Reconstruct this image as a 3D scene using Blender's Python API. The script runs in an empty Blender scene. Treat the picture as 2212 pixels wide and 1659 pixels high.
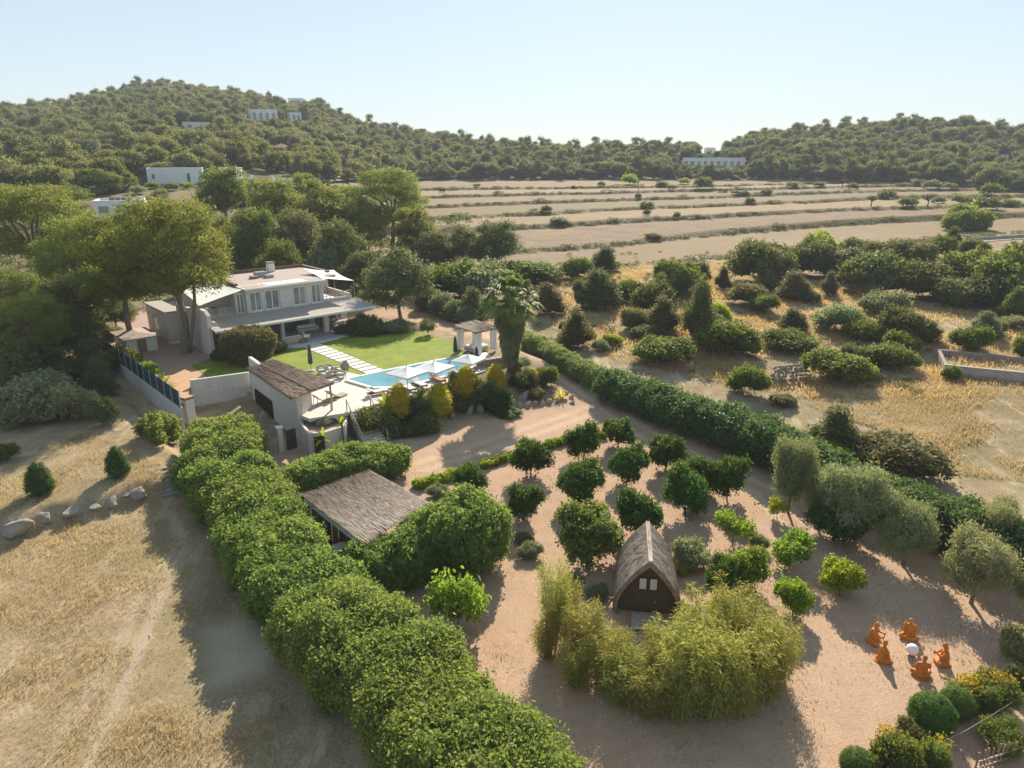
import bpy, math, random
import numpy as np
from mathutils import Vector, Matrix, Euler
rad = math.radians
SC = bpy.context.scene
COL = SC.collection

# ------------------------------------------------------------------ camera, sky, sun, exposure
PITCH, FPX, CH = rad(17.8), 1533.0, 22.0        # picture plan is 2212 x 1659 units wide
cam = bpy.data.cameras.new('camera'); camo = bpy.data.objects.new('camera', cam)
COL.objects.link(camo); SC.camera = camo
cam.sensor_fit = 'HORIZONTAL'; cam.sensor_width = 36.0; cam.lens = 36.0 * FPX / 2212.0
cam.clip_start = 0.5; cam.clip_end = 9000
camo.location = (0, 0, CH); camo.rotation_euler = (rad(90) - PITCH, 0, 0)

SUN_AZ, SUN_EL = rad(10.0), rad(30.0)            # ahead of the camera, a little to the right
world = bpy.data.worlds.new('World'); SC.world = world; world.use_nodes = True
wn = world.node_tree; wn.nodes.clear()
sky = wn.nodes.new('ShaderNodeTexSky'); sky.sky_type = 'NISHITA'; sky.sun_disc = False
sky.sun_elevation = SUN_EL; sky.sun_rotation = SUN_AZ; sky.air_density = 1.0; sky.dust_density = 0.2; sky.ozone_density = 1.5
gam = wn.nodes.new('ShaderNodeGamma'); gam.inputs['Gamma'].default_value = 0.42      # softer sky, as the photograph's long tonal range
tint = wn.nodes.new('ShaderNodeMix'); tint.data_type = 'RGBA'; tint.blend_type = 'MULTIPLY'; tint.inputs[0].default_value = 1.0; tint.inputs[7].default_value = (.90, 1.0, 1.07, 1)
bg = wn.nodes.new('ShaderNodeBackground'); bg.inputs['Strength'].default_value = 0.145
wo = wn.nodes.new('ShaderNodeOutputWorld')
wn.links.new(sky.outputs[0], gam.inputs[0]); wn.links.new(gam.outputs[0], tint.inputs[6]); wn.links.new(tint.outputs[2], bg.inputs[0]); wn.links.new(bg.outputs[0], wo.inputs[0])

sl = bpy.data.lights.new('sun', 'SUN'); sl.energy = 3.6; sl.angle = rad(0.53); sl.color = (1.0, 0.90, 0.76)
so = bpy.data.objects.new('sun', sl); COL.objects.link(so)
sdir = Vector((math.sin(SUN_AZ) * math.cos(SUN_EL), math.cos(SUN_AZ) * math.cos(SUN_EL), math.sin(SUN_EL)))
so.rotation_euler = sdir.to_track_quat('Z', 'Y').to_euler(); so.location = sdir * 60

SC.view_settings.view_transform = 'Standard'; SC.view_settings.look = 'None'
SC.view_settings.gamma = 1.0; SC.view_settings.exposure = 1.36; SC.view_settings.use_curve_mapping = False
SC.render.engine = 'CYCLES'
SC.cycles.use_denoising = True
SC.cycles.max_bounces = 5; SC.cycles.diffuse_bounces = 3; SC.cycles.transmission_bounces = 3; SC.cycles.glossy_bounces = 1
SC.cycles.transparent_max_bounces = 4
SC.cycles.sample_clamp_indirect = 6.0

# ------------------------------------------------------------------ picture plan -> world
def ray(x, y):
    dx = (x - 1106.0) / FPX; dv = (829.5 - y) / FPX
    return np.array([dx, math.cos(PITCH) + dv * math.sin(PITCH), -math.sin(PITCH) + dv * math.cos(PITCH)])
def at(x, y, z):
    d = ray(x, y); t = (z - CH) / d[2]
    return Vector((d[0] * t, d[1] * t, z))
def proj(p):
    dz = p[2] - CH; dep = p[1] * math.cos(PITCH) - dz * math.sin(PITCH)
    up = p[1] * math.sin(PITCH) + dz * math.cos(PITCH)
    return 1106 + FPX * p[0] / dep, 829.5 - FPX * up / dep, dep
def sstep(t):
    t = np.clip(t, 0, 1); return t * t * (3 - 2 * t)

# ------------------------------------------------------------------ terrain
_HN = {}
def hnoise(X, Y, s, seed=0):
    """cheap smooth noise, -1..1"""
    if seed not in _HN:
        rr = np.random.RandomState(seed); _HN[seed] = [(rr.uniform(0, 6.28), .6 + 1.1 * rr.rand(), rr.uniform(0, 6.28)) for k in range(7)]
    o = 0
    for a, f0, p in _HN[seed]:
        f = s * f0; o = o + np.sin((X * math.cos(a) + Y * math.sin(a)) * f + p + 1.3 * np.sin(Y * f * .37 + X * f * .21 + p * 2))
    return o / 7
def z_nominal(X, Y):
    r = np.hypot(X, Y); th = np.degrees(np.arctan2(X, Y))
    c = np.interp(r, [0, 60, 92, 125, 165, 340, 360, 3000], [0, 0, 1.9, 2.8, 4.2, 10.8, 11.4, 12])
    lf = sstep((-th - 7) / 13)
    return c + lf * np.interp(r, [62, 92, 150, 200, 260, 420], [0, .5, 5.2, 7.6, 9.5, 11])
def thr(x, y, z):
    p = at(x, y, z); return math.degrees(math.atan2(p.x, p.y)), math.hypot(p.x, p.y)
def solve_nominal(x, y):
    z = 3.0
    for _ in range(40):
        p = at(x, y, z); z = .5 * z + .5 * float(z_nominal(np.array(p.x), np.array(p.y)))
    return math.degrees(math.atan2(p.x, p.y)), math.hypot(p.x, p.y)
TERR_PX = [
    [(1000, 585), (1250, 583), (1474, 561), (1585, 554), (1800, 537), (2028, 518), (2212, 500), (2330, 492)],
    [(1000, 545), (1118, 537), (1320, 523), (1504, 501), (1668, 486), (1812, 475), (2028, 463), (2300, 456)],
    [(1000, 492), (1133, 485), (1230, 479), (1504, 464), (1866, 448), (2300, 440)],
    [(900, 470), (1054, 463), (1162, 458), (1392, 445), (1504, 442), (1751, 432), (1920, 422), (2300, 420)],
    [(850, 447), (917, 443), (1241, 431), (1504, 424), (1776, 413), (2300, 405)],
    [(850, 425), (924, 422), (1320, 414), (1700, 404), (2300, 398)],
    [(850, 408), (910, 407), (1504, 402), (2300, 393)]]
TERR = []
for ln in TERR_PX:
    q = [solve_nominal(*p) for p in ln]; TERR.append((np.array([a for a, b in q]), np.array([b for a, b in q])))
RIDGE_PX = [(-500, 330), (-200, 250), (0, 212), (100, 217), (180, 200), (250, 181), (336, 169), (440, 180), (500, 192), (570, 204), (660, 205), (735, 232),
            (800, 258), (930, 277), (1020, 290), (1100, 299), (1240, 303), (1420, 302), (1520, 300), (1580, 296), (1620, 278), (1690, 267), (1815, 258), (1950, 245),
            (2060, 246), (2150, 258), (2212, 268), (2500, 300), (2900, 330)]
RIDGE_R = [520, 560, 590, 600, 610, 610, 610, 600, 590, 580, 560, 540, 520, 490, 470, 455, 445, 445, 450, 455, 465, 480, 500, 520, 520, 520, 520, 520, 520]
RTH, RZ = [], []
for (x, y), r in zip(RIDGE_PX, RIDGE_R):
    d = ray(x, y); RTH.append(math.degrees(math.atan2(d[0], d[1]))); RZ.append(CH + r * d[2] / math.hypot(d[0], d[1]) - 8.5)
RTH = np.array(RTH); RZ = np.array(RZ); RR = np.array(RIDGE_R, float)
FOOT_X = [-500, 0, 560, 700, 780, 900, 1100, 1400, 1700, 2000, 2212, 2600]
FOOT_R = [185, 195, 215, 250, 300, 350, 352, 356, 362, 350, 318, 290]
FTH = np.array([math.degrees(math.atan2(ray(x, 400)[0], ray(x, 400)[1])) for x in FOOT_X])

TZ = 2.1                                         # level of the villa's terrace
def poly_px(pts, z): return np.array([at(x, y, z)[:2] for x, y in pts])
# terrace outline; third value: metres over which the ground falls away outside that edge
PLAT = [(545, 822, .4), (650, 897, .4), (668, 905, .4), (740, 895, .8), (778, 884, 3.0), (900, 848, 3.4), (1030, 806, 3.4), (1100, 795, 3.4), (1150, 770, 3.2), (1020, 722, 4),
        (905, 690, 5), (780, 655, 8), (600, 600, 8), (400, 620, 6), (215, 705, .5), (205, 740, .5), (396, 868, .4), (412, 838, .4)]
PLXY = poly_px([(a, b) for a, b, c in PLAT], TZ); PLW = [c for a, b, c in PLAT]
NB = poly_px([(-260, 1230), (0, 1148), (100, 1112), (200, 1093), (300, 1062), (345, 1050), (392, 1000), (330, 930), (180, 760), (-300, 700)], .6)
def poly_sd(X, Y, P, W=None):
    """distance outside a polygon (0 inside), and the fall-off width of the nearest edge"""
    d = np.full(X.shape, 1e9); w = np.zeros(X.shape); ins = np.zeros(X.shape, bool)
    n = len(P)
    for i in range(n):
        ax, ay = P[i]; bx, by = P[(i + 1) % n]
        ex, ey = bx - ax, by - ay
        t = np.clip(((X - ax) * ex + (Y - ay) * ey) / (ex * ex + ey * ey), 0, 1)
        dd = np.hypot(X - ax - t * ex, Y - ay - t * ey)
        m = dd < d
        d = np.where(m, dd, d)
        if W is not None: w = np.where(m, W[i], w)
        c = ((ay > Y) != (by > Y)) & (X < ex * (Y - ay) / (ey if abs(ey) > 1e-9 else 1e-9) + ax)
        ins ^= c
    return np.where(ins, -d, d), w
def height(X, Y):
    X = np.asarray(X, float); Y = np.asarray(Y, float)
    r = np.hypot(X, Y); th = np.degrees(np.arctan2(X, Y))
    # terraced fields
    L = np.sort(np.stack([np.interp(th, a, b) for a, b in TERR]), axis=0)
    k = (r[None] >= L).sum(0)
    n = len(TERR); flat = L.reshape(n, -1); kk = k.reshape(-1); ar = np.arange(kk.size)
    lo = flat[np.clip(kk - 1, 0, n - 1), ar].reshape(r.shape); hi = flat[np.clip(kk, 0, n - 1), ar].reshape(r.shape)
    t = r - lo; gap = np.maximum(hi - lo, 4.2); e = gap - 2.7
    rw = lo + np.where(t < e, .25 * t, .25 * e + (gap - .25 * e) * (t - e) / 2.7)
    rw = np.where((k == 0) | (k == n), r, rw)
    fade = sstep((th + 10) / 4)
    s = np.where(r > 1e-6, (r + (rw - r) * fade) / np.maximum(r, 1e-6), 1)
    z = z_nominal(X * s, Y * s)
    # wooded hills
    Fr = np.interp(th, FTH, FOOT_R); Rr = np.interp(th, RTH, RR); Zr = np.interp(th, RTH, RZ)
    zf = z_nominal(X / np.maximum(r, 1e-6) * Fr, Y / np.maximum(r, 1e-6) * Fr)
    tt = np.clip((r - Fr) / (Rr - Fr), 0, 1)
    hill = zf + (Zr - zf) * (tt ** 1.12) + hnoise(X, Y, .045, 3) * 2.0 * np.sin(np.pi * tt)
    hill = hill - np.maximum(r - Rr, 0) * .16 * np.clip((r - Rr) / 60, 0, 1)
    z = np.where(r > Fr, np.maximum(hill, -5), z)
    z = z + hnoise(X, Y, .35, 5) * .07 + hnoise(X, Y, .11, 8) * .12 * np.clip((r - 60) / 40, 0, 1)
    # neighbour's upper plot, then the villa terrace
    d, w = poly_sd(X, Y, NB)
    z = np.maximum(z, 1.15 * (1 - sstep((d + .6) / 1.5)) - .02)
    d, w = poly_sd(X, Y, PLXY, PLW)
    m = 1 - sstep((d + np.where(w < 1, .9, 0)) / np.where(w < 1, .8, w))
    near = r < 140
    return np.where(near, z * (1 - m) + m * np.maximum(z * .0 + TZ - .12, z * .0), z)
def gzs(pts):
    a = np.array(pts, float); return height(a[:, 0], a[:, 1])
def gz(x, y): return float(height(np.array([x]), np.array([y]))[0])
TS = np.concatenate([np.linspace(8, 140, 230), np.linspace(142, 900, 330)])
def on(x, y):
    """where the line of sight through a picture point meets the ground"""
    d = ray(x, y); d = d / np.linalg.norm(d); ts = TS
    for _ in range(2):
        X, Y, Z = d[0] * ts, d[1] * ts, CH + d[2] * ts
        dz = Z - height(X, Y); i = int(np.argmax(dz < 0))
        if dz[i] >= 0: i = len(ts) - 1
        i = max(i, 1); f = float(np.clip(dz[i - 1] / (dz[i - 1] - dz[i] + 1e-9), 0, 1)); t = ts[i - 1] + f * (ts[i] - ts[i - 1])
        ts = np.linspace(ts[i - 1], ts[i], 24)
    return Vector((d[0] * t, d[1] * t, CH + d[2] * t))
# ------------------------------------------------------------------ materials
def _nt(name):
    m = bpy.data.materials.new(name); m.use_nodes = True
    nt = m.node_tree; nt.nodes.clear()
    o = nt.nodes.new('ShaderNodeOutputMaterial'); b = nt.nodes.new('ShaderNodeBsdfPrincipled')
    nt.links.new(b.outputs[0], o.inputs[0]); return m, nt, b, o
def _noise(nt, scale, detail=4, vec=None, rough=.6):
    n = nt.nodes.new('ShaderNodeTexNoise'); n.inputs['Scale'].default_value = scale; n.inputs['Detail'].default_value = detail
    n.inputs['Roughness'].default_value = rough
    if vec: nt.links.new(vec, n.inputs['Vector'])
    return n.outputs['Fac']
def _ramp(nt, fac, stops):
    r = nt.nodes.new('ShaderNodeValToRGB'); nt.links.new(fac, r.inputs[0])
    el = r.color_ramp.elements
    while len(el) < len(stops): el.new(.5)
    for e, (p, c) in zip(el, stops): e.position = p; e.color = (*c, 1) if len(c) == 3 else c
    return r.outputs[0]
def _mix(nt, f, a, b, mode='MIX'):
    m = nt.nodes.new('ShaderNodeMix'); m.data_type = 'RGBA'; m.blend_type = mode
    for s, v in ((m.inputs[0], f), (m.inputs[6], a), (m.inputs[7], b)):
        if hasattr(v, 'type') and hasattr(v, 'is_linked'): nt.links.new(v, s)
        elif isinstance(v, (int, float)): s.default_value = v
        else: s.default_value = (*v, 1)
    return m.outputs[2]
def _math(nt, op, a, b=None):
    m = nt.nodes.new('ShaderNodeMath'); m.operation = op
    for s, v in ((m.inputs[0], a), (m.inputs[1], b)):
        if v is None: continue
        if hasattr(v, 'is_linked'): nt.links.new(v, s)
        else: s.default_value = v
    return m.outputs[0]
def _pos(nt): return nt.nodes.new('ShaderNodeNewGeometry').outputs['Position']
def _objc(nt): return nt.nodes.new('ShaderNodeTexCoord').outputs['Object']
def _scaled(nt, vec, s):
    m = nt.nodes.new('ShaderNodeMapping'); m.inputs['Scale'].default_value = s; nt.links.new(vec, m.inputs[0]); return m.outputs[0]
def _bump(nt, b, h, strength, dist=.05):
    n = nt.nodes.new('ShaderNodeBump'); n.inputs['Strength'].default_value = strength; n.inputs['Distance'].default_value = dist
    nt.links.new(h, n.inputs['Height']); nt.links.new(n.outputs[0], b.inputs['Normal'])
def surf(name, c1, c2, scale=3.0, rough=.8, bump=.3, stretch=(1, 1, 1), detail=5, metal=0, spec=.3, dist=.03, fine=None):
    m, nt, b, o = _nt(name)
    v = _scaled(nt, _objc(nt), stretch)
    f = _noise(nt, scale, detail, v)
    col = _ramp(nt, f, [(.3, c1), (.7, c2)])
    if fine:
        f2 = _noise(nt, fine, 2, v); col = _mix(nt, _ramp(nt, f2, [(.35, (.0, .0, .0)), (.65, (.35, .35, .35))]), col, tuple(x * .55 for x in c1))
    nt.links.new(col, b.inputs['Base Color'])
    b.inputs['Roughness'].default_value = rough; b.inputs['Metallic'].default_value = metal
    b.inputs['Specular IOR Level'].default_value = spec
    if bump: _bump(nt, b, _noise(nt, scale * 4, 3, v), bump, dist)
    return m
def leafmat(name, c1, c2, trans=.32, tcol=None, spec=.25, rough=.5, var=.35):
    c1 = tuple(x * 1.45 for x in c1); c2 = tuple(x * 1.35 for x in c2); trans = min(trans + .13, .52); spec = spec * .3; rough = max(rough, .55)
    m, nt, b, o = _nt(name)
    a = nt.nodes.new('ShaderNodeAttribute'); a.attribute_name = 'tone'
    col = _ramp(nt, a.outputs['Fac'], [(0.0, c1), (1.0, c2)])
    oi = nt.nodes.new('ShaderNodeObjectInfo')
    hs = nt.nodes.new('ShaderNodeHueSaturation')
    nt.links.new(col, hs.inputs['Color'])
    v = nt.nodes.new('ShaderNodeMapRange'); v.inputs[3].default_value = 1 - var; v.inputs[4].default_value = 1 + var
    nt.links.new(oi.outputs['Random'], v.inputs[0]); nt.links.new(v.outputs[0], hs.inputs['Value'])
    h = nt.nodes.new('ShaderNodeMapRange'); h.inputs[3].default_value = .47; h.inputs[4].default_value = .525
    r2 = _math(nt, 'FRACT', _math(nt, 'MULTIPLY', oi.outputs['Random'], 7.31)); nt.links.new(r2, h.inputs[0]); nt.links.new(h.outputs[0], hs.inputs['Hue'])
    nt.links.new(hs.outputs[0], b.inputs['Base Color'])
    b.inputs['Roughness'].default_value = rough; b.inputs['Specular IOR Level'].default_value = spec
    t = nt.nodes.new('ShaderNodeBsdfTranslucent')
    tc = tcol or tuple(min(1, x * k) for x, k in zip(c2, (1.5, 1.5, .8)))
    nt.links.new(_mix(nt, .5, hs.outputs[0], tc), t.inputs['Color'])
    ms = nt.nodes.new('ShaderNodeMixShader'); ms.inputs[0].default_value = trans
    nt.links.new(b.outputs[0], ms.inputs[1]); nt.links.new(t.outputs[0], ms.inputs[2]); nt.links.new(ms.outputs[0], o.inputs[0])
    return m
def ground_mat():
    m, nt, b, o = _nt('earth_and_dry_grass')
    p = _pos(nt)
    za = nt.nodes.new('ShaderNodeAttribute'); za.attribute_name = 'zone'
    sep = nt.nodes.new('ShaderNodeSeparateColor'); nt.links.new(za.outputs['Color'], sep.inputs[0])
    big = _noise(nt, .09, 4, p); mid = _noise(nt, .6, 5, p); fin = _noise(nt, 5.5, 4, p, .7); fin2 = _noise(nt, 16, 2, p, .6)
    # dry grass: straw, ochre and a trace of green
    g1 = _ramp(nt, mid, [(.28, (.225, .165, .095)), (.5, (.35, .265, .155)), (.72, (.46, .365, .23))])
    g1 = _mix(nt, _ramp(nt, big, [(.46, (0, 0, 0)), (.62, (.8, .8, .8))]), g1, (.25, .205, .10))
    g1 = _mix(nt, _ramp(nt, _noise(nt, .23, 5, p, .7), [(.55, (0, 0, 0)), (.7, (.7, .7, .7))]), g1, (.50, .39, .23))
    g1 = _mix(nt, _ramp(nt, fin, [(.36, (.6, .6, .6)), (.58, (0, 0, 0))]), g1, (.15, .105, .055))
    g1 = _mix(nt, _ramp(nt, fin2, [(.55, (0, 0, 0)), (.75, (.45, .45, .45))]), g1, (.52, .42, .25))
    sk = _noise(nt, 1.0, 5, _scaled(nt, p, (.55, .10, 1)), .7); g1 = _mix(nt, _ramp(nt, sk, [(.56, (0, 0, 0)), (.68, (.65, .65, .65))]), g1, (.56, .46, .31))
    g1 = _mix(nt, _ramp(nt, _noise(nt, .35, 6, p, .75), [(.56, (0, 0, 0)), (.66, (.75, .75, .75))]), g1, (.24, .20, .145))
    # pink gravel
    wd = _noise(nt, 1.7, 6, p, .75)
    vo = nt.nodes.new('ShaderNodeTexVoronoi'); vo.inputs['Scale'].default_value = 14.0; nt.links.new(p, vo.inputs['Vector'])
    gr = _ramp(nt, mid, [(.3, (.46, .305, .19)), (.7, (.58, .405, .265))])
    gr = _mix(nt, _ramp(nt, big, [(.42, (0, 0, 0)), (.66, (.5, .5, .5))]), gr, (.51, .37, .26))
    gr = _mix(nt, _ramp(nt, vo.outputs['Distance'], [(.12, (.0, .0, .0)), (.6, (.5, .5, .5))]), gr, (.33, .205, .14))
    gr = _mix(nt, _ramp(nt, fin, [(.56, (0, 0, 0)), (.74, (.5, .5, .5))]), gr, (.60, .43, .31))
    gr = _mix(nt, _ramp(nt, wd, [(.52, (0, 0, 0)), (.66, (.8, .8, .8))]), gr, (.35, .255, .17))
    # ploughed terraces
    st = _noise(nt, 1.0, 5, _scaled(nt, p, (.12, .8, .8)), .65)
    fl = _ramp(nt, st, [(.3, (.15, .097, .064)), (.55, (.255, .168, .112)), (.75, (.35, .245, .165))])
    fl = _mix(nt, _ramp(nt, _noise(nt, .045, 4, p), [(.55, (0, 0, 0)), (.7, (.6, .6, .6))]), fl, (.33, .26, .12))
    fl = _mix(nt, _ramp(nt, fin, [(.4, (.5, .5, .5)), (.6, (0, 0, 0))]), fl, (.17, .125, .07))
    fb = _noise(nt, .16, 6, p, .72); fl = _mix(nt, _ramp(nt, fb, [(.44, (0, 0, 0)), (.6, (.75, .75, .75))]), fl, (.21, .165, .085))
    fl = _mix(nt, _ramp(nt, _noise(nt, .42, 5, _scaled(nt, p, (.5, 1.4, 1)), .7), [(.52, (0, 0, 0)), (.66, (.7, .7, .7))]), fl, (.37, .265, .17))
    fl = _mix(nt, _ramp(nt, _noise(nt, 1.3, 4, p, .75), [(.34, (.7, .7, .7)), (.52, (0, 0, 0))]), fl, (.13, .105, .06))
    sn = nt.nodes.new('ShaderNodeSeparateXYZ'); nt.links.new(nt.nodes.new('ShaderNodeNewGeometry').outputs['True Normal'], sn.inputs[0])
    fl = _mix(nt, _ramp(nt, sn.outputs[2], [(.90, (.85, .85, .85)), (.985, (0, 0, 0))]), fl, (.085, .085, .04))      # weedy banks between the terraces
    # woodland floor
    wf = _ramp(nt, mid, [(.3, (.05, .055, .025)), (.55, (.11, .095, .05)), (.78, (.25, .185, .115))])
    fl = _mix(nt, _ramp(nt, za.outputs['Alpha'], [(.1, (0, 0, 0)), (.45, (.55, .55, .55)), (.9, (0, 0, 0))]), fl, (.33, .25, .14)); fl = _mix(nt, _ramp(nt, za.outputs['Alpha'], [(.6, (0, 0, 0)), (.95, (.5, .5, .5))]), fl, (.20, .165, .085))
    ta = nt.nodes.new('ShaderNodeAttribute'); ta.attribute_name = 'worn'; gr = _mix(nt, ta.outputs['Fac'], gr, (.62, .465, .33)); g1 = _mix(nt, ta.outputs['Fac'], g1, (.46, .385, .285))
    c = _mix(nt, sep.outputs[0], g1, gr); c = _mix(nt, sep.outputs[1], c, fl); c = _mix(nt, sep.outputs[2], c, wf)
    nt.links.new(c, b.inputs['Base Color']); b.inputs['Roughness'].default_value = .95; b.inputs['Specular IOR Level'].default_value = .1
    h = _math(nt, 'ADD', _math(nt, 'MULTIPLY', fin, .6), _math(nt, 'MULTIPLY', vo.outputs['Distance'], .35))
    _bump(nt, b, h, .45, .07)
    return m
M = {}
def initmats():
    M['ground'] = ground_mat()
    M['pine'] = leafmat('pine_needles', (.082, .108, .025), (.205, .225, .055), .42)
    M['pine_far'] = leafmat('distant_pine', (.082, .096, .034), (.185, .19, .07), .38, var=.38)
    M['pine_far_dark'] = leafmat('distant_pine_dark', (.060, .078, .030), (.145, .160, .062), .32, var=.35)
    M['pine_far_grey'] = leafmat('distant_pine_grey', (.10, .105, .05), (.20, .195, .10), .34, var=.3)
    M['citrus'] = leafmat('citrus_leaf', (.026, .058, .010), (.08, .135, .022), .24, spec=.4, rough=.4, var=.22)
    M['young'] = leafmat('young_leaf', (.085, .14, .018), (.20, .27, .03), .42, spec=.35, var=.2)
    M['hedge'] = leafmat('clipped_leaf', (.074, .120, .024), (.205, .255, .066), .38, spec=.35, rough=.45, var=.15)
    M['laurel'] = leafmat('laurel_leaf', (.036, .070, .022), (.11, .168, .05), .26, spec=.45, rough=.38, var=.15)
    M['reedy'] = leafmat('reed_leaf', (.10, .14, .045), (.22, .26, .10), .35, var=.1)
    M['olive'] = leafmat('olive_leaf', (.115, .13, .058), (.27, .275, .14), .25, spec=.3, var=.14)
    M['sage'] = leafmat('grey_green_leaf', (.10, .13, .06), (.22, .24, .13), .28, var=.2)
    M['wild'] = leafmat('wild_scrub_leaf', (.052, .070, .024), (.145, .158, .058), .26, var=.28)
    M['wildolive'] = leafmat('olive_brown_scrub', (.072, .074, .03), (.17, .158, .066), .26, var=.25)
    M['mastic'] = leafmat('mastic_leaf', (.055, .078, .018), (.145, .175, .042), .34, var=.2)
    M['bright'] = leafmat('bright_leaf', (.13, .19, .016), (.27, .32, .03), .42, var=.15)
    M['bamboo'] = leafmat('bamboo_leaf', (.125, .148, .034), (.335, .32, .09), .42, var=.2)
    M['gold'] = leafmat('golden_conifer', (.31, .27, .02), (.58, .48, .035), .45, var=.12)
    M['conifer'] = leafmat('clipped_conifer', (.045, .075, .018), (.10, .13, .035), .25, var=.12)
    M['ball'] = leafmat('box_leaf', (.055, .10, .022), (.12, .175, .04), .30, var=.1)
    M['palm'] = leafmat('palm_frond', (.075, .115, .03), (.19, .24, .085), .34, spec=.4, var=.1)
    M['palm_dead'] = leafmat('dead_frond', (.09, .10, .05), (.23, .22, .13), .3, var=.05)
    M['flower'] = leafmat('yellow_petal', (.30, .21, .012), (.42, .31, .02), .3, var=.05)
    M['straw'] = leafmat('dry_grass_blade', (.20, .15, .09), (.40, .325, .205), .3, var=.05)
    M['goldstraw'] = leafmat('golden_grass_blade', (.26, .185, .085), (.48, .37, .19), .35, var=.05)
    M['litter'] = leafmat('dry_litter', (.14, .10, .065), (.36, .27, .18), .2, var=.05)
    M['greengrass'] = leafmat('green_grass_blade', (.12, .17, .015), (.26, .31, .03), .4, var=.05)
    M['bark'] = surf('bark', (.13, .095, .07), (.26, .20, .15), 6, .95, .7, (3, 3, .8))
    M['bark_dark'] = surf('dark_bark', (.055, .04, .03), (.12, .09, .065), 6, .95, .7, (3, 3, .8))
    M['culm'] = surf('bamboo_culm', (.30, .26, .07), (.42, .34, .10), 4, .5, .1)
    M['plaster'] = surf('plaster', (.66, .595, .52), (.75, .685, .61), 1.3, .9, .12, fine=9)
    M['plaster_white'] = surf('white_plaster', (.74, .71, .66), (.82, .79, .74), 1.1, .85, .1)
    M['far_white'] = surf('far_white_render', (.78, .77, .74), (.85, .84, .81), .8, .85, 0)
    M['garden_wall'] = surf('garden_wall_render', (.62, .57, .50), (.72, .67, .60), 1.0, .9, .15, fine=7)
    M['terracotta'] = surf('terracotta_tile', (.36, .17, .11), (.48, .25, .17), 5, .85, .3, fine=12)
    M['rooffelt'] = surf('roof_gravel', (.36, .285, .24), (.45, .37, .32), 8, .95, .5)
    M['eave'] = surf('eave_slate', (.38, .33, .28), (.48, .42, .36), 6, .8, .3, fine=14)
    M['tile_dark'] = surf('old_roof_tile', (.14, .09, .07), (.26, .18, .14), 7, .9, .5)
    M['glass'] = surf('window_glass', (.12, .15, .14), (.24, .28, .26), .8, .06, 0, spec=.8)  # reflection in the panes is put into the paler base colour
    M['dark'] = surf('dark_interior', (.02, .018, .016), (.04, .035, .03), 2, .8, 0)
    M['frame'] = surf('window_frame', (.72, .70, .64), (.78, .76, .70), 3, .5, 0)
    M['wood'] = surf('weathered_wood', (.22, .15, .10), (.36, .26, .18), 5, .85, .5, (1, 1, 6))
    M['wood_brown'] = surf('brown_wood', (.20, .11, .06), (.32, .19, .11), 5, .7, .3, (1, 1, 5))
    M['wood_grey'] = surf('driftwood', (.38, .31, .25), (.52, .44, .36), 6, .9, .5, (1, 1, 4))
    M['wood_hut'] = surf('hut_front_timber', (.10, .07, .042), (.17, .12, .075), 6, .8, .4, (1, 1, 5))
    M['wood_dark'] = surf('dark_timber', (.055, .038, .026), (.10, .07, .045), 6, .8, .4, (1, 1, 5))
    M['paving'] = surf('limestone_paving', (.60, .54, .46), (.72, .66, .58), 2.0, .8, .12, fine=11)
    M['slab'] = surf('pale_stone_slab', (.62, .57, .49), (.76, .71, .63), 2.4, .8, .15)
    M['patio'] = surf('porch_stone', (.48, .45, .42), (.58, .55, .51), 2.0, .7, .1, fine=8)
    M['lawn'] = surf('mown_lawn', (.155, .205, .016), (.28, .325, .03), .55, .95, .6, detail=8, fine=6, dist=.05)
    M['soil'] = surf('orange_sand', (.48, .29, .16), (.58, .37, .22), 1.5, .95, .3, fine=10)
    M['soil_pink'] = surf('pink_yard', (.40, .27, .21), (.50, .35, .28), 1.5, .95, .3, fine=10)
    M['rock'] = surf('limestone_boulder', (.25, .22, .18), (.48, .43, .365), 2.2, .95, .8, fine=5, dist=.08)
    M['rock_pink'] = surf('pinkish_stone', (.38, .27, .21), (.58, .44, .36), 3, .95, .7, fine=6, dist=.06)
    M['drystone'] = surf('dry_stone', (.22, .19, .15), (.44, .39, .32), 3, .95, .6)
    M['cloth'] = surf('white_canvas', (.76, .75, .73), (.82, .81, .79), 2, .9, .05)
    M['navy'] = surf('closed_parasol_cloth', (.05, .055, .07), (.09, .095, .11), 3, .9, .2)
    M['metal'] = surf('grey_metal', (.30, .31, .31), (.38, .39, .39), 4, .45, 0, metal=.6)
    M['metal_dark'] = surf('dark_metal', (.03, .03, .032), (.055, .055, .06), 4, .5, 0)
    M['post'] = surf('galvanised_post', (.30, .36, .35), (.40, .46, .45), 4, .6, 0)
    M['mesh'] = surf('green_windbreak', (.018, .042, .048), (.035, .07, .075), 14, .85, .3)
    M['statue'] = surf('orange_painted_statue', (.52, .165, .022), (.68, .24, .035), 5, .65, .4, fine=9)
    M['lampwhite'] = surf('white_glass_globe', (.82, .81, .78), (.86, .85, .82), 2, .35, 0)
    M['solar'] = surf('solar_panel', (.015, .018, .03), (.03, .035, .055), 3, .25, 0, spec=.6)
    M['asphalt'] = surf('pale_track', (.30, .26, .22), (.40, .35, .30), 1.0, .95, .2)
    M['concrete'] = surf('old_concrete', (.38, .33, .28), (.50, .44, .38), .9, .95, .3, fine=5)
    M['basin'] = surf('pinkish_basin_render', (.30, .215, .19), (.38, .28, .25), .8, .9, .2, fine=5)
    M['pooltile'] = surf('pool_tile', (.22, .50, .58), (.32, .62, .68), 3, .4, 0)
    m, nt, b, o = _nt('pool_water')
    nt.links.new(_ramp(nt, _noise(nt, .5, 3, _pos(nt)), [(.3, (.09, .27, .34)), (.7, (.18, .40, .46))]), b.inputs['Base Color'])
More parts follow.
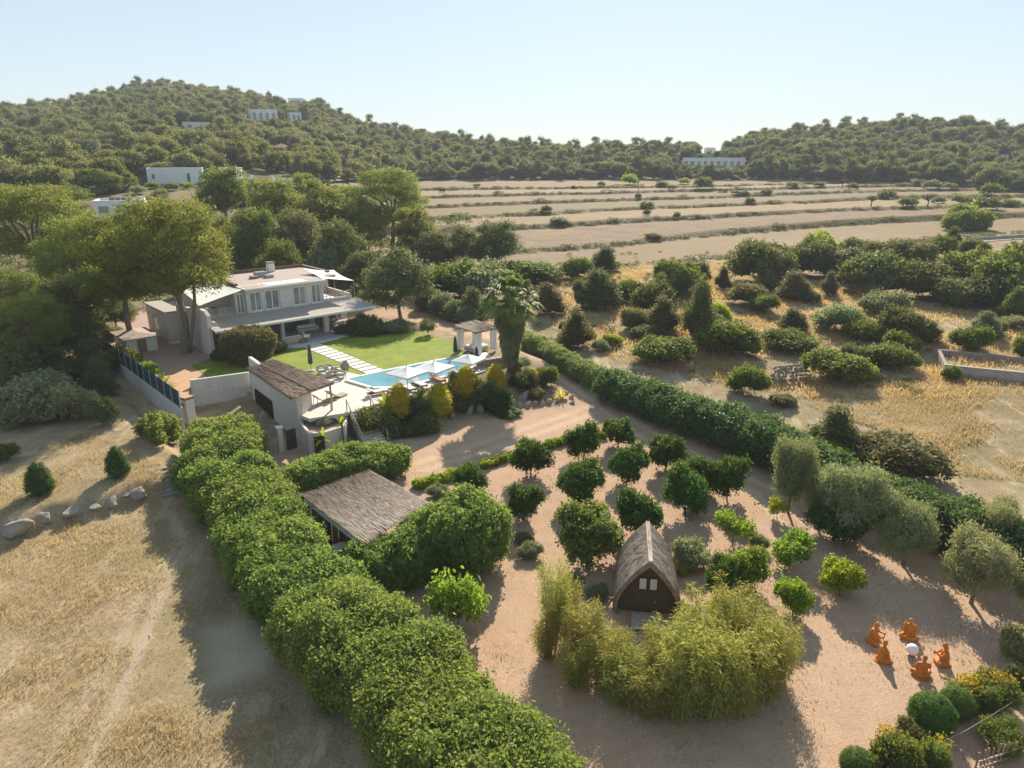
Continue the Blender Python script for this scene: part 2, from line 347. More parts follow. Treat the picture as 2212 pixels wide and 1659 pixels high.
    b.inputs['Roughness'].default_value = .06; b.inputs['IOR'].default_value = 1.33
    _bump(nt, b, _noise(nt, 2.2, 3, _pos(nt)), .25, .05); M['water'] = m
    # thatch: straw running down the slope (object z / y)
    for nm, a, c in (('thatch', (.20, .15, .105), (.43, .34, .255)), ('thatch_pale', (.32, .255, .19), (.54, .445, .35)), ('thatch_brown', (.16, .105, .07), (.32, .225, .16))):
        M[nm] = surf(nm + '_straw', a, c, 5, .95, .35, (1, 1, 1), fine=22, dist=.015)
    m, nt, b, o = _nt('straw_strand')
    a = nt.nodes.new('ShaderNodeAttribute'); a.attribute_name = 'tone'
    M['strand'] = m; nt.links.new(_ramp(nt, a.outputs['Fac'], [(0, (.20, .15, .105)), (1, (.56, .46, .36))]), b.inputs['Base Color']); b.inputs['Roughness'].default_value = .9
    m, nt, b, o = _nt('brown_straw_strand')
    a = nt.nodes.new('ShaderNodeAttribute'); a.attribute_name = 'tone'
    M['strand_brown'] = m; nt.links.new(_ramp(nt, a.outputs['Fac'], [(0, (.12, .08, .055)), (1, (.34, .24, .17))]), b.inputs['Base Color']); b.inputs['Roughness'].default_value = .9
initmats()

# ------------------------------------------------------------------ mesh helpers
class MB:
    def __init__(s): s.v = []; s.f = []
    def add(s, vs, fs):
        k = len(s.v); s.v += [tuple(v) for v in vs]; s.f += [tuple(i + k for i in f) for f in fs]; return s
    def box(s, x0, y0, z0, x1, y1, z1):
        return s.add([(x0, y0, z0), (x1, y0, z0), (x1, y1, z0), (x0, y1, z0), (x0, y0, z1), (x1, y0, z1), (x1, y1, z1), (x0, y1, z1)],
                     [(3, 2, 1, 0), (4, 5, 6, 7), (0, 1, 5, 4), (1, 2, 6, 5), (2, 3, 7, 6), (3, 0, 4, 7)])
    def prism(s, pts, z0, z1):
        """pts: 2-D outline or 3-D points whose z is added; z0/z1 numbers"""
        n = len(pts); a = sum(pts[i][0] * pts[(i + 1) % n][1] - pts[(i + 1) % n][0] * pts[i][1] for i in range(n))
        if a < 0: pts = list(reversed(pts))
        lo = [(p[0], p[1], z0) for p in pts]; hi = [(p[0], p[1], z1) for p in pts]
        return s.add(lo + hi, [tuple(reversed(range(n))), tuple(range(n, 2 * n))] + [(i, (i + 1) % n, n + (i + 1) % n, n + i) for i in range(n)])
    def slabpoly(s, top, th):
        n = len(top); lo = [(p[0], p[1], p[2] - th) for p in top]
        return s.add(lo + list(top), [tuple(reversed(range(n))), tuple(range(n, 2 * n))] + [(i, (i + 1) % n, n + (i + 1) % n, n + i) for i in range(n)])
    def beam(s, a, b, w, h=None):
        a = Vector(a); b = Vector(b); h = h or w
        d = (b - a).normalized(); r = d.cross(Vector((0, 0, 1)))
        if r.length < 1e-4: r = Vector((1, 0, 0))
        r.normalize(); u = r.cross(d)
        vs = [p + r * (sx * w / 2) + u * (sy * h / 2) for p in (a, b) for sx, sy in ((-1, -1), (1, -1), (1, 1), (-1, 1))]
        return s.add(vs, [(3, 2, 1, 0), (4, 5, 6, 7), (0, 1, 5, 4), (1, 2, 6, 5), (2, 3, 7, 6), (3, 0, 4, 7)])
    def tube(s, path, radii, n=7):
        path = [Vector(p) for p in path]; vs = []
        for i, p in enumerate(path):
            d = (path[min(i + 1, len(path) - 1)] - path[max(i - 1, 0)]).normalized()
            r = d.cross(Vector((.3, 1, .1))).normalized(); u = r.cross(d)
            for k in range(n):
                a = 2 * math.pi * k / n; vs.append(p + (r * math.cos(a) + u * math.sin(a)) * radii[i])
        m = len(path)
        fs = [(i * n + k, i * n + (k + 1) % n, (i + 1) * n + (k + 1) % n, (i + 1) * n + k) for i in range(m - 1) for k in range(n)]
        fs += [tuple(reversed(range(n))), tuple(range((m - 1) * n, m * n))]
        return s.add(vs, fs)
    def lathe(s, prof, n=16, c=(0, 0)):
        vs = [(c[0] + r * math.cos(2 * math.pi * k / n), c[1] + r * math.sin(2 * math.pi * k / n), z) for r, z in prof for k in range(n)]
        m = len(prof)
        fs = [(i * n + k, i * n + (k + 1) % n, (i + 1) * n + (k + 1) % n, (i + 1) * n + k) for i in range(m - 1) for k in range(n)]
        fs += [tuple(reversed(range(n))), tuple(range((m - 1) * n, m * n))]
        return s.add(vs, fs)
    def mesh(s, name='mesh'):
        me = bpy.data.meshes.new(name); me.from_pydata(s.v, [], s.f); me.update(); return me
def link(name, data, parent=None, mat=None, smooth=False, loc=None):
    if isinstance(data, MB): data = data.mesh(name)
    o = bpy.data.objects.new(name, data); COL.objects.link(o)
    if mat is not None:
        mt = M[mat] if isinstance(mat, str) else mat
        if len(data.materials) == 0: data.materials.append(mt)
        elif data.materials[0] != mt:
            o.material_slots[0].link = 'OBJECT'; o.material_slots[0].material = mt
    if smooth: data.polygons.foreach_set('use_smooth', [True] * len(data.polygons))
    if parent: o.parent = parent
    if loc is not None: o.location = loc
    return o
def bevel(o, w=.02, seg=1):
    m = o.modifiers.new('bevel', 'BEVEL'); m.width = w; m.segments = seg; m.limit_method = 'ANGLE'; return o
def tag(o, label=None, cat=None, group=None, kind=None):
    if label: o['label'] = label
    if cat: o['category'] = cat
    if group: o['group'] = group
    if kind: o['kind'] = kind
    return o
def thing(name, label, cat, loc=(0, 0, 0), rz=0, group=None):
    o = bpy.data.objects.new(name, None); COL.objects.link(o); o.empty_display_size = .3
    o.location = loc; o.rotation_euler = (0, 0, rz); return tag(o, label, cat, group)
def np_mesh(name, V, polys_sizes, idx, tone=None, smooth=False):
    me = bpy.data.meshes.new(name); n = len(V)
    me.vertices.add(n); me.vertices.foreach_set('co', np.asarray(V, np.float32).ravel())
    sizes = np.asarray(polys_sizes, np.int32); st = np.concatenate([[0], np.cumsum(sizes)[:-1]]).astype(np.int32)
    me.loops.add(len(idx)); me.loops.foreach_set('vertex_index', np.asarray(idx, np.int32))
    me.polygons.add(len(sizes)); me.polygons.foreach_set('loop_start', st); me.polygons.foreach_set('loop_total', sizes)
    if smooth: me.polygons.foreach_set('use_smooth', np.ones(len(sizes), bool))
    me.update(calc_edges=True)
    if tone is not None:
        a = me.attributes.new('tone', 'FLOAT', 'POINT'); a.data.foreach_set('value', np.asarray(tone, np.float32))
    return me

# ------------------------------------------------------------------ foliage
import bmesh
def _ico(sub):
    bm = bmesh.new(); bmesh.ops.create_icosphere(bm, subdivisions=sub, radius=1)
    v = np.array([x.co[:] for x in bm.verts]); f = np.array([[y.index for y in x.verts] for x in bm.faces]); bm.free(); return v, f
ICO1, ICO2, ICO3 = _ico(1), _ico(2), _ico(3)
def nrm(a): return a / np.maximum(np.linalg.norm(a, axis=-1, keepdims=True), 1e-9)
class Fol:
    """collects leaves (folded quads) and inner masses into one mesh"""
    def __init__(s, seed): s.rng = np.random.RandomState(seed); s.V = []; s.S = []; s.I = []; s.T = []; s.n = 0
    def raw(s, V, F, tone):
        s.V.append(V); s.S.append(np.full(len(F), F.shape[1])); s.I.append((F + s.n).ravel()); s.T.append(tone); s.n += len(V)
    def leaves(s, P, N, size, asp=.5, along=None, tone=None, fold=.3):
        rng = s.rng; n = len(P)
        N = nrm(N)
        a = nrm(np.cross(N, rng.normal(size=(n, 3)))) if along is None else nrm(along)
        b = nrm(np.cross(N, a)); N = np.cross(a, b)
        sz = (np.full(n, size) if np.isscalar(size) else size) * (.65 + .7 * rng.rand(n)); sz = sz[:, None]
        V = np.stack([P + a * sz - N * sz * fold, P + b * sz * asp, P - a * sz - N * sz * fold, P - b * sz * asp], 1).reshape(-1, 3)
        F = np.arange(4 * n).reshape(n, 4)
        t = rng.rand(n) if tone is None else tone
        s.raw(V, F, np.repeat(t, 4))
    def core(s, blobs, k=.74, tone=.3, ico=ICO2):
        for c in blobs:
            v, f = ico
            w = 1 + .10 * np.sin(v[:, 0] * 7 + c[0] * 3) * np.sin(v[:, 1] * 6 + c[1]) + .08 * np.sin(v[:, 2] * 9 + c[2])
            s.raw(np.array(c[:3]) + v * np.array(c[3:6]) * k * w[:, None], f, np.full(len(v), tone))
    def crown(s, blobs, ncl, per, clr, leaf, asp=.5, low=-.55, up=.45, depth=.28, jit=.7, toneup=.25):
        rng = s.rng; B = np.array(blobs, float)
        area = (B[:, 3] * B[:, 4] + B[:, 4] * B[:, 5] + B[:, 3] * B[:, 5]); area /= area.sum()
        C = np.zeros((0, 3)); D = np.zeros((0, 3)); tries = 0
        while len(C) < ncl and tries < 12:
            tries += 1
            m = ncl * 2; bi = rng.choice(len(B), m, p=area)
            d = nrm(rng.normal(size=(m, 3))); d = d[d[:, 2] > low] if low > -1 else d
            bi = bi[:len(d)]
            k = 1 - depth * rng.rand(len(d)) ** 1.6 + .05 * np.abs(rng.normal(size=len(d)))
            p = B[bi, :3] + d * B[bi, 3:6] * k[:, None]
            q = np.linalg.norm((p[:, None] - B[None, :, :3]) / B[None, :, 3:6], axis=2)
            q[np.arange(len(p)), bi] = 9
            ok = q.min(1) > .82
            C = np.concatenate([C, p[ok]]); D = np.concatenate([D, d[ok]])
        C = C[:ncl]; D = D[:ncl]
        ct = rng.rand(len(C))
        P = np.repeat(C, per, 0); Dn = np.repeat(D, per, 0)
        off = rng.normal(size=P.shape) * clr; P = P + off
        N = Dn * .55 + np.array([0, 0, up]) + rng.normal(size=P.shape) * jit
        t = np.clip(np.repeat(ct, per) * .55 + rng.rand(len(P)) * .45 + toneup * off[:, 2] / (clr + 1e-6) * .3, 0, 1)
        s.leaves(P, N, leaf, asp, tone=t)
        return s
    def mesh(s, name):
        return np_mesh(name, np.concatenate(s.V), np.concatenate(s.S), np.concatenate(s.I), np.concatenate(s.T))
class Proto: pass
def proto(crown_me, trunk_me=None, w=None, h=None, trunk_mat='bark'):
    p = Proto(); p.c = crown_me; p.t = trunk_me; p.tm = trunk_mat
    co = np.empty(len(crown_me.vertices) * 3, np.float32); crown_me.vertices.foreach_get('co', co); co = co.reshape(-1, 3)
    lo = np.percentile(co, 1.0, axis=0); hi = np.percentile(co, 99.0, axis=0)
    p.w = w or float((hi[0] - lo[0] + hi[1] - lo[1]) / 2); p.h = h or float(hi[2]); return p
def limbs(mb, base, h, tips, r0, rng, n=7, wob=.15):
    """a tapered trunk that forks into limbs reaching the given tips"""
    top = Vector((rng.uniform(-wob, wob) * h * .4, rng.uniform(-wob, wob) * h * .4, h))
    b = Vector(base); mid = (b + top) * .5 + Vector((rng.uniform(-wob, wob), rng.uniform(-wob, wob), 0)) * h * .3
    mb.tube([b - Vector((0, 0, .3)), b + (mid - b) * .15, mid, top], [r0 * 1.35, r0 * 1.05, r0 * .85, r0 * .7], n)
    for t in tips:
        t = Vector(t); m = top + (t - top) * .5 + Vector((rng.uniform(-.1, .1), rng.uniform(-.1, .1), .12)) * (t - top).length
        mb.tube([top - Vector((0, 0, .1 * h)), m, t], [r0 * .6, r0 * .36, r0 * .12], 5)
PR = {}
def mk(kind, i, blobs, ncl, per, clr, leaf, asp=.5, core=.7, trunk=None, tips=4, r0=.1, seed=0, tm='bark', ico=ICO2, **kw):
    f = Fol(seed * 31 + i * 7 + 1)
    if core: f.core(blobs, core, ico=ico)
    f.crown(blobs, ncl, per, clr, leaf, asp, **kw)
    tme = None
    if trunk:
        rng = random.Random(seed + i); mb = MB()
        tp = [(b[0], b[1], b[2] - .1 * b[5]) for b in blobs[:tips]]
        limbs(mb, (0, 0, 0), trunk, tp, r0, rng); tme = mb.mesh(kind + '_trunk')
    PR.setdefault(kind, []).append(proto(f.mesh(kind + '_crown'), tme, trunk_mat=tm))
def blobset(rng, n, R, h0, h1, rr, flat=.8, first=True):
    out = [(0, 0, (h0 + h1) / 2, R * .72, R * .72, (h1 - h0) * .46)] if first else []
    for k in range(n):
        a = 6.283 * (k + rng.uniform(-.3, .3)) / n; q = R * rng.uniform(.5, .78); r = rr * rng.uniform(.75, 1.2)
        out.append((math.cos(a) * q, math.sin(a) * q, rng.uniform(h0 + r * .7, h1 - r * .6), r, r, r * flat))
    return out
def build_protos():
    rng = random.Random(5)
    for i in range(4):      # citrus: round, dense, short trunk
        b = blobset(rng, 8, 1.5, .5, 2.6, .6, .9)
        mk('citrus', i, b, 330, 13, .14, .115, .5, core=.55, trunk=.7, tips=5, r0=.07, seed=11, tm='bark_dark', low=-.75, depth=.3)
    for i in range(3):      # young trees: loose, gaps
        b = blobset(rng, 8, 1.3, .5, 2.3, .5, .85, first=False)
        mk('young', i, b, 150, 13, .15, .12, .5, core=.0, trunk=.6, tips=8, r0=.05, seed=23, low=-.8, depth=.6)
    for i in range(3):      # olives
        b = blobset(rng, 8, 2.3, 1.1, 4.8, 1.05, .95)
        mk('olive', i, b, 620, 18, .24, .13, .26, core=.62, trunk=1.3, tips=7, r0=.17, seed=37, low=-.7, depth=.35, jit=.9)
    for i in range(3):      # big pines near the house
        b = [q for lv in range(4) for q in blobset(rng, 7 if lv < 3 else 4, (3.6, 4.5, 3.9, 2.2)[lv], (4.2, 5.6, 7.6, 9.4)[lv], (7.4, 8.8, 10.4, 11.9)[lv], 1.35, .46, first=False)]
        b += [(rng.uniform(-2, 2), rng.uniform(-2, 2), 10.6 + rng.uniform(-.6, .8), 1.6, 1.6, 1.0) for _ in range(4)]
        mk('pine', i, b, 1900, 14, .24, .17, .2, core=.0, trunk=5.2, tips=20, r0=.26, seed=41, low=-.6, depth=.35, jit=.9, up=.6)
    for i in range(4):      # pines at middle distance
        b = blobset(rng, 6, 2.9, 1.8, 4.6, 1.1, .7, first=False) + blobset(rng, 7, 3.0, 3.4, 6.4, 1.15, .7) + blobset(rng, 4, 1.6, 5.4, 8.0, 1.0, .75, first=False)
        mk('pinemid', i, b, 720, 13, .27, .20, .26, core=.42, trunk=2.6, tips=8, r0=.18, seed=43, low=-.6, depth=.35, jit=.9, up=.6)
    for i in range(7):      # far pines: rounded, flat-topped and tall
        if i < 3: b = blobset(rng, 8, 2.9, 1.3, 7.0, 1.25, .7)
        elif i < 5: b = blobset(rng, 9, 3.4, 3.2, 6.6, 1.2, .5, first=False) + [(0, 0, 5.6, 2.2, 2.2, 1.0)]
        else: b = blobset(rng, 5, 2.2, 1.0, 4.6, 1.15, .8) + blobset(rng, 5, 1.6, 4.0, 9.0, 1.1, .9)
        mk('pinefar', i, b, 230, 7, .36, .32, .36, core=.5, trunk=1.8, tips=5, r0=.16, seed=47, low=-.4, depth=.4, ico=ICO1, up=.6)
    for i in range(3):      # upright junipers
        b = [(0, 0, 1.0, 1.25, 1.25, 1.1), (.1, .1, 2.0, .95, .95, 1.1), (-.1, 0, 3.0, .6, .6, 1.0)] + blobset(rng, 5, 1.3, .2, 2.6, .6, 1.1, first=False)
        mk('juniper', i, b, 330, 13, .17, .13, .3, core=.72, seed=53, low=-.3, depth=.3, jit=.8)
    for i in range(4):      # low round scrub
        b = blobset(rng, 7, 1.7, .1, 2.1, .85, .8)
        mk('bush', i, b, 360, 13, .17, .135, .42, core=.72, seed=59, low=-.3, depth=.3, jit=.8)
    for i in range(3):      # scrub far out in the fields
        b = blobset(rng, 5, 1.6, .1, 2.0, .85, .8)
        mk('bushfar', i, b, 70, 8, .28, .26, .45, core=.74, seed=61, low=-.3, ico=ICO1)
    for i in range(3):      # low scrub seen from afar
        b = blobset(rng, 4, 1.6, .1, 1.9, .85, .8)
        mk('scrub', i, b, 26, 5, .3, .3, .42, core=0, seed=63, low=-.2, ico=ICO1)
    for i in range(2):      # clipped cones / eggs
        b = [(0, 0, .75, .72, .72, .8), (0, 0, 1.35, .62, .62, .8), (.02, 0, 1.85, .4, .4, .65)]
        mk('egg', i, b, 430, 10, .06, .06, .35, core=.9, seed=67, low=-.7, depth=.1, jit=.45)
    for i in range(2):
        b = [(0, 0, .9, 1, 1, .92)]
        mk('ball', i, b, 1100, 9, .045, .04, .5, core=.95, seed=71, low=-.6, depth=.05, jit=.4, ico=ICO3)
    for i in range(2):      # flowering cushions
        b = blobset(rng, 6, 1.1, .1, 1.1, .5, .8)
        mk('cushion', i, b, 340, 12, .09, .06, .4, core=.78, seed=73, low=-.3)
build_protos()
RNG = random.Random(77)
def place_tree(name, label, cat, kind, loc, w, h, mat, group=None, var=None, rz=None, trunk=True):
    p = PR[kind][RNG.randrange(len(PR[kind])) if var is None else var % len(PR[kind])]
    e = thing(name, label, cat, loc, RNG.uniform(0, 6.28) if rz is None else rz, group)
    e.scale = (w / p.w, w / p.w, h / p.h)
    link('crown' if p.t else 'foliage', p.c, e, mat)
    if p.t and trunk: link('trunk', p.t, e, p.tm)
    return e
def plant(name, label, cat, kind, cx, top, bot, w, mat, group=None, var=None, rooted=False):
    """a plant from its box in the picture plan: centre x, top, bottom, width"""
    g = on(cx, bot); _, _, dep = proj(g); sd = (CH - g.z) / g.length if g.length else .3
    sd = (CH - g.z) / math.sqrt(g.x ** 2 + g.y ** 2 + (CH - g.z) ** 2)
    if not rooted: g = on(cx, bot - .32 * w * sd); _, _, dep = proj(g)
    wm = w * dep / FPX
    lo, hi = .2, 30
    tgt = top + (.12 if not rooted else .02) * w * sd
    for _ in range(30):
        z = (lo + hi) / 2
        if proj((g.x, g.y, g.z + z))[1] > tgt: lo = z
        else: hi = z
    return place_tree(name, label, cat, kind, g - Vector((0, 0, .05)), wm, max(z, .3), mat, group, var)
# ------------------------------------------------------------------ ground sheet
def polw(X, Y, P, width, noise=.8):
    d, _ = poly_sd(X, Y, P); d = d + hnoise(X, Y, 1.1, 21) * noise
    return 1 - sstep((d + width / 2) / width)
GRAVEL_PX = [(950, 2300), (730, 1345), (650, 1150), (580, 1000), (590, 940), (700, 960), (840, 950), (1050, 905), (1110, 888), (1230, 875), (1160, 790), (1075, 740), (985, 722), (880, 692), (780, 682), (780, 662),
             (905, 674), (1040, 690), (1150, 722), (1310, 815), (1640, 975), (1850, 1075), (2212, 1215), (2800, 1480), (2800, 2300)]
GRAV = np.array([on(x, y)[:2] for x, y in GRAVEL_PX])
def make_ground():
    rs = list(np.geomspace(8, 112, 270)) + list(np.arange(113, 362, 1.15)) + list(np.geomspace(363, 700, 46)) + list(np.geomspace(720, 1500, 12))
    ths = list(np.linspace(-75, -44, 24)) + list(np.linspace(-43.8, 43.8, 390)) + list(np.linspace(44, 75, 24))
    rs = np.array(rs); ths = np.radians(np.array(ths))
    RRr, TT = np.meshgrid(rs, ths, indexing='ij')
    X = RRr * np.sin(TT); Y = RRr * np.cos(TT)
    Z = height(X, Y)
    nr, nt_ = X.shape
    V = np.stack([X, Y, Z], -1).reshape(-1, 3)
    i = np.arange(nr - 1)[:, None] * nt_ + np.arange(nt_ - 1)[None]
    F = np.stack([i, i + nt_, i + nt_ + 1, i + 1], -1).reshape(-1, 4)[:, ::-1]
    me = np_mesh('ground', V, np.full(len(F), 4), F.ravel(), smooth=True)
    th = np.degrees(TT); Fr = np.interp(th, FTH, FOOT_R)
    g = np.where(RRr < 140, polw(X, Y, GRAV, 1.6), 0)
    L0 = np.interp(th, *TERR[0])
    f = sstep((th + 11) / 4) * sstep((RRr - L0 + 2 + hnoise(X, Y, .2, 4) * 4) / 5) * (1 - sstep((RRr - Fr) / 10))
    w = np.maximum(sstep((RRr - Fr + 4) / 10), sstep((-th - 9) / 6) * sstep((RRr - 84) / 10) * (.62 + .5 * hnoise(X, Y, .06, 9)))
    # scrubby green-brown patches in the wild field
    wf = np.where((RRr < 150) & (X > 0), .1 * sstep((hnoise(X, Y, .16, 12) - .15) / .3), 0) * (1 - g)
    w = np.clip(np.maximum(w, wf), 0, 1)
    L = np.stack([np.interp(th, a, b) for a, b in TERR]); kk = (RRr[None] >= L + hnoise(X, Y, .1, 71) * 2).sum(0)
    alpha = np.array([.3, .75, .15, .5, .95, .1, .4, .7])[np.clip(kk, 0, 7)] + .3 * hnoise(X, Y, .03, 72); alpha = np.clip(alpha, 0, 1)
    # worn wheel lines on the drive, footpaths and bare ground in the dry plot
    worn = np.zeros_like(X)
    def lines(pxs, offs, wd, amt):
        c = [on(x, y) for x, y in pxs]; d = np.full(X.shape, 1e9)
        for a, b in zip(c[:-1], c[1:]):
            ex, ey = b.x - a.x, b.y - a.y; L_ = math.hypot(ex, ey); t = np.clip(((X - a.x) * ex + (Y - a.y) * ey) / (L_ * L_), 0, 1)
            sd = ((X - a.x) * -ey + (Y - a.y) * ex) / L_; out = np.hypot(X - a.x - t * ex, Y - a.y - t * ey)
            for o in offs: d = np.minimum(d, np.maximum(np.abs(sd - o), np.sqrt(np.maximum(out ** 2 - sd ** 2, 0))))
        return amt * (1 - sstep((d + hnoise(X, Y, 1.4, 75) * .12 - wd * .4) / wd))
    nearm = RRr < 120
    worn = np.where(nearm, np.maximum(lines([(900, 690), (1040, 715), (1160, 770), (1290, 860), (1390, 935), (1520, 1000), (1650, 1060), (1760, 1180)], (-.75, .75), .35, .6), worn), worn)
    worn = np.where(nearm, np.maximum(lines([(1290, 880), (1150, 930), (1000, 980), (900, 1010)], (-.75, .75), .35, .45), worn), worn)
    worn = np.where(nearm, np.maximum(lines([(360, 1080), (400, 1180), (330, 1330), (260, 1500), (180, 1659)], (0,), .35, .55), worn), worn)
    worn = np.where(nearm, np.maximum(lines([(300, 1290), (240, 1440), (120, 1600)], (0,), .3, .4), worn), worn)
    bp = np.array([on(x, y)[:2] for x, y in ((455, 1360), (540, 1330), (610, 1390), (590, 1470), (480, 1465))])
    worn = np.where(nearm, np.maximum(worn, .75 * polw(X, Y, bp, 1.6)), worn)
    wa = me.attributes.new('worn', 'FLOAT', 'POINT'); wa.data.foreach_set('value', worn.astype(np.float32).ravel())
    ca = me.attributes.new('zone', 'FLOAT_COLOR', 'POINT')
    ca.data.foreach_set('color', np.stack([g, f, w, alpha], -1).astype(np.float32).ravel())
    o = link('ground', me, None, 'ground'); tag(o, 'dry grass, pink gravel and terraced earth running back to the hills', kind='structure'); return o
make_ground()

# ------------------------------------------------------------------ woods on the hills
def th_of(x): d = ray(x, 400); return math.degrees(math.atan2(d[0], d[1]))
def hill_at(x, y):
    return on(x, y)
FAR_HOUSES = [  # picture x, base y, width px, height px, label bits
    ('hill_villa', 572, 264, 56, 25), ('hill_house', 424, 279, 54, 14), ('hill_cottage', 640, 262, 24, 17), ('red_roof_house', 602, 326, 34, 11),
    ('long_house', 1540, 361, 130, 23), ('small_house', 1533, 330, 24, 11), ('ridge_house', 640, 222, 34, 10), ('valley_house', 2168, 348, 16, 13)]
HSPOT = {}
for nm, x, y, w, h in FAR_HOUSES:
    p = on(x, y); HSPOT[nm] = p
def spot(x, y, r):
    d = ray(x, y); k = r / math.hypot(d[0], d[1]); return Vector((d[0] * k, d[1] * k, CH + d[2] * k))
def woods():
    rng = np.random.RandomState(9)
    pts = []
    for r in np.arange(188, 640, 4.5):
        n = int(2 * 46 * math.pi / 180 * r / 4.8)
        th = np.linspace(-46, 46, n) + rng.uniform(-1, 1, n) * (46 / n) * 1.7
        rr = r + rng.uniform(-3, 3, n)
        pts.append(np.stack([rr, th], 1))
    P = np.concatenate(pts); r, th = P[:, 0], P[:, 1]
    Fr = np.interp(th, FTH, FOOT_R); Rr = np.interp(th, RTH, RR)
    ok = (r > Fr) & (r < Rr + 14)
    # thinner cover on the lower left slope and odd clearings
    X = r * np.sin(np.radians(th)); Y = r * np.cos(np.radians(th))
    clear = hnoise(X, Y, .035, 31)
    ok &= ~((clear > .42) & (r < Rr - 25))
    ok &= ~((th < -12) & (r < 250) & (rng.rand(len(r)) < .35))
    P = P[ok]; X = X[ok]; Y = Y[ok]; r = r[ok]; th = th[ok]
    Z = height(X, Y)
    sc = rng.uniform(.62, 1.22, len(r)) * np.where(rng.rand(len(r)) < .22, .6, 1); hs = sc * rng.uniform(.68, 1.12, len(r))
    keep = np.ones(len(r), bool)
    for nm, x, y, w, h in FAR_HOUSES + [('n1', 262, 476, 96, 40), ('n2', 381, 396, 110, 30), ('n3', 495, 390, 34, 26), ('n4', 640, 390, 260, 8)]:      # trees before a house stay under the view of it
        p = HSPOT.get(nm) or on(x, y); hr = math.hypot(p.x, p.y); ht = math.degrees(math.atan2(p.x, p.y)); half = math.degrees(w / 2 / FPX) + .5
        near_ = (abs(th - ht) < half) & (r < hr + 9)
        lim = (CH + (p.z + .3 - CH) * r / hr - Z) / 7.4
        keep &= ~(near_ & ((r > hr - 6) | (lim < .3)))
        hs = np.where(near_ & (hs > lim), np.maximum(lim, .2), hs)
    r, th, X, Y, Z, sc, hs = (q[keep] for q in (r, th, X, Y, Z, sc, hs)); sc = np.minimum(sc, hs * 1.6)
    rot = rng.uniform(0, 6.28, len(r)); var = rng.randint(0, 7, len(r)); tint_ = np.where(hnoise(X, Y, .02, 81) + rng.normal(size=len(r)) * .45 > .35, 1, 0) + np.where(rng.rand(len(r)) < .16, 2, 0); tint_ = np.where(tint_ > 2, 2, tint_); tint_ = np.where((th > 8) & (rng.rand(len(r)) < .45), 1, tint_)
    # the 300 that show largest, as trees of their own
    px = np.array([proj((a, b, c + 4))[:2] for a, b, c in zip(X, Y, Z)])
    seen = (px[:, 0] > -10) & (px[:, 0] < 2222)
    order = np.argsort(np.where(seen, r / sc, 1e6)); own = set(order[:300].tolist())
    for k in sorted(own):
        if px[k, 0] < 900: lab, grp = 'round olive-green pine at the foot of the wooded left hill', 'pines at the foot of the left hill'
        elif px[k, 0] < 1560: lab, grp = 'olive-green pine in the wood along the far edge of the terraced fields', 'pines along the far edge of the fields'
        else: lab, grp = 'dusky green pine low on the right-hand wooded hill', 'pines low on the right hill'
        p = PR['pinefar'][var[k]]
        e = thing('pine_tree', lab, 'pine tree', (X[k], Y[k], Z[k] - .15), rot[k], grp); e.scale = (sc[k] * 1.12, sc[k] * 1.12, hs[k])
        link('crown', p.c, e, ('pine_far', 'pine_far_dark', 'pine_far_grey')[tint_[k]]); link('trunk', p.t, e, p.tm)
    rest = np.array([k for k in range(len(r)) if k not in own])
    me = bpy.data.meshes.new('wood_points'); me.vertices.add(len(rest))
    me.vertices.foreach_set('co', np.stack([X[rest], Y[rest], Z[rest] - .15], 1).astype(np.float32).ravel())
    for nm, val in (('scl', sc[rest] * 1.12), ('hsc', hs[rest]), ('rotz', rot[rest])):
        a = me.attributes.new(nm, 'FLOAT', 'POINT'); a.data.foreach_set('value', val.astype(np.float32))
    a = me.attributes.new('idx', 'INT', 'POINT'); a.data.foreach_set('value', (var + 7 * tint_)[rest].astype(np.int32))
    o = bpy.data.objects.new('hillside_wood', me); COL.objects.link(o)
    tag(o, 'dense mass of pines covering the hills behind', 'wood', kind='stuff')
    pc = bpy.data.collections.new('pine_stock')
    for m_ in range(3):
        for i, p in enumerate(PR['pinefar']):
            q = bpy.data.objects.new('stock_%02d' % (m_ * 7 + i), p.c)
            if len(p.c.materials) == 0: p.c.materials.append(M['pine_far'])
            if m_: q.material_slots[0].link = 'OBJECT'; q.material_slots[0].material = M[('', 'pine_far_dark', 'pine_far_grey')[m_]]
            pc.objects.link(q)
    ng = bpy.data.node_groups.new('scatter', 'GeometryNodeTree')
    ng.interface.new_socket('Geometry', in_out='INPUT', socket_type='NodeSocketGeometry')
    ng.interface.new_socket('Geometry', in_out='OUTPUT', socket_type='NodeSocketGeometry')
    N = ng.nodes.new; gi = N('NodeGroupInput'); go = N('NodeGroupOutput'); ip = N('GeometryNodeInstanceOnPoints'); ci = N('GeometryNodeCollectionInfo')
    ci.inputs['Collection'].default_value = pc; ci.inputs['Separate Children'].default_value = True; ci.inputs['Reset Children'].default_value = True
    def attr(n, t='FLOAT'):
        q = N('GeometryNodeInputNamedAttribute'); q.data_type = t; q.inputs['Name'].default_value = n
        return [s for s in q.outputs if s.enabled][0]
    cs = N('ShaderNodeCombineXYZ'); cr = N('ShaderNodeCombineXYZ'); L = ng.links.new
    L(attr('scl'), cs.inputs[0]); L(attr('scl'), cs.inputs[1]); L(attr('hsc'), cs.inputs[2]); L(attr('rotz'), cr.inputs[2])
    L(gi.outputs[0], ip.inputs['Points']); L(ci.outputs[0], ip.inputs['Instance']); ip.inputs['Pick Instance'].default_value = True
    L(attr('idx', 'INT'), ip.inputs['Instance Index']); L(cr.outputs[0], ip.inputs['Rotation']); L(cs.outputs[0], ip.inputs['Scale'])
    L(ip.outputs[0], go.inputs[0])
    o.modifiers.new('scatter', 'NODES').node_group = ng
    print('woods', len(r), 'rest', len(rest))
woods()

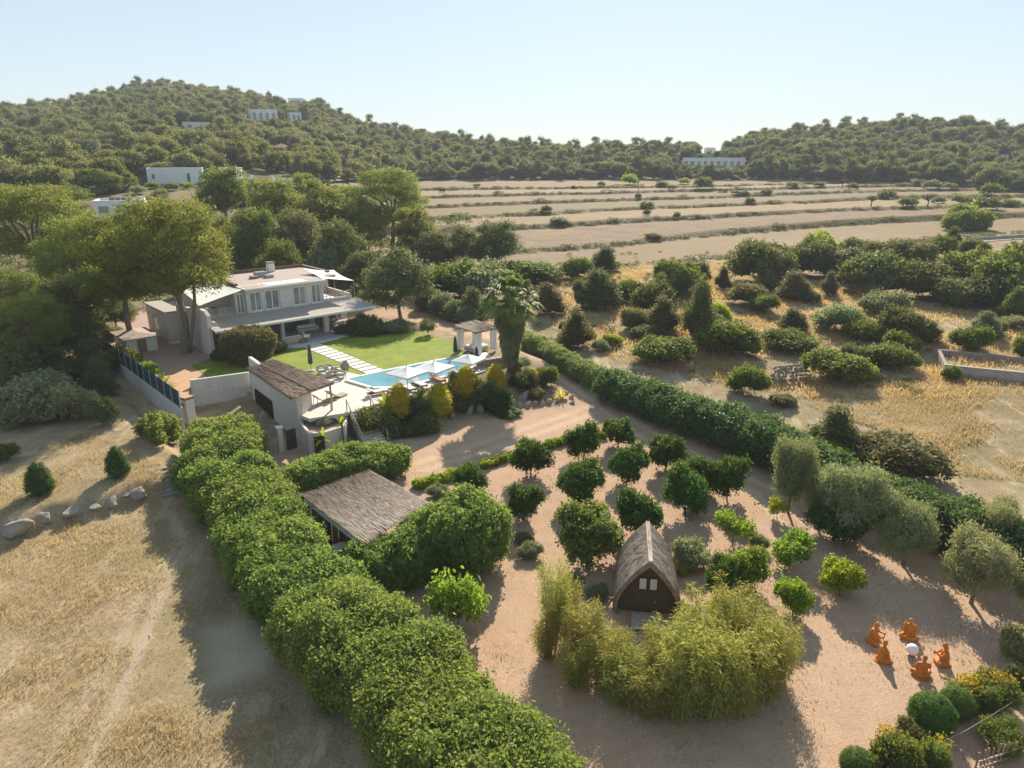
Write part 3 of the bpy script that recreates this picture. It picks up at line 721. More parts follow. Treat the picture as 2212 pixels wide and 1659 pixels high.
# ------------------------------------------------------------------ far houses
def far_house(nm, label, wm, hm, dm, rz, loc, windows, roof='flat', extra=None, wallmat='far_white'):
    t = thing(nm, label, 'house', loc, rz)
    wall = MB().box(-wm / 2, 0, -1.0, wm / 2, dm, hm)
    w = link('wall', wall, t, wallmat)
    if roof == 'flat':
        r = MB()
        for a in ((-wm / 2 - .06, -.06, wm / 2 + .06, .25), (-wm / 2 - .06, dm - .25, wm / 2 + .06, dm + .06), (-wm / 2 - .06, .25, -wm / 2 + .25, dm - .25), (wm / 2 - .25, .25, wm / 2 + .06, dm - .25)):
            r.box(a[0], a[1], hm + .003, a[2], a[3], hm + .35)
        link('parapet', r, t, wallmat); link('roof', MB().box(-wm / 2 + .26, .26, hm + .003, wm / 2 - .26, dm - .26, hm + .08), t, 'rooffelt')
    else:
        r = MB(); e = .4
        r.add([(-wm / 2 - e, -e, hm + .003), (wm / 2 + e, -e, hm + .003), (wm / 2 + e, dm + e, hm + .003), (-wm / 2 - e, dm + e, hm + .003), (-wm / 2 + dm / 2, dm / 2, hm + dm * .22), (wm / 2 - dm / 2, dm / 2, hm + dm * .22)],
              [(3, 2, 1, 0), (0, 1, 5, 4), (1, 2, 5), (2, 3, 4, 5), (3, 0, 4)])
        link('roof', r, t, 'terracotta')
    for (x0, z0, x1, z1) in windows:
        f = MB(); b = .09
        f.box(x0, -.07, z0, x0 + b, -.003, z1).box(x1 - b, -.07, z0, x1, -.003, z1).box(x0 + b, -.07, z0, x1 - b, -.003, z0 + b).box(x0 + b, -.07, z1 - b, x1 - b, -.003, z1)
        wo_ = link('window', f, t, 'frame'); link('pane', MB().box(x0 + b, -.045, z0 + b, x1 - b, -.004, z1 - b), wo_, 'glass')
    return t
def face_cam(p): return math.atan2(-p.x, p.y)
def hh(nm): return HSPOT[nm], proj(HSPOT[nm])[2] / FPX
p, s = hh('hill_villa'); w = 56 * s; h = 25 * s
far_house('hill_villa', 'white two-storey villa with four tall windows high in the left hill wood', w, h, 9, face_cam(p) + .15, p,
          [(-w / 2 + w * (.08 + .235 * k), h * .12, -w / 2 + w * (.08 + .235 * k) + w * .13, h * .78) for k in range(4)])
p, s = hh('hill_house'); w = 54 * s; h = 13 * s
far_house('hill_house', 'low white house half hidden by pines, midway up the left hill', w, h, 8, face_cam(p) - .1, p, [(-w * .3, h * .2, -w * .15, h * .75), (w * .15, h * .2, w * .32, h * .75)])
p, s = hh('hill_cottage'); w = 24 * s; h = 17 * s
far_house('hill_cottage', 'small cream house just right of the white villa on the hill', w, h, 6, face_cam(p) + .3, p, [(-w * .3, h * .2, -w * .05, h * .8), (w * .1, h * .2, w * .35, h * .8)], wallmat='plaster_white')
p, s = hh('red_roof_house'); w = 34 * s; h = 8 * s
far_house('red_roof_house', 'little house with a red tiled roof among the left hill pines', w, h, 7, face_cam(p) - .4, p, [(-w * .2, h * .2, w * .1, h * .8)], roof='hip')
p, s = hh('long_house'); w = 130 * s; h = 18 * s
far_house('long_house', 'long white flat-roofed house with many windows at the foot of the right hill', w, h, 9, face_cam(p), p,
          [(-w * .47 + w * .105 * k, h * .14, -w * .47 + w * .105 * k + w * .06, h * .72) for k in range(9)])
p, s = hh('small_house'); w = 24 * s; h = 9 * s
far_house('small_house', 'small white house with red roof above the long white house', w, h, 6, face_cam(p), p, [(-w * .2, h * .2, w * .2, h * .75)], roof='hip')
p, s = hh('ridge_house'); w = 34 * s; h = 9 * s
far_house('ridge_house', 'pale flat house just under the left ridge line', w, h, 7, face_cam(p), p, [(-w * .3, h * .2, w * .3, h * .8)])
p, s = hh('valley_house'); w = 15 * s; h = 12 * s
far_house('valley_house', 'tiny pale house among pines near the right edge of the picture', w, h, 6, face_cam(p), p, [(-w * .25, h * .2, w * .25, h * .75)])
# nearer white houses on the left
p = on(262, 478); s = proj(p)[2] / FPX; w = 96 * s; h = 40 * s
t = far_house('white_house', 'white flat-roofed house with dark windows and roof panels behind the left pines', w, h, 8, face_cam(p) - .12, p,
              [(-w * .42, h * .42, -w * .2, h * .82), (-w * .06, h * .12, w * .12, h * .88), (w * .26, h * .3, w * .44, h * .85)])
for k in range(4):
    q = MB(); x0 = -w * .2 + k * w * .12; q.add([(x0, 1.2, h + .2), (x0 + w * .105, 1.2, h + .2), (x0 + w * .105, 2.6, h + .75), (x0, 2.6, h + .75), (x0, 1.2, h + .1), (x0 + w * .105, 1.2, h + .1), (x0 + w * .105, 2.6, h + .65), (x0, 2.6, h + .65)],
                             [(0, 1, 2, 3), (7, 6, 5, 4), (0, 4, 5, 1), (1, 5, 6, 2), (2, 6, 7, 3), (3, 7, 4, 0)])
    link('solar_panel', q, t, 'solar')
p = on(381, 397); s = proj(p)[2] / FPX; w = 110 * s; h = 30 * s
far_house('white_farmhouse', 'long blank white house with one door, left of the pale road', w, h, 9, face_cam(p) - .05, p, [(w * .2, h * .02, w * .27, h * .75), (-w * .42, h * .35, -w * .36, h * .7)])
p = on(495, 391); s = proj(p)[2] / FPX; w = 34 * s; h = 25 * s
far_house('white_annexe', 'small white cube house to the right of the long blank one', w, h, 6, face_cam(p) - .3, p, [(w * .05, h * .2, w * .3, h * .8)])
# pale road and low white walls beyond the pines
def strip_on(name, pxs, wm, mat, lift=.06, label=None):
    c = [on(x, y) for x, y in pxs]; mb = MB(); vs = []; n = len(c)
    for i, p in enumerate(c):
        d = (c[min(i + 1, n - 1)] - c[max(i - 1, 0)]); d.z = 0; d.normalize(); r = Vector((d.y, -d.x, 0)) * wm / 2
        for q in (p + r, p - r): vs.append((q.x, q.y, max(gz(q.x, q.y), p.z) + lift))
    mb.add(vs, [(2 * i, 2 * i + 1, 2 * i + 3, 2 * i + 2) for i in range(n - 1)])
    o = link(name, mb, None, mat); tag(o, label, kind='structure'); return o
strip_on('road', [(500, 398), (560, 396), (620, 400), (680, 394), (740, 389), (800, 386), (860, 388), (930, 386)], 5, 'asphalt', .15, 'pale country road at the foot of the left hill')
def white_wall(name, label, x0, y0, x1, y1, h, grp=None, mat='far_white'):
    a, b = on(x0, y0), on(x1, y1); t = MB(); n = 6
    e = thing(name, label, 'wall', a, 0, grp)
    for i in range(n):
        p = a.lerp(b, i / n); q = a.lerp(b, (i + 1) / n); z = min(p.z, q.z) - a.z
        d = (q - p).normalized(); r = Vector((-d.y, d.x, 0)) * .15
        t.prism([(v.x - a.x, v.y - a.y) for v in (p + r, q + r, q - r, p - r)], z - .4, z + h)
    link('wall_body', t, e, mat)
    m = MB()
    for p in (a, b): m.box(p.x - a.x - .3, p.y - a.y - .3, p.z - a.z - .3, p.x - a.x + .3, p.y - a.y + .3, p.z - a.z + h + .5)
    link('end_pillar', m, e, mat); return e
white_wall('boundary_wall', 'low white boundary wall right of the small white cube house', 512, 395, 545, 393, 1.3)
white_wall('boundary_wall', 'low white wall with gate pillars beside the pale road', 690, 387, 738, 384, 1.4)
white_wall('boundary_wall', 'long low pale wall at the wood edge behind the tall dark pine', 905, 384, 985, 383, 1.0)
white_wall('boundary_wall', 'short white wall fragment halfway along the pale road', 590, 392, 640, 391, 1.0)
# ------------------------------------------------------------------ villa terrace: sheets
def sheet(name, pxs, z, mat, label, th=.3):
    mb = MB().prism([at(x, y, z)[:2] for x, y in pxs], z - th, z)
    o = link(name, mb, None, mat); tag(o, label, kind='structure'); return o
Z0 = TZ + .02
sheet('yard', [(396, 874), (206, 738), (216, 700), (330, 660), (420, 640), (480, 690), (470, 770), (414, 789), (460, 822), (412, 832)], Z0, 'soil_pink', 'pinkish earth yard beside the end wall of the villa')
sheet('sand_bed', [(398, 868), (345, 828), (372, 795), (412, 790), (458, 821), (413, 834)], Z0 + .012, 'soil', 'orange sand bed in the yard corner')
lawnL = sheet('lawn', [(412, 789), (470, 772), (560, 750), (652, 751), (790, 812), (735, 800), (600, 830), (540, 812), (458, 821)], Z0 + .02, 'lawn', 'green lawn patch in front of the villa porch, left of the slab path')
lawnR = sheet('lawn', [(694, 741), (735, 731), (748, 714), (830, 697), (905, 716), (990, 742), (1004, 772), (962, 778), (840, 803)], Z0 + .02, 'lawn', 'large green lawn between the slab path and the pool')
sheet('path', [(652, 751), (694, 741), (842, 803), (790, 812)], Z0 + .015, 'lawn', 'strip of grass under the pale stepping slabs')
sheet('pool_terrace', [(735, 800), (790, 812), (842, 803), (965, 777), (1004, 772), (1050, 760), (1085, 790), (1040, 803), (900, 846), (790, 880), (740, 893), (668, 904), (650, 897), (546, 824), (600, 812), (690, 800)], Z0 + .01, 'paving', 'white limestone paving around the pool and pergola')
# stepping slabs
ps = thing('slab_path', 'flight of pale stepping slabs crossing the lawn to the pool', 'path', at(673, 746, Z0))
o0 = at(673, 746, Z0)
a0, a1, b0, b1 = (at(*q, Z0 + .05) for q in ((656, 750), (692, 742), (794, 808), (831, 800)))
NS = 12
for k in range(NS):
    f0, f1 = (k + .10) / NS, (k + .88) / NS
    q = [a0.lerp(b0, f0), a1.lerp(b1, f0), a1.lerp(b1, f1), a0.lerp(b0, f1)]
    link('paving_slab', MB().prism([(v.x - o0.x, v.y - o0.y) for v in q], .0, .07), ps, 'slab')

# ------------------------------------------------------------------ pool
PW = [(752, 822), (830, 804.5), (958, 779), (986, 776), (1030, 790), (960, 814), (860, 838), (806, 838)]
pz = Z0 + .012
pool = thing('swimming_pool', 'blue swimming pool behind the golden shrubs', 'pool', at(880, 805, pz))
pc = at(880, 805, pz); pp = [at(x, y, pz) for x, y in PW]; lp = [(v.x - pc.x, v.y - pc.y) for v in pp]
link('basin', MB().prism(lp, .004, .02), pool, 'pooltile')
link('water', MB().prism([(x * .995, y * .995) for x, y in lp], .024, .12), pool, 'water')
cop = MB(); n = len(lp)
for i in range(n):
    a = Vector((*lp[i], 0)); b = Vector((*lp[(i + 1) % n], 0)); d = (b - a).normalized(); r = Vector((d.y, -d.x, 0))
    if r.dot(a) < 0: r = -r
    cop.prism([(v.x, v.y) for v in (a + r * .02, b + r * .02, b + r * .4, a + r * .4)], .001 + i * .0015, .145 + i * .0015)
link('coping', cop, pool, 'slab')

# ------------------------------------------------------------------ the villa (local x along the front, y back)
HA = at(457, 767, 2.2); HRZ = math.atan2(.669, .743)
V = thing('villa', 'two-storey cream villa with long tiled eave and terracotta flat roof', 'house', HA, HRZ)
def vb(name, mat, *boxes, parent=None, bev=0):
    m = MB()
    for b in boxes: m.box(*b)
    o = link(name, m, parent or V, mat)
    if bev: bevel(o, bev)
    return o
# end wall with raking top, and the walls behind the porch
ew = MB(); ew.add([(0, 0, -.4), (.45, 0, -.4), (.45, 9.5, -.4), (0, 9.5, -.4), (0, 0, 4.1), (.45, 0, 4.1), (.45, 9.5, 4.1), (0, 9.5, 4.1), (0, .9, 4.55), (.45, .9, 4.55), (0, 3.2, 4.6), (.45, 3.2, 4.6), (0, 4.2, 4.1), (.45, 4.2, 4.1)],
                  [(3, 2, 1, 0), (0, 1, 5, 4), (4, 5, 9, 8), (8, 9, 11, 10), (10, 11, 13, 12), (12, 13, 6, 7), (7, 6, 2, 3), (0, 4, 8, 10, 12, 7, 3), (1, 2, 6, 13, 11, 9, 5)])
bevel(link('end_wall', ew, V, 'plaster'), .05, 2)
vb('porch_wall', 'plaster', (.46, 4.6, -.3, 18.6, 4.9, 3.0))
vb('porch_floor', 'patio', (.46, -2.2, -.35, 19.2, 4.59, 0))
vb('porch_step', 'slab', (6.4, -2.75, -.35, 14.6, -2.21, -.08))
vb('back_wall', 'plaster', (.46, 12.4, -.3, 18.6, 12.7, 2.98), (18.3, 4.91, -.3, 18.6, 12.39, 2.98))
vb('floor_slab', 'plaster_white', (.46, 3.0, 3.0, 18.6, 12.7, 3.14))
# eave: long shallow pent roof, tiles in courses
eave = MB(); eave.slabpoly([(.2, -1.5, 2.72), (19.3, -1.1, 2.72), (19.3, 3.0, 3.2), (.46, 3.0, 3.2), (.46, 0.0, 2.9), (.2, 0, 2.9)], .14)
eo = link('eave', eave, V, 'eave')
fas = MB().beam((.15, -1.55, 2.66), (19.35, -1.15, 2.66), .12, .24); link('fascia', fas, V, 'plaster_white')
tl = MB()
for k in range(9):
    f = (k + .2) / 9; y0 = -1.45 + 4.4 * f; z = 2.735 + .47 * f
    tl.add([(.5, y0, z), (19.2, y0 + .38 * (1 - f), z), (19.2, y0 + .38 * (1 - f) + .42, z + .062), (.5, y0 + .42, z + .062), (.5, y0, z - .02), (19.2, y0 + .38 * (1 - f), z - .02)], [(0, 1, 2, 3), (4, 5, 1, 0)])
q = link('tile_course', tl, eo, 'eave'); q['kind'] = 'stuff'
# columns
for cx, cw in ((2.1, .62), (8.6, .42), (14.0, .55), (18.9, .45)):
    col = link('column', MB().box(cx - cw / 2, 1.45 - cw / 2, 0, cx + cw / 2, 1.45 + cw / 2, 2.6), V, 'plaster_white'); bevel(col, .05, 2)
    link('capital', MB().box(cx - cw * .75, 1.45 - cw * .7, 2.602, cx + cw * .75, 1.45 + cw * .7, 2.74), col, 'plaster_white')
vb('porch_beam', 'wood', (.47, 1.3, 2.745, 19.1, 1.6, 2.84))
# doors and glazing on the ground floor
def vwin(x0, z0, x1, z1, y, name='window', glass='glass', fr='frame', n=1, side=-1, b=.09):
    f = MB(); yo = y + side * .09
    ya, yb = min(y + side * .003, yo), max(y + side * .003, yo)
    f.box(x0, ya, z0, x0 + b, yb, z1).box(x1 - b, ya, z0, x1, yb, z1).box(x0 + b, ya, z0, x1 - b, yb, z0 + b).box(x0 + b, ya, z1 - b, x1 - b, yb, z1)
    for k in range(1, n):
        xm = x0 + (x1 - x0) * k / n; f.box(xm - b / 2, ya, z0 + b, xm + b / 2, yb, z1 - b)
    o = link(name, f, V, fr)
    for k in range(n):
        xa = x0 + (x1 - x0) * k / n + b * .6; xb = x0 + (x1 - x0) * (k + 1) / n - b * .6
        link('pane', MB().box(xa, min(y + side * .004, y + side * .045), z0 + b, xb, max(y + side * .004, y + side * .045), z1 - b), o, glass)
    return o
vwin(.9, 0.02, 2.6, 2.5, 4.6, 'glass_door', fr='metal_dark', n=2)
vwin(3.2, 0.02, 4.4, 2.4, 4.6, 'door', 'wood_brown', 'wood_brown')
vwin(4.9, 0.02, 6.6, 2.4, 4.6, 'door', 'wood_brown', 'wood_brown', n=2)
vwin(7.2, 0.02, 9.6, 2.45, 4.6, 'glass_door', fr='wood_brown', n=3)
vwin(10.2, 0.02, 13.4, 2.45, 4.6, 'glass_door', fr='wood_brown', n=4)
vwin(14.2, 0.02, 17.6, 2.45, 4.6, 'glass_door', fr='wood_brown', n=4)
# upper floor
UB = 5.5; UE = 14.8
vb('upper_wall', 'plaster', (UB, 3.0, 3.145, UB + .3, 12.6, 5.75), (UE - .3, 3.0, 3.145, UE, 12.6, 5.75), (UB + .3, 12.3, 3.145, UE - .3, 12.6, 5.75),
   (UB + .3, 3.0, 3.145, UE - .3, 3.3, 3.3), (UB + .3, 3.0, 5.45, UE - .3, 3.3, 5.75), (7.25, 3.0, 3.305, 7.55, 3.3, 5.445), (9.35, 3.0, 3.305, 10.95, 3.3, 5.445), (12.6, 3.0, 3.305, 13.2, 3.3, 5.445))
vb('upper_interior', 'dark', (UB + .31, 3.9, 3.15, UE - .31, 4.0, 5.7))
for x0, x1, n in ((5.85, 7.2, 2), (7.6, 9.3, 2), (11.0, 12.55, 2), (13.25, 14.45, 2)):
    vwin(x0, 3.31, x1, 5.44, 3.12, 'window', n=n, b=.1)
    vb('window_sill', 'plaster_white', (x0 - .08, 2.86, 3.21, x1 + .08, 2.998, 3.3))
vb('curtain', 'cloth', (5.95, 3.3, 3.58, 6.35, 3.36, 5.3), (7.65, 3.3, 3.58, 7.9, 3.36, 5.3), (11.0, 3.3, 3.58, 11.9, 3.36, 5.3), (14.1, 3.3, 3.58, 14.4, 3.36, 5.3))
# flat roof, terracotta surface, white front strip with pale roof lights, dark tiled rim
vb('roof_deck', 'plaster_white', (UB - .25, 2.55, 5.755, UE + .25, 5.2, 5.93))
vb('roof_terracotta', 'rooffelt', (UB - .1, 5.21, 5.755, UE + 3.0, 14.2, 5.9))
vb('roof_light', 'frame', (8.0, 2.75, 5.935, 10.2, 4.9, 6.0), (10.4, 2.75, 5.935, 12.9, 4.9, 6.0))
vb('roof_patch', 'rooffelt', (5.5, 2.8, 5.935, 7.7, 4.9, 5.96), (13.1, 2.8, 5.935, 14.8, 4.9, 5.96))
rim = MB()
for a, b in (((UB - .1, 5.25), (UB - .1, 14.3)), ((UB - .1, 14.3), (UE + 3.0, 14.3)), ((UE + 3.0, 14.3), (UE + 3.0, 7.2))):
    rim.beam((a[0], a[1], 6.02), (b[0], b[1], 6.02), .4, .3)
ro = link('roof_rim', rim, V, 'tile_dark')
nr_ = 0
for k in range(34):
    x = UB + .2 + k * .36
    tk = MB().beam((x, 14.05, 6.2), (x, 14.6, 6.14), .26, .12); link('ridge_tile', tk, ro, 'tile_dark')
bevel(vb('chimney', 'plaster_white', (12.5, 12.6, 5.91, 13.3, 13.4, 7.0)), .04); vb('chimney_cap', 'tile_dark', (12.4, 12.5, 7.003, 13.4, 13.5, 7.12))
ac = vb('roof_unit', 'metal', (9.6, 9.6, 5.903, 10.9, 10.5, 6.5), bev=.03); vb('roof_unit', 'wood', (8.7, 8.8, 5.903, 9.5, 9.6, 6.2)); vb('roof_unit', 'metal', (10.2, 8.3, 5.903, 11.2, 8.9, 6.25))
# left roof terrace with its low wall, glass door, rail and sail
vb('terrace_wall', 'plaster', (.46, 8.2, 3.145, UB - .01, 8.45, 5.6)); vb('terrace_wall', 'plaster', (4.45, 3.6, 3.145, UB - .01, 3.8, 5.5))
vwin(4.55, 3.2, 5.4, 5.35, 3.6, 'glass_door', n=2, fr='frame')
rl = MB()
for k in range(6): rl.beam((.75 + k * .75, 3.12, 3.15), (.75 + k * .75, 3.12, 4.05), .05)
rl.beam((.5, 3.12, 4.07), (4.5, 3.12, 4.07), .06).beam((.5, 3.12, 3.6), (4.5, 3.12, 3.6), .03); link('terrace_rail', rl, V, 'wood_grey')
tb = thing('terrace_table', 'small dark table on the left roof terrace of the villa', 'table', (V.matrix_basis @ Vector((2.3, 5.2, 3.142))), HRZ)
link('table_top', MB().box(-.6, -.4, .7, .6, .4, .75), tb, 'wood_brown')
for sx in (-.5, .5):
    for sy in (-.3, .3): link('leg', MB().box(sx - .03, sy - .03, 0, sx + .03, sy + .03, .698), tb, 'wood_brown')
def sail(name, label, pts, mat='cloth', sag=.35, poles=()):
    P = [V.matrix_basis @ Vector(p) for p in pts]; o0 = P[0].copy(); t = thing(name, label, 'sun sail', o0)
    n = 9; vs = []; fs = []
    for i in range(n):
        for j in range(n):
            u, w = i / (n - 1), j / (n - 1)
            a = P[0].lerp(P[1], u); b = P[3].lerp(P[2], u); q = a.lerp(b, w) - o0
            q.z -= sag * 4 * u * (1 - u) * .6 + sag * 4 * w * (1 - w) * .6
            cxy = (sum(P, Vector()) / 4) - o0; k = .12 * (4 * u * (1 - u) if w in (0, 1) else 4 * w * (1 - w) if u in (0, 1) else 0)
            vs.append(q + (cxy - q) * k)
    fs = [(i * n + j, (i + 1) * n + j, (i + 1) * n + j + 1, i * n + j + 1) for i in range(n - 1) for j in range(n - 1)]
    vs = vs + [v - Vector((0, 0, .012)) for v in vs]; m = n * n
    o = link('cloth', MB().add(vs, fs + [tuple(x + m for x in reversed(f)) for f in fs]), t, mat, smooth=True)
    for p, zb in poles:
        a = V.matrix_basis @ Vector((p[0], p[1], zb)) - o0; b = V.matrix_basis @ Vector(p) - o0
        link('pole', MB().tube([a, b + Vector((0, 0, .06))], [.05, .04], 8), t, 'metal')
    return t
sail('sun_sail', 'white four-cornered sun sail over the left roof terrace', [(.1, 2.2, 4.85), (5.3, 3.0, 5.85), (4.6, 8.6, 6.3), (-.6, 7.4, 6.35)], sag=.22, poles=[((.2, 2.3, 4.85), 3.0), ((-.6, 7.4, 6.4), -.2)])
sail('sun_sail', 'white sun sail stretched over the right roof terrace', [(14.9, 3.6, 6.0), (19.0, 3.0, 5.3), (18.9, 7.8, 6.1), (15.2, 8.8, 6.6)], sag=.15, poles=[((18.95, 3.05, 5.3), 2.9), ((18.85, 7.8, 6.1), 0)])
vb('terrace_parapet', 'plaster', (UE + .01, 3.05, 3.145, 18.6, 3.25, 3.55), (18.35, 3.26, 3.145, 18.6, 9.0, 3.8))
rr_ = MB()
for k in range(7): rr_.beam((15.2 + k * .55, 3.15, 3.55), (15.2 + k * .55, 3.15, 4.15), .05)
rr_.beam((14.85, 3.15, 4.17), (18.6, 3.15, 4.17), .07).beam((14.85, 3.15, 3.85), (18.6, 3.15, 3.85), .05); link('terrace_rail', rr_, V, 'wood_grey')
vb('terrace_wall', 'plaster', (UE + .01, 9.0, 3.145, 18.6, 9.25, 5.2))
# annexe block at the back left with its window
vb('annexe', 'plaster', (-1.2, 9.51, -.4, .44, 17.0, 3.1), bev=.05)
vb('annexe_roof', 'eave', (-1.35, 9.4, 3.105, .6, 17.1, 3.25))
f = MB().box(-1.29, 12.6, .5, -1.203, 12.7, 2.4).box(-1.29, 14.3, .5, -1.203, 14.4, 2.4).box(-1.29, 12.7, .5, -1.203, 14.3, .6).box(-1.29, 12.7, 2.3, -1.203, 14.3, 2.4)
wo2 = link('window', f, V, 'frame'); link('pane', MB().box(-1.25, 12.7, .6, -1.204, 14.3, 2.3), wo2, 'glass')

# porch and garden furniture
def sofa(label, p, rz, L=2.0, mat='cloth', base='wood_grey', grp=None):
    t = thing('sofa', label, 'sofa', p, rz, grp)
    bevel(link('base', MB().box(-L / 2, -.42, .08, L / 2, .42, .28), t, base), .02)
    for k in range(2):
        x0 = -L / 2 + .12 + k * (L - .24) / 2; bevel(link('seat_cushion', MB().box(x0 + .01, -.42, .285, x0 + (L - .24) / 2 - .01, .22, .46), t, mat), .05, 2)
        bevel(link('back_cushion', MB().box(x0 + .01, .12, .465, x0 + (L - .24) / 2 - .01, .34, .85), t, mat), .05, 2)
    link('backrest', MB().box(-L / 2, .345, .285, L / 2, .42, .8), t, base)
    for s in (-1, 1): bevel(link('arm', MB().box(min(s * L / 2, s * (L / 2 - .11)), -.42, .285, max(s * L / 2, s * (L / 2 - .11)), .34, .62), t, mat), .04, 2)
    for sx in (-1, 1):
        for sy in (-1, 1): link('leg', MB().box(sx * (L / 2 - .12) - .04, sy * .33 - .04, 0, sx * (L / 2 - .12) + .04, sy * .33 + .04, .08), t, base)
    return t
def vl(x, y, z=0): return V.matrix_basis @ Vector((x, y, z + .003))
sofa('white porch sofa facing the lawn under the long eave', vl(12.3, 2.9), HRZ, 2.6)
sofa('white sofa at the lawn edge of the porch with its back to the viewer', vl(8.4, -.9), HRZ + math.pi, 2.4)
sofa('white armless sofa beside the first porch column', vl(10.4, .1), HRZ + math.pi * .5, 1.6)
def table(label, p, rz, L, W, H, mat, cat='table'):
    t = thing('table', label, cat, p, rz); bevel(link('table_top', MB().box(-L / 2, -W / 2, H - .06, L / 2, W / 2, H), t, mat), .01)
    for sx in (-1, 1):
        for sy in (-1, 1): link('leg', MB().box(sx * (L / 2 - .1) - .04, sy * (W / 2 - .1) - .04, 0, sx * (L / 2 - .1) + .04, sy * (W / 2 - .1) + .04, H - .062), t, mat)
    return t
table('low coffee table between the two white porch sofas', vl(9.6, -1.5), HRZ, .9, .6, .4, 'wood_brown')
table('long dining table at the right end of the porch', vl(16.5, 2.6), HRZ, 2.6, 1.0, .75, 'wood_grey')
def chair(label, p, rz, mat='cloth', grp=None):
    t = thing('chair', label, 'chair', p, rz, grp)
    bevel(link('seat', MB().box(-.23, -.23, .42, .23, .23, .48), t, mat), .02); bevel(link('backrest', MB().box(-.23, .19, .5, .23, .25, .95), t, mat), .02)
    for sx in (-1, 1):
        for sy in (-1, 1): link('leg', MB().box(sx * .2 - .02, sy * .2 - .02, 0, sx * .2 + .02, sy * .2 + .02, .418), t, 'wood_grey')
    return t
for k in range(4):
    chair('white dining chair on the garden side of the porch dining table', vl(15.5 + k * .68, 1.75), HRZ + math.pi, grp='porch dining chairs, garden side')
    chair('white dining chair on the house side of the porch dining table', vl(15.5 + k * .68, 3.45), HRZ, grp='porch dining chairs, house side')
# ------------------------------------------------------------------ straw roofs
def straw_roof(parent, c, mat, strand, th=.16, dens=26, seed=1, over=.25, sag=.0, length=1.1, name='thatch'):
    """c: four corners (a,b,c,d) local; straws run from edge ab to edge dc"""
    a, b, cc, d = (Vector(p) for p in c); rng = np.random.RandomState(seed)
    base = link(name, MB().slabpoly([a, d, cc, b] if (d - a).cross(b - a).z > 0 else [a, b, cc, d], th), parent, mat)
    w = (b - a).length; L = (d - a).length; n = int(w * L * dens)
    f = Fol(seed)
    u = rng.rand(n); v = rng.rand(n) * (1 + over / L) - over / L / 2
    A, B, C, D = (np.array(p) for p in (a, b, cc, d))
    P = (A * (1 - u)[:, None] + B * u[:, None]) * (1 - v)[:, None] + (D * (1 - u)[:, None] + C * u[:, None]) * v[:, None]
    nrmv = np.cross(D - A, B - A); nrmv = nrmv / np.linalg.norm(nrmv); nrmv = nrmv if nrmv[2] > 0 else -nrmv
    run = (D - A) / L
    P = P + nrmv * (.02 + .05 * rng.rand(n))[:, None]
    al = run[None] + rng.normal(size=(n, 3)) * .05
    N = np.repeat(nrmv[None], n, 0) + rng.normal(size=(n, 3)) * .35
    f.leaves(P, N, np.full(n, length * .5), .028, along=al, fold=.01)
    o = link('straw', f.mesh('straw'), base, strand); o['kind'] = 'stuff'
    return base
# ------------------------------------------------------------------ pergola bar on the terrace edge, with the store under it
PA = at(545, 822, TZ)
pg = thing('pergola_house', 'plastered pool house with a brown reed roof on the terrace edge', 'pool house', (PA.x, PA.y, 0))
def pl(x, y, z): p = at(x, y, z); return Vector((p.x - PA.x, p.y - PA.y, z))
RZ_ = 4.75
straw_roof(pg, [pl(592, 776, RZ_ + .1), pl(538, 797, RZ_ + .1), pl(628, 858, RZ_ - .25), pl(720, 825, RZ_ - .25)], 'thatch_brown', 'strand_brown', .12, 110, 3, name='reed_roof')
sm = MB().beam(pl(563, 787, RZ_ + .16), pl(672, 842, RZ_ - .17), .12, .08); link('roof_batten', sm, pg, 'wood_dark')
ed = MB()
cs_ = [pl(592, 776, RZ_ + .06), pl(538, 797, RZ_ + .06), pl(628, 858, RZ_ - .29), pl(720, 825, RZ_ - .29)]
for k in range(4): ed.beam(cs_[k] - Vector((0, 0, .12)), cs_[(k + 1) % 4] - Vector((0, 0, .12)), .14, .14)
link('roof_frame', ed, pg, 'wood')
def wall_seg(mb, a, b, z0, z1, th=.3, z1b=None, ext=0):
    a = Vector(a); b = Vector(b); d = Vector((b.x - a.x, b.y - a.y, 0)).normalized(); r = Vector((-d.y, d.x, 0)) * th / 2
    a = a - d * ext; b = b + d * ext; z1b = z1 if z1b is None else z1b
    q = [(a + r), (b + r), (b - r), (a - r)]
    mb.add([(v.x, v.y, z0) for v in q] + [(q[0].x, q[0].y, z1), (q[1].x, q[1].y, z1b), (q[2].x, q[2].y, z1b), (q[3].x, q[3].y, z1)],
           [(0, 1, 2, 3), (7, 6, 5, 4), (0, 4, 5, 1), (1, 5, 6, 2), (2, 6, 7, 3), (3, 7, 4, 0)] if False else [(3, 2, 1, 0), (4, 5, 6, 7), (0, 1, 5, 4), (1, 2, 6, 5), (2, 3, 7, 6), (3, 0, 4, 7)])
W1, W2 = pl(546, 824, TZ), pl(648, 899, TZ)
mb = MB(); wall_seg(mb, W1, W2, -.3, RZ_ - .25, .35, RZ_ - .55); bevel(link('long_wall', mb, pg, 'garden_wall'), .04, 2)
W3 = pl(672, 880, TZ)
mb = MB(); wall_seg(mb, W2 + (W3 - W2).normalized() * .19, W3, -.3, 4.2, .3); bevel(link('end_wall', mb, pg, 'garden_wall'), .04, 2)
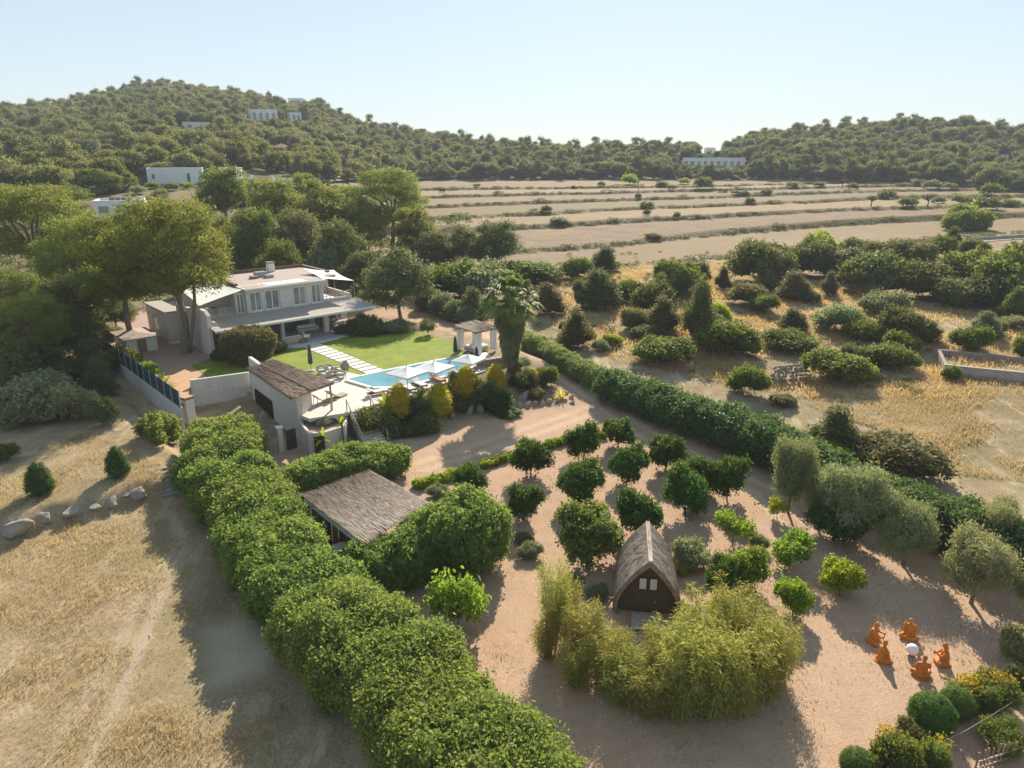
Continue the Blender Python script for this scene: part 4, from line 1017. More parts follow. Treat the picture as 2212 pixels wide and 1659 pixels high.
# dark store doors in the lower long wall
dirw = (W2 - W1); dirw.z = 0; Lw = dirw.length; dirw.normalize(); outw = Vector((dirw.y, -dirw.x, 0))
if outw.dot(Vector((-1, -1, 0))) < 0: outw = -outw
dm = MB(); a = W1 + dirw * (Lw * .10) + outw * .2; b = W1 + dirw * (Lw * .48) + outw * .2
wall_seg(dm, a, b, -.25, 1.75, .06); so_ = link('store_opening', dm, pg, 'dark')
gm = MB()
for k in range(9):
    p = a.lerp(b, k / 8) + outw * .06; gm.beam((p.x, p.y, -.2), (p.x, p.y, 1.7), .05)
link('store_gate', gm, pg, 'wood_dark')
for x, y in ((716, 827), (712, 834)):
    pass
for i, (x, y, zt) in enumerate(((712, 829, RZ_ - .35), (600, 785, RZ_ - .1), (655, 800, RZ_ - .2))):
    p = pl(x, y, zt); mb = MB().tube([(p.x, p.y, TZ), (p.x + .05, p.y, (TZ + zt) / 2), (p.x, p.y, zt)], [.1, .09, .08], 8); link('post', mb, pg, 'wood_grey', smooth=True)
bm_ = pl(676, 868, TZ); bm2 = pl(700, 850, TZ)
mb = MB(); wall_seg(mb, pl(668, 874, TZ), pl(625, 842, TZ), TZ, TZ + 1.0, .5); link('bar_counter', mb, pg, 'plaster_white')
# gate pillar and planter
gp = on(608, 976); t = thing('gate_pillar', 'narrow white gate pillar below the pool house wall', 'pillar', gp, .6)
bevel(link('pillar_body', MB().box(-.2, -.2, -.2, .2, .2, 2.0), t, 'garden_wall'), .02); bevel(link('cap', MB().box(-.26, -.26, 2.003, .26, .26, 2.12), t, 'plaster_white'), .02)
g1 = on(612, 978); t = thing('yard_gate', 'dark timber gate hung on the narrow white pillar', 'gate', g1 + Vector((.25, .2, 0)), .75)
for k in range(5): link('board', MB().box(k * .17, -.025, .12, k * .17 + .16, .025, 1.75), t, 'wood_dark')
link('rail', MB().box(0, .028, .35, .84, .06, .45).box(0, .028, 1.35, .84, .06, 1.45), t, 'wood_dark')
pA, pB, pC, pD = at(652, 903, TZ), at(741, 894, TZ), at(742, 962, 0), at(690, 992, 0)
pq = [at(648, 905, 1.9), at(668, 931, 1.9), at(700, 928, 1.9), at(742, 915, 1.9), at(748, 893, 1.9), at(680, 893, 1.9)]
pc_ = pq[0]
plant_ = thing('planter_wall', 'curved white planter wall at the foot of the pool house', 'planter', (pc_.x, pc_.y, 0))
loc = [Vector((v.x - pc_.x, v.y - pc_.y, 0)) for v in pq]
mb = MB()
for k in range(4):
    wall_seg(mb, loc[k], loc[k + 1], -.3, 1.72 - .002 * k, .24, ext=.1 + .003 * k)
bevel(link('wall_body', mb, plant_, 'garden_wall'), .03)
link('earth_fill', MB().prism([(v.x, v.y) for v in loc], .9, 1.45), plant_, 'soil_pink')
dpl = on(694, 985); ddoor = thing('store_door', 'tall narrow dark doorway in the curved planter wall', 'door', dpl + Vector((0, -.15, 0)), .25)
link('leaf', MB().box(-.32, -.03, 0, .32, .03, 1.62), ddoor, 'dark'); link('frame', MB().box(-.4, -.04, 0, -.325, .04, 1.7).box(.325, -.04, 0, .4, .04, 1.7).box(-.325, -.04, 1.625, .325, .04, 1.7), ddoor, 'wood_dark')
# white yard wall left of the pool house
yw = thing('yard_wall', 'white rendered wall between the yard fence and the pool house', 'wall', at(412, 838, TZ) - Vector((0, 0, TZ)))
o_ = at(412, 838, TZ); q1 = at(412, 838, TZ) - o_; q2 = at(540, 820, TZ) - o_
mb = MB(); wall_seg(mb, q1, q2, -.3, TZ + .75, .3); bevel(link('wall_body', mb, yw, 'garden_wall'), .03)
mb = MB(); wall_seg(mb, q1 + Vector((.05, -.35, 0)), q2 + Vector((-.3, -.35, 0)), -.3, TZ - .35, .38); link('plinth', mb, yw, 'garden_wall')
cw_ = at(402, 868, TZ); t = thing('corner_pillar', 'white corner pillar with brick band where the green fence ends', 'pillar', (cw_.x, cw_.y, 0), -.5)
bevel(link('pillar_body', MB().box(-.5, -.4, -.3, .5, .4, TZ + .3), t, 'plaster_white'), .03); link('brick_band', MB().box(-.52, -.42, TZ + .303, .52, .42, TZ + .42), t, 'terracotta')
bevel(link('cap', MB().box(-.56, -.46, TZ + .423, .56, .46, TZ + .52), t, 'soil'), .03)

# ------------------------------------------------------------------ green windbreak fence on its low wall
fa, fb = at(199, 742, TZ), at(391, 884, TZ)
fn = thing('windbreak_fence', 'dark green mesh fence on a low white wall along the left boundary', 'fence', (fa.x, fa.y, 0))
fb = Vector((fb.x - fa.x, fb.y - fa.y, 0)); fl_ = fb.length
mb = MB(); wall_seg(mb, (0, 0, 0), fb, -.4, TZ + .12, .3); link('base_wall', mb, fn, 'garden_wall')
NP = 15
for k in range(NP + 1):
    p = fb * (k / NP); link('post', MB().box(p.x - .04, p.y - .04, TZ + .121, p.x + .04, p.y + .04, TZ + 1.62), fn, 'post')
    if k < NP:
        mb = MB(); q = fb * ((k + 1) / NP); d = (q - p).normalized(); wall_seg(mb, p + d * .05, q - d * .05, TZ + .125, TZ + 1.55, .03); link('mesh_panel', mb, fn, 'mesh')
# ------------------------------------------------------------------ shed and yard walls
sc_ = at(296, 752, TZ)
sh = thing('yard_shed', 'low shed with a flat earthy roof behind the green fence', 'shed', sc_, -.82)
bevel(link('wall', MB().box(-2.3, -1.5, -.1, 2.3, 1.5, 1.55), sh, 'plaster'), .03)
rf = MB(); rf.add([(-2.6, -1.8, 1.553), (2.6, -1.8, 1.553), (2.6, 1.8, 1.553), (-2.6, 1.8, 1.553), (-2.6, -1.8, 1.65), (2.6, -1.8, 1.65), (2.6, 1.8, 1.65), (-2.6, 1.8, 1.65), (-1.1, 0, 2.0), (1.1, 0, 2.0)],
                  [(3, 2, 1, 0), (0, 1, 5, 4), (1, 2, 6, 5), (2, 3, 7, 6), (3, 0, 4, 7), (4, 5, 9, 8), (5, 6, 9), (6, 7, 8, 9), (7, 4, 8)])
link('roof', rf, sh, 'rooffelt'); link('door', MB().box(2.303, -.5, 0, 2.34, .4, 1.4), sh, 'wood_brown')
yl = at(385, 752, TZ)
for k, (x, y, L, lab) in enumerate(((392, 738, 2.6, 'first pale step of the yard ramp beside the villa end wall'), (382, 727, 2.4, 'second pale step of the yard ramp beside the villa end wall'))):
    p = at(x, y, TZ); t = thing('yard_step', lab, 'step', p, HRZ); bevel(link('tread', MB().box(-L / 2, -.6, 0, L / 2, .6, .14 + .1 * k), t, 'slab'), .02)

# ------------------------------------------------------------------ stairs up from the gravel, with driftwood rails
ST, SB = at(778, 886, TZ), on(812, 962)
stw = 1.75
st = thing('garden_stairs', 'pale timber-edged stairs climbing from the gravel to the pool terrace', 'stairs', (SB.x, SB.y, 0), math.atan2(-(ST.x - SB.x), ST.y - SB.y))
run = math.hypot(ST.x - SB.x, ST.y - SB.y) + .3; NSt = 12
for k in range(NSt):
    y0 = run * k / NSt; z = TZ * (k + 1) / NSt
    s_ = link('stair_tread', MB().box(-stw / 2, y0, max(z - .6, -.2), stw / 2, y0 + run / NSt + .25, z - .05), st, 'wood_grey'); link('nosing', MB().box(-stw / 2 - .05, y0 - .05, z - .048, stw / 2 + .05, y0 + run / NSt, z), s_, 'slab')
rng = random.Random(3)
for s in (-1, 1):
    x = s * (stw / 2 + .15); pts = []
    for k in range(5):
        y = run * k / 4; z = TZ * k / 4; pts.append((x + rng.uniform(-.06, .06), y, z + 1.0 + rng.uniform(-.07, .07)))
        link('rail_post', MB().tube([(x, y, z - .3), (x + rng.uniform(-.05, .05), y, z + .55), (x, y, z + 1.05)], [.05, .045, .04], 6), st, 'wood_grey', smooth=True)
    link('hand_rail', MB().tube(pts, [.045] * 5, 6), st, 'wood_grey', smooth=True)

# ------------------------------------------------------------------ parasols
def parasol(label, x, y, z, half, rz, mat='cloth'):
    c = at(x, y, z); zb = TZ + .03; t = thing('parasol', label, 'parasol', (c.x, c.y, zb), rz)
    h = z - zb
    vs = [(0, 0, h)]; n = 8
    cor = [(-half, -half), (0, -half * .97), (half, -half), (half * .97, 0), (half, half), (0, half * .97), (-half, half), (-half * .97, 0)]
    vs += [(a * .5, b * .5, h - .27) for a, b in cor] + [(a, b, h - .5) for a, b in cor] + [(a, b, h - .66) for a, b in cor]
    fs = [(0, 1 + k, 1 + (k + 1) % 8) for k in range(8)] + [(1 + k, 9 + k, 9 + (k + 1) % 8, 1 + (k + 1) % 8) for k in range(8)] + [(9 + k, 17 + k, 17 + (k + 1) % 8, 9 + (k + 1) % 8) for k in range(8)]
    cano = link('canopy', MB().add(vs, fs), t, mat); sm_ = cano.modifiers.new('thick', 'SOLIDIFY'); sm_.thickness = .015
    link('finial', MB().lathe([(.02, h), (.06, h + .06), (.03, h + .14)], 8), t, 'wood_grey')
    link('pole', MB().tube([(0, 0, 0), (0, 0, h - .02)], [.035, .03], 8), t, 'wood_grey'); bevel(link('base', MB().box(-.4, -.4, 0, .4, .4, .12), t, 'metal'), .03)
    for k in range(8):
        a, b = cor[k]; link('rib', MB().beam((0, 0, h - .05), (a * .97, b * .97, h - .53), .025), t, 'wood_grey')
    return t
parasol('white square parasol leftmost beside the pool', 878, 792, TZ + 2.7, 1.32, .95)
parasol('white square parasol in the middle beside the pool', 937, 781, TZ + 2.7, 1.36, .98)
parasol('white parasol furthest right, next to the palm and gazebo', 1012, 765, TZ + 2.4, 1.2, 1.05)
def closed_parasol(label, x, y, h, mat):
    p = at(x, y, TZ + .03); t = thing('closed_parasol', label, 'parasol', p)
    link('folded_cloth', MB().lathe([(.1, h * .25), (.24, h * .3), (.2, h * .6), (.13, h * .9), (.03, h)], 12), t, mat, smooth=True)
    link('pole', MB().tube([(0, 0, 0), (0, 0, h + .1)], [.035, .03], 8), t, 'wood_grey'); bevel(link('base', MB().box(-.35, -.35, 0, .35, .35, .1), t, 'metal'), .03)
closed_parasol('closed grey parasol on the lawn behind the reed-roofed pool house', 672, 801, 2.7, 'navy')
closed_parasol('closed black parasol at the lawn corner near the gazebo', 984, 772, 2.3, 'metal_dark')
closed_parasol('closed black parasol standing among plants near the palm', 1030, 800, 2.4, 'metal_dark')
# sunbeds along the near side
def lounger(label, x, y, rz, grp=None, mat='cloth'):
    p = at(x, y, TZ + .035); t = thing('sun_lounger', label, 'sun lounger', p, rz, grp)
    bevel(link('frame', MB().box(-.35, -1.0, .2, .35, .9, .27), t, 'wood_brown'), .01); bevel(link('mattress', MB().box(-.33, -.98, .273, .33, .3, .38), t, mat), .04, 2)
    bk = MB().add([(-.33, .31, .273), (.33, .31, .273), (.33, .95, .62), (-.33, .95, .62), (-.33, .26, .37), (.33, .26, .37), (.33, .9, .72), (-.33, .9, .72)], [(3, 2, 1, 0), (4, 5, 6, 7), (0, 1, 5, 4), (1, 2, 6, 5), (2, 3, 7, 6), (3, 0, 4, 7)])
    bevel(link('back_cushion', bk, t, mat), .03, 2)
    for sx in (-.3, .3):
        for sy in (-.85, .75): link('leg', MB().box(sx - .03, sy - .03, 0, sx + .03, sy + .03, .2), t, 'wood_brown')
for k, (x, y) in enumerate(((880, 842), (905, 834), (945, 824), (985, 812))):
    lounger('sun lounger half hidden behind the golden shrubs on the pool edge', x, y, .7, 'sun loungers behind the golden shrubs', 'terracotta' if k == 2 else 'cloth')
lounger('low lounger alone on the white paving at the pool corner', 815, 852, 2.2)
# rattan armchairs and driftwood table behind the pool house
for k, (x, y, a) in enumerate(((695, 808, .4), (712, 804, 1.2), (728, 808, 2.0), (738, 815, 3.0), (705, 816, -.6))):
    p = at(x, y, TZ + .035); t = thing('rattan_armchair', 'woven armchair around the driftwood table behind the pool house', 'armchair', p, a, 'woven armchairs behind the pool house')
    bevel(link('seat', MB().box(-.35, -.35, .2, .35, .35, .42), t, 'wood_grey'), .06, 2); bk = link('backrest', MB().tube([(-.36, -.3, .5), (-.38, .2, .62), (0, .4, .75), (.38, .2, .62), (.36, -.3, .5)], [.09, .1, .12, .1, .09], 8), t, 'wood_grey', smooth=True)
    link('cushion', MB().box(-.3, -.3, .423, .3, .28, .52), t, 'cloth')
    for sx in (-.28, .28):
        for sy in (-.28, .28): link('leg', MB().box(sx - .03, sy - .03, 0, sx + .03, sy + .03, .2), t, 'wood_grey')
table('driftwood table among the woven armchairs', at(717, 811, TZ + .035), .5, 1.1, .8, .45, 'wood_grey')
pt = at(746, 800, TZ + .035); t = thing('stone_jar', 'round stone jar at the lower end of the slab path', 'jar', pt)
link('jar_body', MB().lathe([(.22, 0), (.42, .25), (.46, .5), (.3, .78), (.24, .84), (.28, .92), (.2, .92), (.18, .8)], 16), t, 'rock', smooth=True)
# canvas loungers on the paving in front of the pool house
for k, (x, y, a, lab) in enumerate(((728, 858, 2.6, 'low canvas beach chair on the white paving, nearer the stairs'), (702, 868, 2.4, 'low canvas beach chair on the white paving, nearer the pool house'))):
    p = at(x, y, TZ + .035); t = thing('beach_chair', lab, 'beach chair', p, a)
    vs = []; pr = [(-1.0, .12), (-.5, .1), (0, .12), (.4, .3), (.8, .62), (1.0, .85)]
    for yy, zz in pr: vs += [(-.4, yy, zz), (.4, yy, zz)]
    o = link('canvas', MB().add(vs, [(2 * i, 2 * i + 1, 2 * i + 3, 2 * i + 2) for i in range(5)]), t, 'soil' if k else 'thatch_pale'); o.modifiers.new('thick', 'SOLIDIFY').thickness = .05
    link('prop', MB().beam((-.3, .9, 0), (-.3, .85, .62), .05).beam((.3, .9, 0), (.3, .85, .62), .05), t, 'wood_grey')
# ------------------------------------------------------------------ gazebo
gc = at(1030, 756, TZ); gb = thing('gazebo', 'small straw-roofed gazebo with white curtains beside the palm', 'gazebo', gc, .78)
straw_roof(gb, [(-1.6, -1.6, 2.55), (1.6, -1.6, 2.55), (1.6, 1.6, 2.7), (-1.6, 1.6, 2.7)], 'thatch_pale', 'strand', .14, 70, 9, name='reed_roof')
for sx in (-1, 1):
    for sy in (-1, 1):
        link('post', MB().box(sx * 1.4 - .12, sy * 1.4 - .12, 0, sx * 1.4 + .12, sy * 1.4 + .12, 2.3), gb, 'plaster_white')
        vs = []; n = 9
        for k in range(n): vs += [(sx * 1.22 - sx * k * .08, sy * 1.42 + .05 * math.sin(k * 2.2), z) for z in (.1, 2.28)]
        o = link('curtain', MB().add(vs, [(2 * k, 2 * k + 2, 2 * k + 3, 2 * k + 1) for k in range(n - 1)]), gb, 'cloth'); o.modifiers.new('thick', 'SOLIDIFY').thickness = .02
link('beam', MB().box(-1.6, -1.52, 2.303, 1.6, -1.3, 2.42).box(-1.6, 1.3, 2.303, 1.6, 1.52, 2.42), gb, 'wood')
link('day_bed', MB().box(-1.0, -.8, 0, 1.0, .9, .4), gb, 'wood_grey'); bevel(link('mattress', MB().box(-.95, -.78, .403, .95, .88, .58), gb, 'cloth'), .05, 2)
bw = at(1062, 790, TZ); t = thing('stone_bench_wall', 'low rough stone wall between the gazebo and the palm', 'wall', bw, .55)
rng = random.Random(8)
for r in range(3):
    for k in range(6):
        x0 = -1.9 + k * .62 + (.3 if r % 2 else 0); link('stone', MB().box(x0 + .02, -.25 + rng.uniform(-.04, .04), r * .26 + .003 * k, x0 + .58 + rng.uniform(-.04, .02), .25 + rng.uniform(-.04, .04), r * .26 + .24), t, 'rock_pink')

# ------------------------------------------------------------------ thatched shelter in the garden
SZ = 2.5
sa, sb, scn, sd = (at(x, y, SZ) for x, y in ((657, 1076), (802, 1017), (926, 1086), (776, 1168)))
so2 = at(790, 1087, 0)
sh2 = thing('thatched_shelter', 'square straw-roofed garden shelter between the clipped hedges', 'shelter', (so2.x, so2.y, 0))
L4 = [Vector((v.x - so2.x, v.y - so2.y, SZ)) for v in (sa, sb, scn, sd)]
straw_roof(sh2, [L4[1], L4[0], L4[3], L4[2]], 'thatch_pale', 'strand', .14, 230, 15, over=.3, length=.9)
eb = MB()
for k in range(4): eb.beam(L4[k] - Vector((0, 0, .2)), L4[(k + 1) % 4] - Vector((0, 0, .2)), .1, .12)
link('eave_beam', eb, sh2, 'post')
cen = sum(L4, Vector()) / 4
for v in L4:
    p = v.lerp(cen, .06); link('post', MB().box(p.x - .07, p.y - .07, 0, p.x + .07, p.y + .07, SZ - .25), sh2, 'wood_dark')
e0, e1 = L4[0].lerp(cen, .1), L4[3].lerp(cen, .1)
for k in range(7):
    a = e0.lerp(e1, k / 7 + .01); b = e0.lerp(e1, (k + 1) / 7 - .01); mb = MB(); wall_seg(mb, a, b, .02, SZ - .3, .05); link('side_panel', mb, sh2, 'wood_dark' if k % 3 else 'thatch_brown')
pv = at(700, 1178, 0)
mb = MB().prism([(v.x, v.y) for v in (at(660, 1130, 0), at(705, 1120, 0), at(790, 1200, 0), at(745, 1215, 0))], .02, .07)
tag(link('shelter_paving', mb, None, 'patio'), 'grey paving beside the straw-roofed shelter', kind='structure')
cap = on(742, 1226); t = thing('shelter_gatepost', 'square pillar top showing between the hedges beside the shelter', 'pillar', cap, .6); bevel(link('pillar_body', MB().box(-.4, -.3, 0, .4, .3, 1.3), t, 'concrete'), .03); bevel(link('cap', MB().box(-.5, -.4, 1.303, .5, .4, 1.4), t, 'wood_grey'), .02)
px_ = on(705, 1108)
t = thing('folding_chair', 'pale folding chair under the edge of the straw-roofed shelter', 'chair', at(690, 1118, .02), .6)
link('seat', MB().box(-.3, -.3, .4, .3, .3, .46), t, 'cloth'); link('backrest', MB().box(-.3, .25, .47, .3, .31, 1.0), t, 'cloth'); 
for sx in (-.25, .25): link('leg', MB().beam((sx, -.3, 0), (sx, .25, .44), .04).beam((sx, .3, 0), (sx, -.25, .4), .04), t, 'metal')

# ------------------------------------------------------------------ A-shaped straw hut
hf = at(1396, 1322, 0)
hut = thing('straw_hut', 'pointed straw hut with a dark timber front and two small panes', 'hut', hf, -.15)
HW, HH, HLn = 1.62, 3.35, 3.6
def prof(t, k=1.0):      # t 0 at the base .. 1 at the ridge
    return HW * k * (1 - t ** 1.8) ** .92 * (1 + .10 * math.sin(math.pi * t)), HH * (.985 * t + .015) * (1 + (k - 1) * .6)
def shell(k0, y0, y1, k1=None, n=22, thick=.2, sagy=.0):
    mb = MB(); k1 = k1 or k0; rows = []
    for y, k in ((y0, k0), (y1, k1)):
        out = [(-prof(i / n, k)[0], prof(i / n, k)[1]) for i in range(n)] + [(prof(i / n, k)[0], prof(i / n, k)[1]) for i in range(n, -1, -1)]
        rows.append([(x, y + (-.35 * (z / HH) if y == y0 else 0) * sagy, z) for x, z in out])
    m = len(rows[0]); kin = .9
    inner = [[(x * kin, y, z * kin) for x, y, z in r] for r in rows]
    vs = rows[0] + rows[1] + inner[0] + inner[1]
    fs = []
    for i in range(m - 1):
        fs += [(i, i + 1, m + i + 1, m + i), (2 * m + i, 3 * m + i, 3 * m + i + 1, 2 * m + i + 1), (i, 2 * m + i, 2 * m + i + 1, i + 1), (m + i, m + i + 1, 3 * m + i + 1, 3 * m + i)]
    return mb.add(vs, fs)
rng2 = np.random.RandomState(4)
for i, (k, y0, y1) in enumerate(((1.0, -.35, 1.35), (.965, .95, 2.6), (.93, 2.2, HLn))):
    th_ = link('thatch', shell(k, y0, y1, k * .985, sagy=1.0 if i == 0 else .3), hut, 'thatch')
    n = 2600; f = Fol(50 + i); tt_ = rng2.rand(n) ** .8 * .97; sgn = np.where(rng2.rand(n) < .5, -1, 1); yy = y0 + (y1 - y0) * rng2.rand(n)
    X = np.array([prof(a, k)[0] for a in tt_]); Zz = np.array([prof(a, k)[1] for a in tt_]); X2 = np.array([prof(min(a + .03, 1), k)[0] for a in tt_]); Z2 = np.array([prof(min(a + .03, 1), k)[1] for a in tt_])
    yy = yy - (.35 if i == 0 else .1) * (Zz / HH) * (1 - (yy - y0) / (y1 - y0))
    P = np.stack([sgn * (X + .03), yy, Zz + .01], 1); al = np.stack([sgn * (X2 - X), rng2.normal(size=n) * .012, Z2 - Zz], 1)
    Nn = np.stack([sgn * (Z2 - Zz), rng2.normal(size=n) * .03, -(X2 - X)], 1)
    f.leaves(P, nrm(Nn) + rng2.normal(size=(n, 3)) * .15, np.full(n, .34), .045, along=al, fold=.05)
    q = link('straw', f.mesh('straw'), th_, 'strand'); q['kind'] = 'stuff'
link('ridge_board', MB().beam((0, -.78, HH + .02), (0, HLn, HH * .93 + .04), .2, .1), hut, 'wood_grey')
gw = MB(); ng_ = 16; out = [(-prof(i / ng_, .88)[0], prof(i / ng_, .88)[1]) for i in range(ng_ + 1)] + [(prof(i / ng_, .88)[0], prof(i / ng_, .88)[1]) for i in range(ng_ - 1, -1, -1)]
m = len(out); gw.add([(x, .0, z) for x, z in out] + [(x, .06, z) for x, z in out], [tuple(range(m)), tuple(reversed(range(m, 2 * m)))] + [(i, m + i, m + (i + 1) % m, (i + 1) % m) for i in range(m)])
gwo = link('front_wall', gw, hut, 'wood_hut')
for k in range(9):
    x = -1.1 + k * .275; zt = HH * .88 * (1 - min(abs(x) / 1.5, 1)) ** .55 - .12
    if zt > .3: link('plank', MB().box(x - .125, -.025 - .004 * (k % 2), .04, x + .125, -.003, zt), gwo, 'wood_hut')
bw2 = MB().add([(-prof(i / ng_, .84)[0] if False else x * .95, HLn - .12, z * .95) for i, (x, z) in enumerate(out)] + [(x * .95, HLn - .06, z * .95) for x, z in out], [tuple(range(m)), tuple(reversed(range(m, 2 * m)))] + [(i, m + i, m + (i + 1) % m, (i + 1) % m) for i in range(m)])
link('back_wall', bw2, hut, 'wood_dark')
for s in (-1, 1):
    x0 = s * .26; fr = MB().box(x0 - .21, -.075, 1.32, x0 - .17, -.034, 2.02).box(x0 + .17, -.075, 1.32, x0 + .21, -.034, 2.02).box(x0 - .17, -.075, 1.32, x0 + .17, -.034, 1.36).box(x0 - .17, -.075, 1.98, x0 + .17, -.034, 2.02)
    wn_ = link('window', fr, hut, 'wood_dark'); link('pane', MB().box(x0 - .17, -.06, 1.36, x0 + .17, -.035, 1.98), wn_, 'lampwhite')  # panes coloured plain white in place of their bright reflection
dr = link('door', MB().box(-.5, -.06, .05, .5, -.033, 1.2), hut, 'wood_hut'); link('handle', MB().box(.36, -.1, .6, .42, -.062, .75), dr, 'metal')
dk = on(1395, 1352); t = thing('hut_deck', 'little slatted timber deck in front of the straw hut', 'deck', Vector((hf.x - .2, hf.y - 1.6, .02)), -.15)
for k in range(7): link('plank', MB().box(-.8, k * .2, .06, .8, k * .2 + .17, .1), t, 'wood_grey')
link('bearer', MB().box(-.7, 0, 0, -.6, 1.37, .058).box(.6, 0, 0, .7, 1.37, .058), t, 'wood_grey')
# ------------------------------------------------------------------ hedges
def lump_blobs(rng, c, r, h, n=6, squash=1.0, rag=.2):
    """rounded mass r wide, h tall, standing at c (local)"""
    out = [(c[0], c[1], c[2] + h * .48, r * .86, r * .86, h * .5)]
    for k in range(n):
        a = 6.283 * (k + rng.uniform(-.35, .35)) / n; q = r * rng.uniform(.4, .62); rr = r * rng.uniform(.36, .52)
        out.append((c[0] + math.cos(a) * q, c[1] + math.sin(a) * q, c[2] + h * rng.uniform(.35, .92 - .35 * rr / h), rr, rr, rr * rng.uniform(.7, .95)))
    return out
def hedge(name, label, lumps, mat, seed, leaf=.10, cover=2.6, clr=.12, group=None, rag=6, asp=.5, jit=.75, cat='hedge', depth=.2):
    """lumps: (picture x, picture y on the ground, width px, height m)"""
    rng = random.Random(seed); g0 = on(lumps[0][0], lumps[0][1])
    t = thing(name, label, cat, g0, 0, group); bl = []
    for x, y, w, h in lumps:
        g = on(x, y); r = w * proj(g)[2] / FPX / 2; bl += lump_blobs(rng, g - g0, r, h, rag)
    area = sum(4 * math.pi * ((b[3] * b[5]) ** .8 + (b[3] * b[4]) ** .8 + (b[4] * b[5]) ** .8) / 3 for b in bl) * .45
    n = int(area * cover / (2 * leaf * leaf * asp)); per = 16
    f = Fol(seed); f.core(bl, .80); f.crown(bl, max(n // per, 20), per, clr, leaf, asp, low=-.7, depth=depth, jit=jit)
    link('foliage', f.mesh('hedge_foliage'), t, mat); return t
ORD = ['first', 'second', 'third', 'fourth', 'fifth', 'sixth', 'seventh', 'eighth', 'ninth', 'tenth', 'eleventh', 'twelfth']
LH = [(345, 948, 85, 2.3), (476, 992, 185, 3.2), (495, 1052, 195, 2.9), (528, 1112, 200, 2.9), (562, 1175, 210, 2.9), (602, 1240, 220, 2.9), (655, 1315, 225, 2.9), (735, 1405, 245, 3.1), (815, 1495, 285, 3.3), (900, 1590, 315, 3.4), (990, 1695, 335, 3.5), (1090, 1800, 340, 3.5)]
hr_ = random.Random(2)
for k, (x, y, w, h) in enumerate(LH):
    nx, ny, nw, nh = LH[k + 1] if k + 1 < len(LH) and k else (x, y, w, h)
    lumps = [(x + (nx - x) * f + hr_.uniform(-.06, .06) * w, y + (ny - y) * f, (w + (nw - w) * f) * hr_.uniform(.8, .95), (h + (nh - h) * f) * hr_.uniform(.9, 1.03)) for f in (0, .25, .5, .75)]
    lumps += [(x + hr_.uniform(-.42, .42) * w, y + hr_.uniform(-.05, .2) * w, w * hr_.uniform(.25, .45), h * hr_.uniform(.6, 1.0)) for _ in range(7)]
    hedge('hedge_shrub', '%s clipped green shrub of the long hedge, counting from the green fence' % ORD[k], lumps if k else lumps[:1] + lumps[4:],
          'hedge', 100 + k, leaf=.10 if k < 7 else .086, cover=.85, clr=.14, group='clipped shrubs of the long hedge', depth=.3)
hedge('clipped_bush', 'large domed clipped bush in front of the straw shelter roof', [(1008, 1225, 185, 4.3), (965, 1228, 125, 3.7), (1052, 1218, 105, 3.6), (1005, 1205, 120, 4.5)], 'hedge', 131, .095, 1.7, cat='bush')
hedge('clipped_bush', 'lower rounded bush covering the near corner of the straw shelter', [(830, 1255, 150, 2.3), (885, 1250, 150, 2.7), (795, 1240, 80, 1.9), (905, 1210, 100, 2.8)], 'hedge', 132, .095, 1.7, cat='bush')
hedge('clipped_hedge', 'curving bright hedge behind the straw shelter', [(640, 1068, 110, 1.7), (665, 1058, 110, 1.9), (690, 1050, 115, 2.0), (718, 1042, 115, 2.0), (745, 1035, 120, 2.1), (800, 1028, 125, 2.2), (845, 1024, 90, 2.0)], 'hedge', 133, .095, 1.7)
hedge('edging_hedge', 'low bright edging plants between gravel drive and orchard, lower stretch', [(908, 1052, 34, .5), (932, 1047, 36, .55), (956, 1040, 34, .5), (978, 1030, 34, .55)], 'bright', 134, .07, 2.6, .06)
hedge('edging_hedge', 'low bright edging plants between gravel drive and orchard, middle stretch', [(1050, 1009, 26, .45), (1068, 1003, 26, .45), (1086, 996, 28, .5), (1104, 990, 26, .45)], 'bright', 135, .07, 2.6, .06)
hedge('edging_hedge', 'low bright edging plants between gravel drive and orchard, upper stretch', [(1186, 966, 26, .5), (1204, 961, 28, .5), (1222, 957, 26, .5), (1300, 946, 20, .5)], 'bright', 136, .07, 2.6, .06)
RH = [(1325, 868, 90, 3.0), (1365, 885, 95, 3.1), (1408, 903, 100, 3.2), (1452, 921, 105, 3.3), (1498, 940, 108, 3.3), (1545, 958, 110, 3.3), (1592, 978, 112, 3.3), (1640, 998, 115, 3.3), (1690, 1018, 118, 3.3), (1740, 1040, 120, 3.2), (1795, 1066, 120, 3.0)]
hedge('boundary_hedge', 'tall dark green hedge along the right side of the drive, upper half', RH, 'laurel', 141, .115, 1.6, .16)
RH2 = [(1850, 1092, 125, 2.8), (1905, 1118, 125, 2.7), (1962, 1145, 130, 2.7), (2020, 1170, 135, 2.8), (2080, 1194, 140, 2.9), (2140, 1220, 145, 2.9), (2205, 1246, 150, 2.9), (2280, 1280, 150, 2.9)]
hedge('boundary_hedge', 'dark green hedge behind the olive trees, lower right half', RH2, 'laurel', 142, .105, 1.6, .16)
hedge('reed_hedge', 'pale green reedy hedge running from the palm to the tall dark hedge', [(1138 + 160 * f / 15, 751 + 91 * f / 15 + (f % 3) * 1.5, 40 + f * .8, 1.75 + .25 * ((f * 7) % 5) / 4) for f in range(16)], 'reedy', 143, .17, 2.0, .14, asp=.2)
hedge('drive_hedge', 'grey-green oleander hedge along the drive behind the lawn', [(925, 668, 60, 2.6), (955, 680, 60, 2.7), (985, 693, 55, 2.6), (1010, 704, 50, 2.4)], 'sage', 144, .14, 2.4, .16, asp=.3)
plant('yellow_shrub', 'yellow-green shrub leaning out of the hedge above the first olive', 'shrub', 'bush', 1790, 940, 1010, 95, 'bright', var=1)
